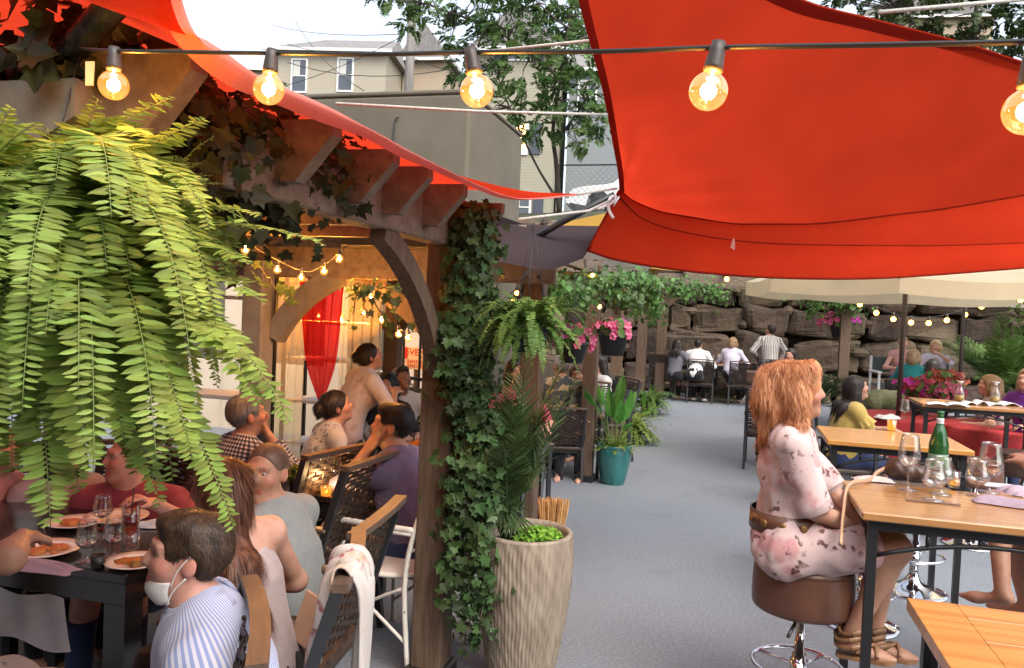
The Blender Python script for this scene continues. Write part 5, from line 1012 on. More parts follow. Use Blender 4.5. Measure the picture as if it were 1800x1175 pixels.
    if top:
        t = Layer(); inf = top.get('inf', .010); sl = top.get('sleeve', .5); fl_ = top.get('flare', 0.); lo = top.get('low', 0.)
        for a, b, ra, rb, q in T: t.cone(a, b, ra+inf*1.1+(top.get('hip', 0) if a is B0 else 0), rb+inf*1.1, 0, .05, q)
        if top.get('skirt'):
            for s, kn, hj_ in ((1, kR, hj(1)), (-1, kL, hj(-1))): t.cone(hj_, hj_+(kn-hj_)*top['skirt'], .105*sc, .090*sc, 0, .10)
        for c_, r_ in br: t.ell(c_, np.array(r_)+inf, None, 0, .05)
        if sl is not None:
            for s, Sx, e, w in ((1, Sr, eR, wR), (-1, Sl, eL, wL)):
                t.cone(Nk-u2*.004*sc-f2*.012*sc+rt2*s*.03*sc, P3+u2*.03*sc+rt2*s*sh*.75-f2*.01*sc, .040*sc+inf, .036*sc+inf, 0, .04); t.cone(P3+u2*.02*sc+rt2*s*.05*sc, Sx, .062*sc+inf*.8, (.056 if m else .048)*sc+inf, 0, .05); ar = (.046 if m else .041)*sc*(.55+.45*bk)+inf
                ci = 1 if s > 0 else 2
                if sl <= .5: t.cone(Sx, Sx+(e-Sx)*sl*2, ar*1.1, ar*(1-.08*sl)+fl_, ci, .03)
                else: t.cone(Sx, e, ar*1.08, ar*.97, ci, .025); t.cone(e, e+(w-e)*(sl-.5)*2, ar*.97, ar*.97-(.012-.5*fl_)*(sl-.5)*2, ci+2, .025)
            if top.get('collar'): 
                t.cone(Nk-u2*.035*sc, Nk+u2*.018*sc+f2*.006, .068*sc, .062*sc, 0, .015)
                t.neg.append(('c', Nk-u2*.01*sc, Nk+u2*.1*sc+f2*.02, .052*sc, .052*sc, 0, .006, None))
        else:
            for s in (1, -1):
                q0 = P2+f2*.12*sc*bk+rt2*s*.065*sc+u2*.03*sc; q1 = P3+u2*.085*sc+rt2*s*.085*sc+f2*.01; q2 = P2-f2*.105*sc*bk+rt2*s*.06*sc+u2*.0*sc; t.chain(list(spline([q0, q1, q2], 7)), [.010 if top.get('strap', 1) < 2 else .03]*7, 0, .01)
            t.cut = []
            t.neg.append(('e', P3+u2*.085*sc-f2*.03, np.array([.14, .12, top.get('scoop', .09)])*sc, np.stack([rt2, f2, u2], 1), None, 0, .012, None)) if top.get('strap', 1) < 2 else None
        if not stand and not top.get('skirt') and top.get('hem') is None: t.cut.append((u*(-.09-lo)*sc, -u))
        if top.get('hem') is not None: t.cut.append((u*top['hem']*sc, -u))
        t.wr = wrinkle(top.get('wr', .004), top.get('wf', 24), sum(map(ord, label)) % 97); V, Q, ids = t.mesh(h); me = fast_mesh('top', V, Q, True); LP(me, V, ids); obj('top', me, top['mat'], root); root['_top'] = 1
        if sl is not None and sl > .12 and h < .0125:
            for s, Sx, e, w in ((1, Sr, eR, wR), (-1, Sl, eL, wL)):
                p_ = Sx+(e-Sx)*sl*2 if sl <= .5 else e+(w-e)*(sl-.5)*2; ax_ = nrm(e-Sx if sl <= .5 else w-e); ar = (.046 if m else .041)*sc*(.55+.45*bk)+inf; rr = ar*(1-.08*sl)+fl_ if sl <= .5 else ar*.97-(.012-.5*fl_)*(sl-.5)*2
                x_, y_, _ = frame(ax_); c = MB(); an = np.linspace(0, 2*math.pi, 33); lay_ = [[p_+ax_*dz+(x_*np.cos(q)+y_*np.sin(q))*(rr*k+.0025*math.sin(3*q+1)) for q in an] for dz, k in ((-.03, 1.0), (-.005, 1.035), (rr*.55, 1.06), (rr*.55+.002, 1.03), (rr*.3, .93))]; c.grid(lay_); o2 = obj('cuff', c, top['mat'], root, True); LP(o2.data, [v.co for v in o2.data.vertices])
        if top.get('collar'):
            c = MB()
            for s in (1, -1):
                ang = np.linspace(-.15, 2.75, 9); ring = [Nk+u2*(.046-.016*max(0, math.cos(a)))*sc+sc*(rt2*s*math.sin(a)*.070+f2*math.cos(a)*.074) for a in ang]; low = [p_-u2*(.040+.035*max(0, math.cos(a))**2)*sc+sc*(rt2*s*math.sin(a)*.022+f2*math.cos(a)*.026) for a, p_ in zip(ang, ring)]; c.grid([ring, low])
            o2 = obj('collar', c, top['mat'], root, True); LP(o2.data, [v.co for v in o2.data.vertices]); md = o2.modifiers.new('s', 'SOLIDIFY'); md.thickness = .003
        if top.get('ruffle'):
            for s, Sx, e in ((1, Sr, eR), (-1, Sl, eL)):
                c = MB(); ax_ = nrm(e-Sx); x_, y_, _ = frame(ax_); p_ = Sx+ax_*.06*sc; ang = np.linspace(0, 2*math.pi, 40); c.grid([[p_+ax_*k*.085*sc+(x_*np.cos(a)+y_*np.sin(a))*(.062+.022*k+.010*k*math.sin(9*a))*sc for a in ang] for k in np.linspace(0, 1, 5)])
                o2 = obj('ruffle_sleeve', c, top['mat'], root, True)
    if bottom and lower:
        t = Layer(); inf = .009; kd = bottom['kind']; t.cone(B0, up_+P1*.55, pe*bk*sc+inf, (pe+ws)*.5*bk*sc+inf, 0, .05, flp)
        fr = {'pants': 1.0, 'shorts': 0}.get(kd, 0)
        for s, kn, ft, hj_ in ((1, kR, fR, hj(1)), (-1, kL, fL, hj(-1))):
            th = .078*sc*(.5+.5*bk)+inf
            if kd == 'skirt': t.cone(hj_, hj_+(kn-hj_)*bottom.get('len', .85), th*1.3, .095*sc, 0, .12)
            elif kd == 'shorts': t.cone(hj_, hj_+(kn-hj_)*bottom.get('len', .8), th*1.12, .075*sc, 0, .05)
            else: t.chain([hj_, kn, kn+(ft-kn)*.93], [th*1.12, .064*sc, .05*sc], 0, .045)
        t.cut = [(up_+u*.10*sc, u)]; t.wr = wrinkle(.004, 26, 5); V, Q, ids = t.mesh(h); obj('trousers' if kd == 'pants' else kd, fast_mesh('bottom', V, Q, True), bottom['mat'], root)
    if shoe is not None and lower:
        for ft, kn in ((fR, kR), (fL, kL)):
            t = Layer(); dn = np.array([0, 0, -.045*sc]); tv = np.array([0, 1., 0]); t.cone(ft+dn*.7-tv*.02, ft+dn+tv*.11*sc, .043*sc, .038*sc, 0, .03, (np.array([0, 0, 1.]), 1.25)); t.cone(ft+dn+tv*.11*sc, ft+dn+tv*.18*sc, .038*sc, .026*sc, 0, .03, (np.array([0, 0, 1.]), 1.4)); t.cut = [(ft+np.array([0, 0, .035]), np.array([0, 0, 1.]))]; V, Q, _ = t.mesh(max(h, .008)); obj('shoe', fast_mesh('shoe', V, Q, True), shoe, root)
    # ---- hair
    hcn, st = hair; ha = Layer(); base = lambda g: ha.ell(Hp(0, -.014, .036), np.array([.076+g, .096+g, .085+g])*hs, HR, 0, .02)
    face = lambda x=.074, z=.092, fo=.088, up=-.032: ha.neg.append(('e', Hp(0, fo, up), np.array([x, .075, z])*hs, HR, None, 0, .012, None))
    nape = lambda z=-.055: ha.cut.append((Hp(0, 0, z), -hu)); wr = wrinkle(.0035, 60, 3, .5)
    if st == 'short':
        base(.0065); ha.ell(Hp(.0, .045, .093), np.array([.062, .052, .030])*hs, HR, 0, .03); ha.ell(Hp(.0, -.02, .092), np.array([.062, .07, .030])*hs, HR, 0, .03); face(.076, .092, .094, -.030); nape(-.05)
        for s in (1, -1): ha.neg.append(('e', Hp(s*.085, .005, -.03), np.array([.032, .042, .060])*hs, HR, None, 0, .01, None))
    elif st == 'buzz':
        base(.003); face(.082, .10, .086, -.02); nape(-.05); wr = None
        for s in (1, -1): ha.neg.append(('e', Hp(s*.085, .01, -.03), np.array([.03, .04, .05])*hs, HR, None, 0, .01, None))
    elif st in ('bun', 'updo'):
        base(.010); face(.072, .098); nape(-.06); ha.ell(Hp(0, -.112, .045 if st == 'bun' else .02), np.array([.042, .036, .04])*hs*(1 if st == 'bun' else 1.35), HR, 0, .015)
    elif st == 'long':
        base(.014); face(.064, .105)
        for s in (1, -1, 0):
            pts = [Hp(s*.068, -.03-.04*(s == 0), .04), Hp(s*.078, -.04-.05*(s == 0), -.05), Hp(s*.085, -.05-.05*(s == 0), -.13), Nk+rt*s*.09*sc-f*.105*sc+u*-.05, Nk+rt*s*.08*sc-f*.13*sc-u*.15*sc]; ha.chain(pts, [.03, .036, .036, .036, .02], 0, .05)
    elif st == 'down':   # long straight hair hanging down the back
        base(.005); face(.066, .105)
        for s in (1, 0, -1):
            pts = [Hp(s*.035, -.05, .05), Hp(s*.034-.003, -.072, -.04), Hp(s*.028-.008, -.078, -.12), Nk+rt*(s*.035-.045)*sc-f*.115*sc-u*.08*sc, Nk+rt*(s*.035-.055)*sc-f*.13*sc-u*.24*sc, Nk+rt*(s*.03-.06)*sc-f*.125*sc-u*.40*sc]; ha.chain(pts, [.034, .034, .028, .021, .018, .008], 0, .04)
    elif st == 'bob':
        base(.016); face(.060, .11)
        for s in (1, -1): ha.chain([Hp(s*.066, -.015, .04), Hp(s*.08, -.015, -.05), Hp(s*.078, -.005, -.115)], [.03, .032, .022], 0, .04)
        ha.chain([Hp(0, -.08, .03), Hp(0, -.085, -.06), Hp(0, -.07, -.115)], [.05, .05, .035], 0, .06)
    elif st == 'curly':
        base(.022); face(.064, .115, .105, -.045); r_ = np.random.RandomState(4)
        for s in (1, -1):
            for k in range(6): z = .03-.042*k; ha.ell(Hp(s*(.082+.014*math.sin(k*1.7)), -.012-.006*k, z), (.042+.006*math.sin(k*2.3))*hs, None, 0, .03)
        for k in range(7): z = .05-.038*k; ha.ell(Hp(.02*math.sin(k*2), -.10-.012*math.sin(k), z), .058*hs, None, 0, .03)
        for k in range(26):
            a = r_.uniform(0, 6.28); zz = r_.uniform(-.16, .11); rr = .088 if zz < .05 else .06
            if math.sin(a) > .55: continue
            ha.ell(Hp(rr*math.cos(a)*1.05, rr*math.sin(a)*1.15-.02, zz), r_.uniform(.022, .036)*hs, None, 0, .02)
        ha.chain([Hp(-.045, .045, .098), Hp(.0, .062, .100), Hp(.045, .045, .098)], [.024, .024, .024], 0, .03); nape(-.19); w1, w2 = wrinkle(.009, 48, 8, .8), wrinkle(.005, 110, 9, .7); wr = lambda X: w1(X)+w2(X)
    ha.wr = wr; V, Q, _ = ha.mesh(h*.8 if h < .008 else h)
    Vh, Qh = V, Q
    if nstr and len(V):
        Nn = vnormals(V, Q); rel = (V-Hc)/hs; okv = ((rel@hf) < (.025 if st != 'short' else .06)) | (((rel@hu) > .085) & ((rel@hf) < .055)); Vs0, Nn = V[okv], Nn[okv]; top_ = Hp(0, -.02, .13)
        def flow(p): d = p-top_; d = d/(np.linalg.norm(d, axis=1, keepdims=True)+1e-9); return d*.55+np.array([0, 0, -1.])*.75-hf*({'curly': .1, 'down': .05}.get(st, .35))
        cp = {'curly': (.085, .60, .006), 'down': (.10, .03, .0004), 'short': (.018, .12, .0028), 'updo': (.04, .08, .002), 'bun': (.04, .08, .002), 'buzz': (.006, .1, .002), 'long': (.10, .12, .004)}.get(st, (.05, .1, .004))
        Vs, Qs = strands(Vs0, Nn, nstr, cp[0], flow, 5, .0014 if st != 'curly' else .0011, cp[1], cp[2], 6 if st != 'curly' else 11, (35, 70) if st != 'curly' else (42, 64)); Vh = np.concatenate([V, Vs]); Qh = np.concatenate([Q, Qs+len(V)])
    if len(V): obj('hair', fast_mesh('hair', Vh, Qh, True), HAIR[hcn], root)
    D = dict(root=root, org=org, Rw=Rw, hip=org[2], Hc=Hc, Hp=Hp, HR=HR, hs=hs, wR=wR, wL=wL, kR=kR, kL=kL, fR=fR, fL=fL, Nk=Nk, P1=P1, P2=P2, P3=P3, u=u, f=f, rt=rt, f2=f2, rt2=rt2, sc=sc, Sr=Sr, Sl=Sl, eR=eR, eL=eL, hj=hj)
    print('PERSON %-60s hip z %.2f  org %s AB(%.2f,%.2f)' % (label[:60], org[2], np.round(org, 2), org@AX, org@BX)); return D
M_['eyewhite'] = mk('eye white', (.6, .58, .55), rough=.2); M_['iris'] = mk('iris', (.025, .015, .01), rough=.1)
# ================================================================ FURNITURE
M_['oak'] = None
def _woodcol(c1, c2, c3):
    def col(N, L):
        v = _vec(N, L, (1, 9, 9)); n = _noise(N, L, v, 3, 6, .6); a = _mixc(N, L, _ramp(N, L, n, [(.3, 0.), (.7, 1.)]), c1, c2); w = N('ShaderNodeTexWave'); w.inputs['Scale'].default_value = 1.6; w.inputs['Distortion'].default_value = 9; w.inputs['Detail'].default_value = 3; w.bands_direction = 'Y'
        L(_vec(N, L, (.35, 3, 3)), w.inputs[0]); return _mixc(N, L, _ramp(N, L, w.outputs['Fac'], [(.55, 0.), (.95, .55)]), a, c3)
    return col
M_['top'] = mk('honey wood table top', None, col=_woodcol((.33, .155, .050), (.42, .21, .075), (.25, .105, .032)), rough=.28, coat=.35)
M_['top2'] = mk('golden wood table top', None, col=_woodcol((.45, .20, .045), (.54, .26, .065), (.35, .14, .03)), rough=.3, coat=.4)
M_['leather'] = mk('brown leather', (.075, .028, .017), (.13, .055, .032), 5, .38, .35, 70, bdist=.003); M_['leather2'] = mk('dark brown leather', (.04, .02, .014), (.07, .035, .022), 5, .4, .3, 70, bdist=.003)
M_['wicker'] = mk('dark wicker', (.022, .014, .011), (.055, .036, .027), 40, .45, .4, 150, bdist=.003, jitter=.25); M_['capwood'] = mk('brown chair cap', (.075, .048, .033), (.11, .072, .05), 12, .5, stretch=(1, 6, 6))
M_['blacktop'] = mk('black table top', (.012, .011, .012), (.02, .019, .02), 8, .18, coat=.3)
def bar_table(label, corner, wb, da, z=1.05, rot=-PSI, mat='top', breadboard=False, group='tall wooden bar tables'):
    """corner: world point of the near left corner; local x runs right (wb), y runs away (da)"""
    t = thing('bar_table', label, 'table', (corner[0], corner[1], 0), rot, group); th = .032
    mb = MB()
    if breadboard:
        mb.box((.055, da/2, z-th/2), (.1142, da, th), None, .0012)
        mb.box((.1125+(wb-.115)/2, da-.05, z-th/2), (wb-.115, .0992, th), None, .0012)
        for k in range(4): w = (da-.1)/4; mb.box((.1125+(wb-.115)/2, w*(k+.5), z-th/2), (wb-.115, w-.0008, th), None, .0012)
    else: mb.box((wb/2, da/2, z-th/2), (wb, da, th), None, .005)
    obj('tabletop', mb, M_[mat], t); L_ = .034; i = .03; zz = z-th-.002
    for x in (i+L_/2, wb-i-L_/2):
        for y in (i+L_/2, da-i-L_/2): mb = MB(); mb.box((x, y, zz/2), (L_, L_, zz)); obj('leg', mb, M_['black'], t)
    mb = MB()
    for y in (i+L_/2, da-i-L_/2): mb.box((wb/2, y, zz-.02), (wb-2*i-2*L_, .022, .036))
    for x in (i+L_/2, wb-i-L_/2): mb.box((x, da/2, zz-.02), (.022, da-2*i-2*L_, .036))
    obj('apron', mb, M_['black'], t); mb = MB()
    def arch(p0, p1):
        p0, p1 = np.array(p0), np.array(p1); k = np.linspace(0, 1, 14)[:, None]; pts = p0*(1-k)+p1*k+ZX*(.075*4*k*(1-k)-.135); mb.tube(pts, .009, 6)
        for q in (.2, .4, .6, .8): c = p0*(1-q)+p1*q; mb.tube([c-ZX*.04, c+ZX*(.075*4*q*(1-q)-.135)], .008, 5)
    for y in (i+L_/2, da-i-L_/2): arch((i+L_, y, zz), (wb-i-L_, y, zz))
    for x in (i+L_/2, wb-i-L_/2): arch((x, i+L_, zz), (x, da-i-L_, zz))
    obj('arched_brace', mb, M_['black'], t, True); return t
TB = [bar_table('honey wood bar table with the green bottle and glasses beside the red haired woman', S(3.22, .50), 1.0, .62),
      bar_table('empty honey wood bar table holding one small amber candle glass', S(5.14, .58), .80, .66, 1.05, mat='top2'),
      bar_table('honey wood bar table carrying several open white menus', S(8.12, 1.72), .92, .62, 1.05),
      bar_table('golden wood bar table cut off at the bottom corner with a bordered top', S(1.55, .47), 1.1, .70, 1.05, mat='top2', breadboard=True)]
def bar_stool(label, c, seat=.74, mat='leather', rot=0, base=True):
    t = thing('bar_stool', label, 'stool', (c[0], c[1], 0), rot, 'drum shaped leather bar stools'); r = .205
    mb = MB(); mb.lathe(np.concatenate([np.array([(0, seat-.205)]), spline([(r*.94, seat-.205), (r, seat-.19), (r*1.01, seat-.12), (r, seat-.05), (r*.985, seat-.025)], 12), np.array([(r*.992, seat-.024), (r*.995, seat-.018), (r*.97, seat-.004), (r*.8, seat+.004), (0, seat+.006)])]), (0, 0, 0), 40); obj('seat', mb, M_[mat], t, True)
    mb = MB(); mb.lathe([(.021, seat-.21), (.021, .34), (.029, .34), (.029, .09), (.0, .09)], (0, 0, 0), 20); obj('column', mb, M_['chrome'], t, True)
    zr = seat-.46; R_ = .185; mb = MB(); a = np.linspace(0, 2*math.pi, 41); mb.tube(np.stack([R_*np.cos(a), R_*np.sin(a)+.02, 0*a+zr], 1), .0095, 8, False); mb.lathe([(.036, zr-.03), (.036, zr+.03), (.0, zr+.03)], (0, 0, 0), 16)
    for q in (.6, 2.3, 4.4): mb.tube([(0, 0, zr), (R_*math.cos(q), R_*math.sin(q)+.02, zr)], .008, 6)
    obj('footrest', mb, M_['chrome'], t, True)
    mb = MB(); mb.lathe(np.concatenate([np.array([(0, .001), (.212, .001), (.214, .008)]), spline([(.208, .013), (.15, .026), (.09, .05), (.05, .085), (.033, .12), (.03, .14)], 14)]), (0, 0, 0), 44); obj('base', mb, M_['chrome'], t, True)
    mb = MB(); mb.tube([(-.03, -.06, seat-.215), (-.10, -.17, seat-.235), (-.125, -.20, seat-.255)], .008, 6); obj('lever', mb, M_['black'], t, True); return t
c1 = G(1414, 984, .745); bar_stool('brown leather drum stool the red haired woman sits on', c1, .745)
bar_stool('brown leather drum stool mostly hidden behind the bottle table with its chrome base showing', G(1604, 1040), .70, 'leather')
bar_stool('worn brown leather drum stool seen behind the two wine glasses', G(1705, 958), .70, 'leather')
bar_stool('dark leather drum stool tucked behind the white menu table leg', S(7.9, 2.5), .70, 'leather2'); bar_stool('dark leather drum stool between the woman and the candle table', S(5.0, .80), .66, 'leather')
# ---- wicker armchair prototype (faces +y, origin on floor under the seat)
def wicker_chair():
    t = thing('wicker_armchair', 'x', 'chair', (0, 0, 0), 0, 'dark wicker armchairs'); W2 = .27
    for x in (-W2, W2):
        mb = MB(); mb.bar((x, .25, .0), (x, .24, .64), .032, .032); obj('leg', mb, M_['gunmetal'], t)
        mb = MB(); mb.bar((x, -.30, .0), (x, -.22, .45), .032, .036); mb.bar((x, -.22, .452), (x, -.37, .96), .032, .036); obj('leg', mb, M_['gunmetal'], t)
        mb = MB(); mb.box((x, -.005, .655), (.052, .56, .024), None, .008); obj('armrest', mb, M_['capwood'], t)
    mb = MB(); mb.box((0, .01, .425), (.505, .52, .05), None, .015); obj('seat', mb, M_['wicker'], t)
    mb = MB(); d = nrm((0, -.15, .508)); n_ = np.cross(d, (1, 0, 0)); z0 = np.array([0, -.222, .47]); rows = 21
    for k in range(rows):
        c = z0+d*(.015+k*.0232); xs = np.linspace(-.254, .254, 15); ph = (k % 2)*math.pi
        lo = [c+np.array([x, 0, 0])+n_*.007*math.sin(x*50+ph)-d*.0085+d*.004*math.sin(x*25+k) for x in xs]; hi = [p+d*.017 for p in lo]; bk = [p-n_*.004 for p in hi]; bl = [p-n_*.004 for p in lo]
        mb.grid([lo, hi, bk, bl, lo])
    for x in np.linspace(-.22, .22, 8): mb.tube([z0+np.array([x, 0, 0]), z0+np.array([x, 0, 0])+d*.49], .004, 4)
    obj('backrest', mb, M_['wicker'], t)
    mb = MB(); p = [np.array([x, -.374-.02*math.cos(x*5), .963+.012*math.cos(x*4)]) for x in np.linspace(-.288, .288, 9)]; V = []
    for q in p: V += [q+(0, .024, -.012), q+(0, -.024, -.012), q+(0, -.024, .012), q+(0, .024, .012)]
    mb.add(V, [(i*4+j, i*4+(j+1) % 4, (i+1)*4+(j+1) % 4, (i+1)*4+j) for i in range(8) for j in range(4)]+[(0, 1, 2, 3), (35, 34, 33, 32)]); obj('top_rail', mb, M_['capwood'], t)
    mb = MB(); mb.box((0, .245, .39), (.5, .026, .04)); mb.box((0, -.205, .39), (.5, .026, .04)); obj('stretcher', mb, M_['gunmetal'], t); return t
PROTO = []
def chair(label, c, yaw, scale=None):
    c = (c[0], c[1], 0)
    if not PROTO: o = wicker_chair(); PROTO.append(o); KIDS[o] = [(k, list(k.children)) for k in o.children]; o.location = [float(v) for v in c]; o.rotation_euler = (0, 0, rad(yaw)); o['label'] = label; return o
    return dup(PROTO[0], c, rad(yaw), label, scale)
chair('dark wicker chair at the far table, leftmost with nothing on its back', G(1165, 700), -17.5); chair('far dark wicker chair of the diner in the white shirt', S(17.0, -.60), -15, .93); chair('far dark wicker chair with a black bag hung on its back', S(17.05, .22), -14, .93); chair('far dark wicker chair partly behind the long haired diner', S(17.2, .95), -16)
chair('empty dark wicker chair tilted toward the table beside the red drape', P(505, 860, 4.4), 62); chair('empty dark wicker chair pushed in next to the woman with the updo', P(545, 880, 4.15), 70)
chair('black chair by the square post with thin legs', G(962, 830), 60)
def rect_table(label, p00, wb, da, z, rot, mat='blacktop', legm='blacktop', name='dining_table', lg=.07):
    t = thing(name, label, 'table', (p00[0], p00[1], 0), rot); mb = MB(); mb.box((wb/2, da/2, z-.02), (wb, da, .04), None, .006); obj('tabletop', mb, M_[mat], t); mb = MB(); mb.box((wb/2, da/2, z-.085), (wb-.06, da-.06, .086)); obj('apron', mb, M_[legm], t)
    for x in (.03+lg/2, wb-.03-lg/2):
        for y in (.03+lg/2, da-.03-lg/2): mb = MB(); mb.box((x, y, (z-.13)/2), (lg, lg, z-.13)); obj('leg', mb, M_[legm], t)
    return t
rect_table('black dining table with half eaten plates and glasses under the big fern', S(2.32, -3.25), 1.24, .64, .76, -PSI, lg=.09)
rect_table('black dining table with wine glasses and a candle glow between the diners', S(3.68, -2.95), 1.02, .8, .75, -PSI, lg=.05)
rect_table('dark far table set before the boulder wall', S(17.5, -1.3), 2.9, .8, .75, -PSI); rect_table('dark table behind the square post', S(8.6, -3.0), 1.2, .8, .75, -PSI)
rect_table('dark table of the inner pergola diners', S(5.2, -2.2), .9, .7, .75, -PSI)
# red cloth tables
M_['redcloth'] = mk('red tablecloth', (.33, .018, .022), (.42, .03, .035), 3, .8, .3, 300)
def red_table(label, c, r):
    t = thing('round_table', label, 'table', (c[0], c[1], 0), 0, 'round tables under red cloths'); mb = MB(); n = 60; V = []
    for i, (rr, z) in enumerate([(0, .752), (r*.7, .752), (r, .750), (r+.012, .735), (r+.02, .6), (r+.03, .45), (r+.045, .33)]):
        for j in range(n): a = 2*math.pi*j/n; k = max(0, i-2)/4*.05; q = rr+k*math.sin(a*11+.5*i); V.append((q*math.cos(a), q*math.sin(a), z))
    mb.add(V, [(i*n+j, i*n+(j+1) % n, (i+1)*n+(j+1) % n, (i+1)*n+j) for i in range(6) for j in range(n)]); obj('tablecloth', mb, M_['redcloth'], t, True)
    mb = MB(); mb.lathe([(0, 0), (.26, 0), (.25, .03), (.04, .06), (.04, .7), (0, .7)], (0, 0, 0), 20); obj('pedestal', mb, M_['black'], t, True); return t
red_table('red covered round table where the woman in yellow sits', G(1580, 850)+AX*.1+BX*.12, .62); red_table('red covered round table below the white menus', S(9.35, 2.75), .58)
# ---- white metal garden chair
def white_chair(label, c, yaw):
    t = thing('metal_chair', label, 'chair', (c[0], c[1], 0), rad(yaw), None); m = M_['whitepaint']
    for x in (-.24, .24):
        mb = MB(); mb.tube([(x, .22, 0), (x*1.0, .23, .45)], .013, 8); obj('leg', mb, m, t, True)
        mb = MB(); mb.tube(spline([(x, -.28, 0), (x, -.24, .45), (x*.98, -.30, .75), (x*.9, -.36, .92)], 14), .013, 8); obj('leg', mb, m, t, True)
        mb = MB(); mb.tube(spline([(x, -.29, .70), (x*1.1, -.05, .69), (x*1.15, .16, .68), (x*1.15, .27, .62), (x*1.12, .27, .53), (x*1.1, .18, .51), (x*1.05, .13, .57)], 30), .011, 8, flat=1.4); mb.tube(spline([(x, .22, .45), (x*1.05, .10, .57), (x*1.1, -.04, .66), (x, -.27, .68)], 14), .011, 8); obj('armrest', mb, m, t, True)
        mb = MB(); mb.tube(spline([(x, -.24, .42), (x, -.02, .30), (x, .22, .12)], 12), .009, 6); mb.tube(spline([(x, .22, .42), (x, 0, .30), (x, -.26, .16)], 12), .009, 6); obj('side_brace', mb, m, t, True)
    a = np.linspace(0, 2*math.pi, 33); mb = MB(); mb.tube(np.stack([.245*np.cos(a), .245*np.sin(a)-.01, 0*a+.45], 1), .014, 8, False); mb.lathe([(0, .452), (.235, .45), (.235, .44), (0, .44)], (0, -.01, 0), 24); obj('seat', mb, m, t, True)
    mb = MB(); mb.tube(spline([(-.216, -.36, .92), (-.12, -.39, .985), (0, -.40, 1.0), (.12, -.39, .985), (.216, -.36, .92)], 16), .013, 8)
    for x in np.linspace(-.15, .15, 5): mb.tube([(x, -.25, .47), (x, -.32, .72), (x*.9, -.385, .97)], .006, 6)
    mb.tube([(-.23, -.27, .6), (.23, -.27, .6)], .008, 6); obj('backrest', mb, m, t, True); return t
wc = P(700, 1000, 4.08); white_chair('chipped white metal armchair behind the front post with a floral throw', wc, 58)
th = thing('throw_blanket', 'cream throw with a dark branch print over the white metal chair back', 'blanket', wc)
M_['branchcloth'] = mk('branch print cloth', None, col=pattern and (lambda N, L: _mixc(N, L, _ramp(N, L, _noise(N, L, _vec(N, L, (30, 30, 9)), 1.2, 5), [(.56, 0.), (.6, 1.)]), (.62, .55, .46), (.10, .075, .05))), rough=.9)
R_ = rotz(rad(58)); loc = lambda x, y, z: np.array([wc[0], wc[1], 0])+R_@np.array([x, y, z])
mb = MB(); mb.grid([[loc(x, -.36-.055*k+.012*math.sin(x*40+j), z) for x in np.linspace(-.2, .2, 14)] for j, (k, z) in enumerate([(-1.2, .62), (-.9, .8), (-.6, .95), (0.2, 1.02), (1.1, 1.0), (1.5, .85), (1.4, .65), (1.3, .52)])]); obj('fabric', mb, M_['branchcloth'], th, True, True)
def director(label, c, yaw):
    t = thing('tall_white_chair', label, 'chair', (c[0], c[1], 0), rad(yaw), 'tall white framed chairs by the boulder wall')
    for x in (-.27, .27):
        for y, z1 in ((-.25, 1.22), (.24, .95)): mb = MB(); mb.bar((x, y, 0), (x, y, z1), .035, .035); obj('leg', mb, M_['wpaint'], t)
        mb = MB(); mb.box((x, 0, .965), (.06, .56, .03)); obj('armrest', mb, M_['wpaint'], t)
    mb = MB(); mb.box((0, 0, .73), (.50, .46, .03)); obj('seat', mb, M_['tealcanvas'], t); mb = MB(); mb.box((0, -.25, 1.08), (.50, .02, .26)); obj('backrest', mb, M_['tealcanvas'], t); return t
M_['wpaint'] = mk('white paint', (.7, .7, .68), rough=.5); M_['tealcanvas'] = mk('grey canvas', (.07, .10, .10), rough=.9)
# ---- shelving, curtains, sign, railing inside the left pergola
sh = P(590, 700, 7.6); t = thing('shelf_rack', 'black metal shelf rack with white shelves behind the red drape', 'shelf', (sh[0], sh[1], 0), -PSI)
for x in (-.45, .45):
    for y in (-.2, .2): mb = MB(); mb.box((x, y, 1.05), (.03, .03, 2.1)); obj('upright', mb, M_['black'], t)
for z in (.4, .8, 1.2, 1.55, 1.9): mb = MB(); mb.box((0, 0, z), (.87, .37, .025)); obj('shelf', mb, M_['wpaint'], t)
sh = P(360, 700, 6.6); t2_ = thing('shelf_rack', 'black metal shelf rack glimpsed behind the big fern', 'shelf', (sh[0], sh[1], 0), -PSI)
for x in (-.5, .5):
    for y in (-.2, .2): mb = MB(); mb.box((x, y, 1.05), (.04, .04, 2.1)); obj('upright', mb, M_['black'], t2_)
for z in (.4, .95, 1.45, 1.75): mb = MB(); mb.box((0, 0, z), (.95, .37, .03)); obj('shelf', mb, M_['wpaint'], t2_)
def sheer(name, c, tr):
    m, t_, N, L = _nodes(name); d = N('ShaderNodeBsdfDiffuse'); r = N('ShaderNodeBsdfTranslucent'); p = N('ShaderNodeBsdfTransparent'); mx = N('ShaderNodeMixShader'); m2 = N('ShaderNodeMixShader'); o = N('ShaderNodeOutputMaterial')
    for q in (d, r): q.inputs[0].default_value = (*c, 1)
    p.inputs[0].default_value = (*(min(1, x*1.25+.1) for x in c), 1); mx.inputs[0].default_value = .6; m2.inputs[0].default_value = tr; L(d.outputs[0], mx.inputs[1]); L(r.outputs[0], mx.inputs[2]); L(mx.outputs[0], m2.inputs[1]); L(p.outputs[0], m2.inputs[2]); L(m2.outputs[0], o.inputs[0]); return m
M_['sheer'] = sheer('sheer cream curtain', (.85, .76, .58), .55); M_['redsheer'] = sheer('sheer red drape', (.62, .02, .02), .40)
def curtain(name, label, fn, mat, nu=90, nv=24, cat='curtain'):
    mb = MB(); mb.grid([[fn(u, v) for u in np.linspace(0, 1, nu)] for v in np.linspace(0, 1, nv)]); o = obj(name, mb, M_[mat], None, True); return tag(o, label, cat)
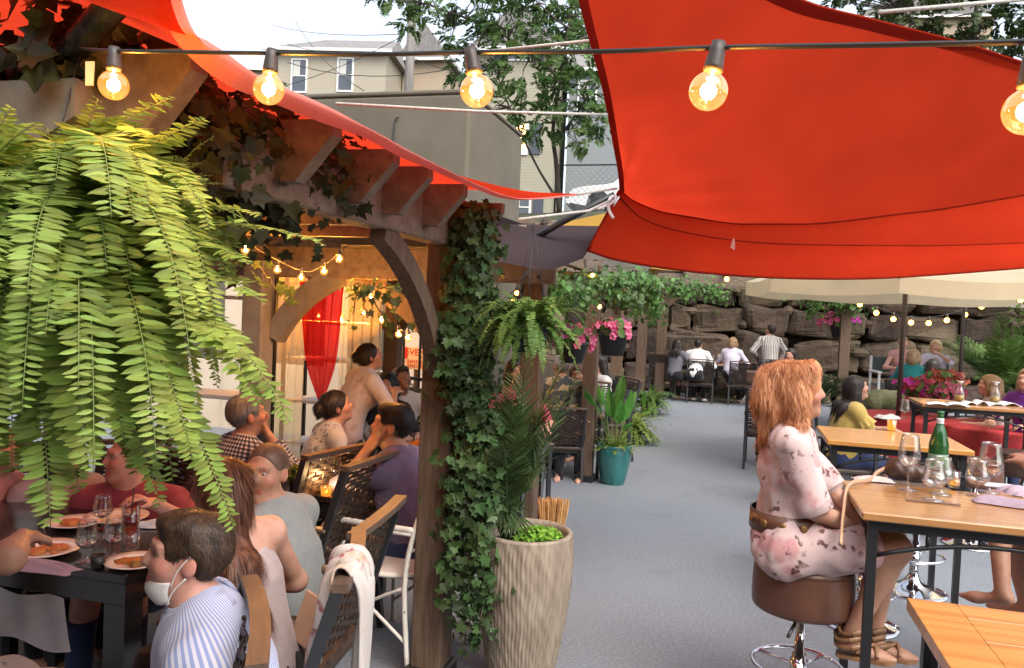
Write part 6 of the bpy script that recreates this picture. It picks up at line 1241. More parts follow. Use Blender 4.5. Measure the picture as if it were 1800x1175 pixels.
cA, cB = P(462, 500, 6.6), P(612, 500, 6.9)
curtain('sheer_curtain', 'cream sheer curtain hanging left of the red drape', lambda u, v: np.array([*(cA+(P(540, 500, 6.75)-cA)*u)[:2], 2.03-1.98*v])+AX*.018*math.sin(u*34+v*1.5), 'sheer'); curtain('sheer_curtain', 'cream sheer curtain behind the standing waitress', lambda u, v: np.array([*(P(600, 500, 6.8)+(P(676, 500, 7)-P(600, 500, 6.8))*u)[:2], 2.03-1.98*v])+AX*.018*math.sin(u*30+v), 'sheer')
def swag(u, v):
    l = spline([P(527, 495, 6.3), P(528, 560, 6.3), P(536, 640, 6.3), P(560, 705, 6.3)], 41)[int(v*40)]; r = spline([P(609, 498, 6.45), P(602, 560, 6.45), P(590, 640, 6.4), P(568, 705, 6.32)], 41)[int(v*40)]; return l*(1-u)+r*u+AX*(.035*(1-v)+.012)*math.sin(u*30+v*2)
curtain('red_drape', 'sheer red drape gathered to a point between the cream curtains', swag, 'redsheer', 70, 40, 'drape')
# pale pavilion wall beyond the curtains
bt = thing('pavilion_wall', 'pale cream pavilion wall with wide bright openings beyond the curtains', 'wall', S(9.3, -5.0), -PSI)
M_['creamwall'] = mk('cream plaster', (.55, .48, .36), (.6, .53, .41), 3, .9)
for x, w in ((-3.2, .5), (-1.3, .5), (.1, .3), (1.25, .4)): mb = MB(); mb.box((x, 0, 1.3), (w, .15, 2.6)); obj('pier', mb, M_['creamwall'], bt)
mb = MB(); mb.box((-.9, 0, .45), (5.4, .10, .9)); obj('parapet', mb, M_['creamwall'], bt); mb = MB(); mb.box((-.9, 0, 2.35), (5.4, .2, .5)); obj('lintel', mb, M_['creamwall'], bt)
# railing and red lettered sign behind the waitress
rp = P(735, 700, 7.6); t = thing('metal_railing', 'black metal railing behind the seated women', 'railing', (rp[0], rp[1], 0), -PSI-.5)
mb = MB()
for z in (.35, .95, 1.05): mb.box((0, 0, z), (1.6, .03, .03))
obj('rail', mb, M_['gunmetal'], t)
for x in np.linspace(-.75, .75, 7): mb = MB(); mb.tube([(x, 0, 0), (x, 0, 1.9 if abs(x) < .3 else 1.05)], .012, 6); obj('baluster', mb, M_['gunmetal'], t)
sg = P(732, 630, 8.4); t = thing('banner_sign', 'white banner with red lettering behind the railing', 'sign', sg, -PSI-.1)
mb = MB(); mb.box((0, 0, 0), (.34, .01, .24)); obj('panel', mb, M_['wpaint'], t); M_['signred'] = mk('sign red', (.6, .02, .03), rough=.5)
def text(s, parent, loc, size, mat, rx=90):
    cu = bpy.data.curves.new('lettering', 'FONT'); cu.body = s; cu.size = size; cu.extrude = .002; cu.align_x = 'CENTER'; cu.align_y = 'CENTER'; tmp = bpy.data.objects.new('lettering', cu); COL.objects.link(tmp); bpy.context.view_layer.update(); me = bpy.data.meshes.new_from_object(tmp.evaluated_get(bpy.context.evaluated_depsgraph_get())); bpy.data.objects.remove(tmp); me.materials.clear(); me.materials.append(mat); o = bpy.data.objects.new('lettering', me); COL.objects.link(o); o.parent = parent; o.location = loc; o.rotation_euler = (rad(rx), 0, 0); return o
text('EVENT', t, (.02, -.008, .06), .10, M_['signred']); mb = MB(); mb.box((-.13, -.008, .05), (.05, .006, .12)); obj('emblem', mb, M_['signred'], t)
for z in (-.04, -.085): text('RENTALS', t, (0, -.008, z), .05, M_['signred'])
# plywood and posts to hold the sign
mb = MB(); mb.bar((sg[0], sg[1]+.05, 0), (sg[0], sg[1]+.05, sg[2]+.1), .05, .05); obj('stake', mb, M_['post'], t, world=True)
# low garden wall, hedge of soil bed at right under yellow woman table (log planter)
lg = P(1570, 705, 9.9); o = obj('moss_log', MB().tube(spline([P(1522, 706, 10.6), P(1575, 704, 10.6), P(1640, 706, 10.4)], 16)+np.random.RandomState(2).normal(0, .008, (16, 3)), .14, 12), mk('mossy bark', (.12, .14, .06), (.2, .2, .12), 6, .95, .8, 18, bdist=.03), None, True); tag(o, 'pale green mossy log lying behind the woman in yellow', 'log')
o = obj('stone_block', MB().box((P(1560, 745, 10.4)[0], P(1560, 745, 10.4)[1], .3), (1.3, .5, .6), rotz(-PSI), .06), M_['rock'], None); tag(o, 'low rough stone block under the mossy log', 'stone')
# ================================================================ PEOPLE
def C_(k, *a, **kw): return pattern(k, *a, **kw)
K = {'farw': C_('plain', (.75, .74, .74)), 'white': C_('plain', (.48, .47, .45)), 'pinkw': C_('plain', (.40, .32, .31)), 'jean': C_('plain', (.03, .045, .11)), 'black': C_('plain', (.015, .015, .018)), 'khaki': C_('plain', (.35, .28, .19)), 'purple': C_('plain', (.145, .115, .20)), 'tee': C_('plain', (.25, .27, .265)), 'yellow': C_('plain', (.50, .36, .10)), 'teal': C_('plain', (.015, .16, .16)), 'lav': C_('plain', (.62, .58, .70)), 'tan': C_('plain', (.42, .31, .22)), 'pink': C_('plain', (.5, .25, .24)), 'red': C_('plain', (.26, .045, .06)), 'grey': C_('plain', (.14, .14, .16)), 'orange': C_('plain', (.5, .22, .10)), 'brownshoe': mk('brown leather shoe', (.18, .085, .035), (.25, .13, .06), 12, .45), 'sneaker': mk('sneaker', (.5, .5, .5), rough=.7), 'blackshoe': mk('black shoe', (.015, .015, .015), rough=.5)}
fl1 = C_('floral', (.50, .37, .355), (.085, .03, .027), (.40, .12, .13), s=1.25); fl2 = C_('floral', (.36, .34, .32), (.06, .06, .08), (.30, .30, .33), s=1.3); fl3 = C_('blotch', (.50, .47, .53), (.26, .12, .13)); stp = C_('stripe', (.50, .50, .57), (.22, .27, .47), s=2.0); chk = C_('check', (.55, .55, .58), (.012, .014, .03), (.12, .12, .16), s=1.6); cam_ = C_('camo', (.34, .24, .12), (.05, .05, .06), (.10, .10, .07)); bst = C_('stripe', (.62, .58, .52), (.16, .15, .17), s=.55)
# 1 red haired woman on the stool
w1 = person('red haired woman in a pink floral tunic dress sitting on a bar stool', (1402, 690, 3.33), -88, 1.68, 'f', 'tan', ('red', 'curly'), 1, hy=10, hp=-6, handR=(.02, .31, .09), handL=(-.04, .36, .075), footR=(.05, .27, -.335), footL=(-.07, .37, -.36), top=dict(mat=fl1, sleeve=.42, skirt=.70, flare=.020, inf=.015, wr=.012, wf=30), h=.0062, curl=.35, nstr=13000, palmR=(-.3, .1, -1), elbowR=(.55, -1, -.5), elbowL=(-.5, -1, -.5), kneeR=(0, 1, .45), kneeL=(0, 1, .45), spine=-1, hscale=.95, bulk=.84, bust=.5)
r = w1['root']; u, sc = w1['u'], w1['sc']; beltc = w1['P1']*.62
mb = MB(); a = np.linspace(0, 2*math.pi, 49); rx_, ry_ = .150*sc, .142*sc
ring = lambda z, e: [beltc+u*z+w1['rt']*(rx_+e)*math.cos(q)+w1['f']*(ry_+e)*math.sin(q) for q in a]
mb.grid([ring(-.04, .0), ring(-.04, .006), ring(.04, .006), ring(.04, .0)]); bt_ = obj('belt', mb, M_['leather'], r, True)
for q in np.linspace(-1.2, 1.6, 6):
    mb = MB(); c = beltc+w1['rt']*(rx_+.008)*math.cos(q)+w1['f']*(ry_+.008)*math.sin(q); n_ = nrm(w1['rt']*math.cos(q)/rx_+w1['f']*math.sin(q)/ry_); mb.ball(c, (.018, .018, .006), 10, np.stack(frame(n_), 1)); obj('medallion', mb, mk('aged brass', (.30, .17, .06), (.15, .07, .03), 60, .4, metal=.6), bt_, True)
for nm, ft, kn in (('R', w1['fR'], w1['kR']), ('L', w1['fL'], w1['kL'])):   # sandals: sole and straps
    d = nrm(ft-kn); tv = np.array([0, 1., 0]); q = ft+np.array([0, 0, -.07]); mb = MB(); mb.prism([(-.045, -.028), (-.05, 0), (-.045, .028), (.05, .036), (.13, .044), (.17, .02), (.17, -.02), (.13, -.044), (.05, -.036)], q-ZX*.012, tv, np.array([1., 0, 0]), ZX, .014)
    s_ = obj('sandal', mb, K['brownshoe'], r)
    for z, rr in ((.03, .041), (-.0, .044), (-.03, .05)): mb = MB(); mb.tube([ft+d*(-z)+np.array([math.cos(k)*rr, math.sin(k)*rr*1.15-.005+(.02 if z < 0 else 0), .010*math.sin(2*k)]) for k in np.linspace(0, 6.283, 20)], .007, 6, False, flat=1.8); obj('strap', mb, K['brownshoe'], s_, True)
    mb = MB(); mb.tube(spline([ft+np.array([-.042, .02, -.045]), ft+np.array([0, .09, -.018]), ft+np.array([.042, .10, -.055])], 12), .008, 6); mb.tube(spline([ft+np.array([.042, .02, -.045]), ft+np.array([0, .09, -.016]), ft+np.array([-.042, .10, -.055])], 12), .008, 6); obj('strap', mb, K['brownshoe'], s_, True)
# 2 striped shirt man with the lowered mask
m1 = person('man in a blue striped shirt with a white face mask pulled under his chin', (330, 980, 2.05), 84, 1.86, 'm', 'pink', ('short', 'short'), 17, hscale=.84, hy=4, hp=-9, hr=0, handL=(-.16, .34, .02), handR=(.14, .36, .12), top=dict(mat=stp, sleeve=1, collar=1, inf=.016, wr=.011, wf=17), bottom=dict(kind='pants', mat=K['khaki']), shoe=K['blackshoe'], h=.0058, nstr=9000, elbowL=(-.7, -.5, -.6))
Hp, HR, hs, r = m1['Hp'], m1['HR'], m1['hs'], m1['root']; mb = MB(); rows = []
for v in np.linspace(0, 1, 9):
    row = []
    for q in np.linspace(-1.35, 1.35, 17): zz = -.066-.062*v; k = math.cos(q*.95); fo = .088-.028*v+.016*math.sin(v*math.pi); row.append(Hp(math.sin(q)*.063*(1-.18*v), fo*k**.8 if k > 0 else 0, zz+.018*(1-k)))
    rows.append(row)
mb.grid(rows); mk_ = obj('face_mask', mb, mk('white mask fabric', (.72, .70, .68), (.66, .64, .62), 20, .9, .2, 200), r, True); md = mk_.modifiers.new('s', 'SOLIDIFY'); md.thickness = .003; md.offset = 1
for s in (1, -1):
    mb = MB()
    for zf, zt_ in ((-.07, .026), (-.118, -.034)): mb.tube(spline([Hp(s*.060, .03, zf), Hp(s*.071, .022, (zf+zt_)/2), Hp(s*.080, -.004, zt_)], 10), .0022, 5)
    obj('ear_loop', mb, mk_.data.materials[0], mk_, True)
# 3 long haired woman
w2 = person('woman with very long brown hair in a white camisole seen from behind', (384, 860, 2.52), 34, 1.68, 'f', 'fair', ('brown', 'down'), 8, side=-10, hy=6, hp=-4, hscale=.85, handR=(.16, .34, .18), handL=(-.0, .24, .03), top=dict(mat=K['pinkw'], sleeve=None, inf=.010, scoop=.10, wr=.004), bottom=dict(kind='pants', mat=K['black']), shoe=K['blackshoe'], h=.0068, nstr=6000)
# 4 man in white tee looking back
m2 = person('short haired man in a pale grey tee shirt turning his head toward the camera', (468, 832, 3.25), 56, 1.78, 'm', 'warm', ('buzzed', 'buzz'), 14, hy=96, hp=-2, handR=(.16, .38, .2), handL=(-.2, .34, .2), top=dict(mat=K['tee'], sleeve=.42, inf=.013, wr=.007, wf=20), bottom=dict(kind='pants', mat=K['jean']), shoe=K['blackshoe'], h=.0068, nstr=3500, bulk=1.08)
# 5 grey haired man in checks
m3 = person('grey haired man in a dark checked shirt resting his chin on his hand', (434, 732, 4.5), -52, 1.76, 'm', 'warm', ('grey', 'short'), 14, hy=-18, hp=-10, handR=(.05, .28, .52), handL=(-.15, .34, .16), top=dict(mat=chk, sleeve=.85, inf=.014, collar=1), bottom=dict(kind='pants', mat=K['black']), h=.008, nstr=5000, palmR=(.3, .1, 1), curl=.9, elbowR=(.25, .7, -.75))
# 6 woman with updo leaning in
w3 = person('dark haired woman with an updo leaning over the table in a sleeveless floral top', (592, 716, 5.3), -72, 1.66, 'f', 'tan', ('dark', 'updo'), 20, hy=-8, hp=-16, handR=(.15, .36, .16), handL=(-.1, .38, .2), top=dict(mat=fl2, sleeve=.10, inf=.010), bottom=dict(kind='pants', mat=K['black']), h=.008, bulk=1.1, nstr=4000)
# 7 waitress
w4 = person('standing woman with a dark bun and blotched pink blouse bending toward seated guests', (650, 628, 6.2), -62, 1.60, 'f', 'tan', ('dark', 'bun'), 24, hy=-12, hp=-18, handR=(.16, .36, .30), handL=(-.14, .36, .28), top=dict(mat=fl3, sleeve=.5, inf=.016, hem=-.16, hip=.02, wr=.006), bottom=dict(kind='pants', mat=K['black']), shoe=K['blackshoe'], stand=True, h=.009, ground=0, nstr=2500)
# 8..11 inner pergola
w5 = person('dark haired woman facing the camera beside the standing waitress', (680, 680, 6.9), 168, 1.64, 'f', 'fair', ('black', 'bob'), 8, hp=-4, top=dict(mat=K['black'], sleeve=.4), bottom=dict(kind='pants', mat=K['black']), h=.009, nstr=2500)
m4 = person('dark haired diner looking down next to the woman facing the camera', (706, 668, 7.1), 205, 1.72, 'm', 'deep', ('black', 'short'), 14, hp=-22, top=dict(mat=K['white'], sleeve=.5), bottom=dict(kind='pants', mat=K['black']), h=.011)
m5 = person('dark haired man in a purple grey tee shirt with his hand at his mouth', (690, 750, 4.3), 62, 1.77, 'm', 'warm', ('black', 'short'), 15, hy=18, hp=-8, handL=(-.07, .27, .53), handR=(.1, .40, .14), top=dict(mat=K['purple'], sleeve=.45, inf=.014, wr=.006), bottom=dict(kind='shorts', mat=K['jean']), shoe=K['blackshoe'], h=.008, nstr=6000, palmL=(0, -.3, 1), curl=.9, elbowL=(-.25, .7, -.75))
w6 = person('person in an orange top partly hidden by the front pergola post', (766, 690, 5.5), 95, 1.68, 'f', 'warm', ('dark', 'bob'), 10, top=dict(mat=K['orange'], sleeve=.9), bottom=dict(kind='pants', mat=K['black']), h=.012, handL=(-.15, .4, .2))
# 12 group behind the fern, around the front black table
w7 = person('woman in a dusty pink top behind the plates at the fern table', (-5, 790, 3.75), -125, 1.66, 'f', 'warm', ('brown', 'bob'), 12, hp=-12, handR=(.14, .36, .22), handL=(-.14, .36, .22), top=dict(mat=K['pink'], sleeve=.5), bottom=dict(kind='pants', mat=K['black']), h=.010)
w8 = person('woman in a pale rose top eating under the fern fronds', (112, 796, 3.85), -160, 1.64, 'f', 'warm', ('dark', 'bob'), 14, hp=-15, handR=(.12, .34, .22), handL=(-.12, .34, .22), top=dict(mat=K['pinkw'], sleeve=.5), bottom=dict(kind='pants', mat=K['black']), h=.010)
m6 = person('man in a red tee shirt gesturing with one raised hand under the fern', (226, 808, 3.7), 165, 1.74, 'm', 'pink', ('short', 'buzz'), 12, hy=-60, hp=-6, handL=('p', 270, 885, 3.4), handR=(.16, .34, .2), top=dict(mat=K['red'], sleeve=.45), bottom=dict(kind='pants', mat=K['jean']), h=.010, curl=1.1)
w9 = person('diner at the picture edge with bare forearm and a grey napkin on the lap', (-130, 850, 2.2), -60, 1.66, 'f', 'warm', ('brown', 'bob'), 8, handR=('p', 40, 945, 2.2), elbowR=(.1, -1, -.2), handL=(-.1, .36, .16), top=dict(mat=K['pinkw'], sleeve=.3), bottom=dict(kind='skirt', mat=fl2, len=1.0), h=.008)
# 13 second pergola diners
m7 = person('man in a camouflage tee shirt with his back to the aisle', (986, 646, 8.5), 8, 1.80, 'm', 'warm', ('grey', 'short'), 8, hy=10, top=dict(mat=cam_, sleeve=.45, inf=.016), bottom=dict(kind='shorts', mat=K['khaki']), shoe=K['sneaker'], h=.011, bulk=1.2)
w10 = person('woman with reddish brown hair facing the camera beyond the camouflage man', (1016, 660, 8.6), 170, 1.64, 'f', 'fair', ('brown', 'long'), 8, hr=10, top=dict(mat=K['grey'], sleeve=.5), bottom=dict(kind='pants', mat=K['black']), h=.013)
w11 = person('woman in a white jacket and black trousers between two posts', (1052, 640, 9.6), 120, 1.7, 'f', 'fair', ('black', 'long'), 4, top=dict(mat=K['white'], sleeve=.95), bottom=dict(kind='pants', mat=K['black']), h=.013)
w12 = person('diner in a crimson top behind the small hanging fern', (908, 655, 6.6), 200, 1.66, 'f', 'warm', ('dark', 'bob'), 8, top=dict(mat=K['red'], sleeve=.5), bottom=dict(kind='pants', mat=K['black']), h=.013)
# 14 far table
FAR = []; RT = []
for lab, hd, yw, sx, sk_, hr_, tp, kw in (
    ('dark long haired diner at the left end of the far table', (1192, 606, 16.6), -30, 'f', 'fair', ('dark', 'long'), K['grey'], {}),
    ('far diner in a bright white shirt with bowed head seen from behind', (1228, 606, 16.5), -15, 'm', 'fair', ('dark', 'short'), K['farw'], dict(lean=22, hp=-30, shoe=K['sneaker'])),
    ('brown haired man in a tan shirt across the far table', (1246, 602, 18.2), 160, 'm', 'warm', ('short', 'short'), K['tan'], dict(lean=12)),
    ('far blonde diner in a lavender shirt seen from behind', (1289, 603, 16.5), -12, 'f', 'fair', ('dblonde', 'bob'), K['lav'], dict(hy=-15)),
    ('balding man in a cream shirt facing the camera at the far table', (1312, 602, 18.2), 170, 'm', 'warm', ('short', 'buzz'), K['tan'], {}),
    ('woman with black hair turned half away at the aisle before the far table', (1358, 650, 9.6), 0, 'f', 'warm', ('black', 'long'), K['white'], dict(hy=10, lean=6)),
    ('dark haired woman whose face shows above the red hair', (1390, 625, 13.2), 130, 'f', 'fair', ('dark', 'long'), K['white'], dict(hy=25))):
    FAR.append(person(lab, hd, yw, 1.72 if sx == 'm' else 1.64, sx, sk_, hr_, kw.pop('lean', 8), top=dict(mat=tp, sleeve=.5), bottom=dict(kind='pants', mat=K['black']), h=.015 if hd[2] > 12 else .0115, **kw))
person('man standing at the far table in a grey and white striped shirt', (1354, 582, 17.0), 20, 1.74, 'm', 'warm', ('dark', 'short'), 8, hp=-25, hy=30, handR=(.25, .12, .0), handL=(-.22, .2, .1), top=dict(mat=bst, sleeve=.95, hem=-.14, inf=.016), bottom=dict(kind='pants', mat=K['grey']), shoe=K['blackshoe'], stand=True, h=.014, ground=0)
# 15 right hand tables
w13 = person('dark haired woman in a ruffled mustard blouse at the red table', (1505, 683, 7.35), -72, 1.70, 'f', 'fair', ('dark', 'long'), 12, hp=-14, handR=(.12, .46, .24), handL=(-.1, .46, .26), top=dict(mat=K['yellow'], sleeve=.25, ruffle=True, inf=.016, wr=.007), bottom=dict(kind='pants', mat=K['jean']), shoe=K['blackshoe'], h=.0105, bulk=1.25, nstr=1200, elbowR=(.6, -.2, -1))
for lab, hd, yw, sk_, hr_, tp, kw in (
    ('woman with glasses in a sleeveless coral top on a tall white chair', (1588, 604, 13.6), -160, 'pink', ('dblonde', 'updo'), K['pink'], dict(sl=.05)),
    ('blonde woman in a white top resting her chin on her hand', (1645, 610, 13.6), 165, 'fair', ('blonde', 'bob'), K['lav'], dict(handL=('p', 1650, 622, 13.35))),
    ('brown haired woman in a teal top seen from behind', (1606, 628, 12.0), -10, 'fair', ('dblonde', 'bob'), K['teal'], {}),
    ('dark haired woman behind the crimson flowers', (1641, 646, 10.8), -20, 'fair', ('dark', 'bob'), K['black'], {})):
    sl_ = kw.pop('sl', .5); RT.append(person(lab, hd, yw, 1.66, 'f', sk_, hr_, 8, top=dict(mat=tp, sleeve=sl_), bottom=dict(kind='pants', mat=K['jean']), h=.0125, **kw))
w14 = person('blonde woman in profile behind the white menus', (1738, 678, 8.6), 100, 1.64, 'f', 'fair', ('dblonde', 'bob'), 10, hp=-4, top=dict(mat=K['pinkw'], sleeve=.2), bottom=dict(kind='pants', mat=K['jean']), h=.0105, nstr=1500)
w15 = person('long haired woman in purple at the picture edge beside the menus', (1806, 668, 7.9), 150, 1.66, 'f', 'fair', ('dblonde', 'long'), 8, top=dict(mat=C_('plain', (.13, .02, .2)), sleeve=.5), bottom=dict(kind='pants', mat=K['jean']), h=.0115)
# 16 diner at the bottle table cut off by the frame, legs showing
w16 = person('bar table guest at the picture edge with bare crossed legs showing', (1920, 700, 3.7), 78, 1.68, 'f', 'tan', ('dblonde', 'long'), 6, handL=(-.1, .30, .3), handR=(.1, .3, .3), footL=('p', 1762, 1040, 3.65), footR=(.1, .32, -.42), top=dict(mat=K['pinkw'], sleeve=.5, skirt=.6), h=.009)
# chairs under the seated people
def sit(D, label, dy=0, turn=0): o = D['org']+D['Rw']@np.array([0, dy, 0]); return chair(label, o, math.degrees(math.atan2(D['Rw'][1, 0], D['Rw'][0, 0]))+turn)
def chair_at(label, px, py, d, yaw):
    q = P(px, py, d); R = rotz(rad(yaw)); return chair(label, q-R@np.array([0, -.37, 0]), yaw), q-R@np.array([0, -.37, 0])-ZX*q[2], R
chair_at('dark wicker armchair of the man in the striped shirt', 436, 1142, 1.95, 110); CH = chair_at('dark wicker armchair with the flowered scarf over its back', 612, 972, 2.46, 96); chair_at('dark wicker armchair of the man in the pale tee shirt', 664, 908, 2.95, 82)
for D, lab in ((m3, 'dark wicker armchair of the man in checks'), (w3, 'dark wicker armchair of the woman with the updo'), (w5, 'dark wicker armchair of the woman facing the camera'), (m4, 'dark wicker armchair of the diner looking down'), (w6, 'dark wicker armchair of the person in orange'), (w7, 'dark wicker armchair of the woman in dusty pink'), (w8, 'dark wicker armchair of the woman in pale rose'), (m6, 'dark wicker armchair of the gesturing man in red'), (w9, 'dark wicker armchair of the diner with the fork'), (w13, 'dark wicker armchair of the woman in mustard'), (w14, 'dark wicker armchair of the blonde behind the menus')): sit(D, lab)
chair('dark wicker armchair of the man in camouflage under the petunia basket', m7['org'], math.degrees(math.atan2(m7['Rw'][1, 0], m7['Rw'][0, 0])), .80)
for D, lab in ((w10, 'dark wicker armchair of the reddish brown haired woman'), (w11, 'dark wicker armchair of the woman in the white jacket'), (w12, 'dark wicker armchair of the diner in crimson'), (FAR[2], 'dark wicker armchair of the man in the tan shirt'), (FAR[4], 'dark wicker armchair of the balding man in cream'), (FAR[5], 'dark wicker armchair of the black haired woman by the aisle'), (FAR[6], 'dark wicker armchair of the woman seen above the red hair'), (RT[2], 'dark wicker armchair of the woman in teal'), (RT[3], 'dark wicker armchair of the woman behind the crimson flowers'), (w15, 'dark wicker armchair of the woman in purple')): sit(D, lab)
bar_stool('brown drum stool under the bare legged guest at the picture edge', w16['org'], max(.6, w16['hip']-.09))
for hd, lab in (((1570, 604, 13.7), 'tall white framed chair of the woman with glasses'), ((1652, 610, 13.7), 'tall white framed chair of the blonde in white')): q = P(*hd); director(lab, q, 172)
# ================================================================ SMALL THINGS
M_['glass'] = thin_glass('clear glass', (.995, .995, .99), 1.0); M_['greenglass'] = mk('green bottle glass', (.012, .085, .018), (.02, .13, .03), 8, .06, spec=.8, coat=.5, trans=.25); M_['water'] = thin_glass('water', (.975, .98, .975), 1.2); M_['rose'] = thin_glass('rose drink', (.92, .70, .62), 1.0); M_['redwine'] = mk('red drink', (.12, .008, .01), rough=.1)
M_['china'] = mk('white china', (.72, .68, .62), rough=.2, coat=.3); M_['napkin'] = mk('mauve napkin', (.30, .22, .27), (.36, .27, .32), 14, .9, .3, 300); M_['greynap'] = mk('grey napkin', (.085, .08, .085), (.12, .115, .12), 6, .9, .3, 300); M_['paper'] = mk('white paper', (.75, .75, .77), (.70, .70, .73), 8, .7); M_['steel'] = mk('steel', (.6, .58, .55), rough=.2, metal=1); M_['amber'] = thin_glass('amber glass', (1, .72, .25), 1, ((1, .45, .08), .12)); M_['oil'] = mk('oil', (.35, .22, .06), rough=.1); M_['food1'] = mk('tomato pasta', (.42, .07, .015), (.5, .25, .08), 45, .5, .8, 50); M_['food2'] = mk('orange food', (.55, .16, .02), (.12, .10, .03), 30, .5, .8, 50)
def wineglass(label, c, h=.22, r=.042, fill=None, ft='water', name='wine_glass', stem=.42, group='stemmed glasses'):
    t = thing(name, label, 'glass', c, 0, group); zb = h*stem
    out = spline([(.004, zb), (r*.55, zb+h*.03), (r*.95, zb+h*.14), (r, zb+h*.25), (r*.88, zb+h*.42), (r*.74, h)], 22); inn = [(max(.0, a-.0018), b+.0015) for a, b in out][::-1]
    mb = MB(); mb.lathe(np.concatenate([out, np.array(inn)]), c, 28); obj('bowl', mb, M_['glass'], t, True, True)
    mb = MB(); mb.lathe(np.concatenate([np.array([(0, .0015), (r*.9, .002), (r*.9, .004)]), spline([(r*.3, .008), (.0045, .02), (.004, zb*.6), (.0055, zb)], 12)]), c, 24); obj('stem', mb, M_['glass'], t, True, True)
    if fill:
        fill = max(fill, stem+.14); pr = [p for p in out if p[1] < h*fill]; mb = MB(); mb.lathe([(0, zb+.004)]+[(max(.001, a-.003), b) for a, b in pr]+[(0, pr[-1][1])], c, 24); obj('drink', mb, M_[ft], t, True, True)
    return t
def tumbler(label, c, h=.10, r=.036, fill=None, ft='water', mat='glass', name='tumbler', cat='glass'):
    t = thing(name, label, cat, c); mb = MB(); mb.lathe([(0, .002), (r*.85, .002), (r*.88, .01), (r, h), (r-.0025, h), (r*.85-.002, .012), (0, .012)], c, 24); obj('glass', mb, M_[mat], t, True, True)
    if fill: mb = MB(); mb.lathe([(0, .014), (r*.8, .014), (r*.9, h*fill), (0, h*fill)], c, 20); obj('drink', mb, M_[ft], t, True, True)
    return t
Z1 = 1.0505
wineglass('tall empty wine glass standing in front of the brown handbag', G(1595, 862, Z1), .24, .044, .60, 'water'); wineglass('water goblet nearest the edge in front of the green bottle', G(1640, 880, Z1), .165, .046, .74, 'water', stem=.3); wineglass('second water goblet just behind the first one', G(1654, 870, Z1), .16, .044, .7, 'water', stem=.3)
wineglass('short stemmed goblet right of the sunglasses', G(1716, 872, Z1), .155, .045, .45, 'rose', stem=.3); wineglass('tall wine glass holding a little blush wine', G(1738, 866, Z1), .215, .05, .6, 'rose', stem=.33); tumbler('small squared candle glass with amber liquid by the goblets', G(1676, 858, Z1), .075, .027, .5, 'amber')
bc = G(1647, 838, Z1); t = thing('glass_bottle', 'green glass water bottle standing at the back of the bar table', 'bottle', bc)
mb = MB(); mb.lathe(np.concatenate([np.array([(0, .001), (.040, .001)]), spline([(.043, .01), (.043, .13), (.041, .16), (.028, .215), (.0165, .25), (.0145, .275), (.0145, .295)], 30), np.array([(0, .296)])]), bc, 28); obj('body', mb, M_['greenglass'], t, True, True)
mb = MB(); mb.lathe([(.0168, .252), (.0162, .27), (.0158, .278), (.0158, .252)], bc, 20); obj('neck_label', mb, mk('silver paper', (.5, .5, .5), rough=.4), t, True, True)
mb = MB(); mb.lathe([(0, .2965), (.0155, .296), (.016, .31), (0, .311)], bc, 16); obj('cap', mb, mk('green cap', (.03, .12, .04)), t, True, True); mb = MB(); mb.lathe([(.0437, .04), (.0437, .11)], bc, 28); obj('label', mb, mk('bottle label', (.10, .30, .12), (.3, .4, .3), 30, .5), t, True, True)
def cloth_pile(name, label, c, sx, sy, hgt, mat, rz, seed, cat='napkin'):
    rng = np.random.RandomState(seed); ph = rng.uniform(0, 6, 6); n, m = 24, 18; Pt = []
    for i in range(n):
        row = []
        for j in range(m): u, v = i/(n-1)*2-1, j/(m-1)*2-1; w = (1-u**6)*(1-v**6); z = .004+hgt*w*(.55+.25*math.sin(3.2*u+ph[0])*math.cos(2*v+ph[1])+.25*math.sin(7*v+2*u+ph[2])); row.append((u*sx*(1+.06*math.sin(4*v+ph[3])), v*sy*(1+.1*math.sin(3*u+ph[4])), z))
        Pt.append(row)
    mb = MB(); mb.grid(np.array(Pt)@rotz(rz).T+np.asarray(c)); o = obj(name, mb, M_[mat], None, True); tag(o, label, cat); return o
cloth_pile('napkin', 'mauve cloth napkin folded on the bar table in front of the goblets', G(1770, 888, Z1), .12, .055, .03, 'napkin', -.5, 1); cloth_pile('napkin', 'crumpled mauve napkin at the table edge by the wine glasses', G(1792, 868, Z1), .08, .06, .035, 'napkin', .3, 2)
o = obj('chopstick_set', MB().box(G(1640, 885, Z1)+ZX*.004, (.20, .012, .005), rotz(-PSI), .002), M_['leather'], None); tag(o, 'thin brown cutlery stick lying by the goblet foot', 'cutlery')
# handbag
hb = G(1590, 846, Z1); t = thing('handbag', 'brown leather handbag slumped at the far side of the bottle table', 'handbag', hb); lay = Layer(); lay.ell(hb+ZX*.045, (.085, .05, .045), rotz(-PSI), 0, .03); lay.ell(hb+BX*.06+ZX*.035, (.07, .045, .035), rotz(-PSI), 0, .03); lay.ell(hb-BX*.02+ZX*.075, (.05, .035, .03), rotz(-PSI), 0, .03); lay.wr = wrinkle(.008, 55, 3); lay.cut = [(hb+ZX*.001, np.array([0, 0, -1.]))]; V, Q, _ = lay.mesh(.006)
mb = MB(); mb.add(V, Q); obj('body', mb, M_['leather2'], t, True, True); mb = MB(); mb.tube(spline([hb-BX*.05+ZX*.07, hb-BX*.12-AX*.02+ZX*.03, G(1530, 848, Z1)+ZX*.01, G(1492, 858, Z1)+ZX*.012, G(1484, 880, Z1)-ZX*.05, G(1480, 930, .98)-ZX*.06], 30), .005, 6, flat=2.2); obj('strap', mb, mk('tan strap', (.42, .25, .15), rough=.5), t, True, True)
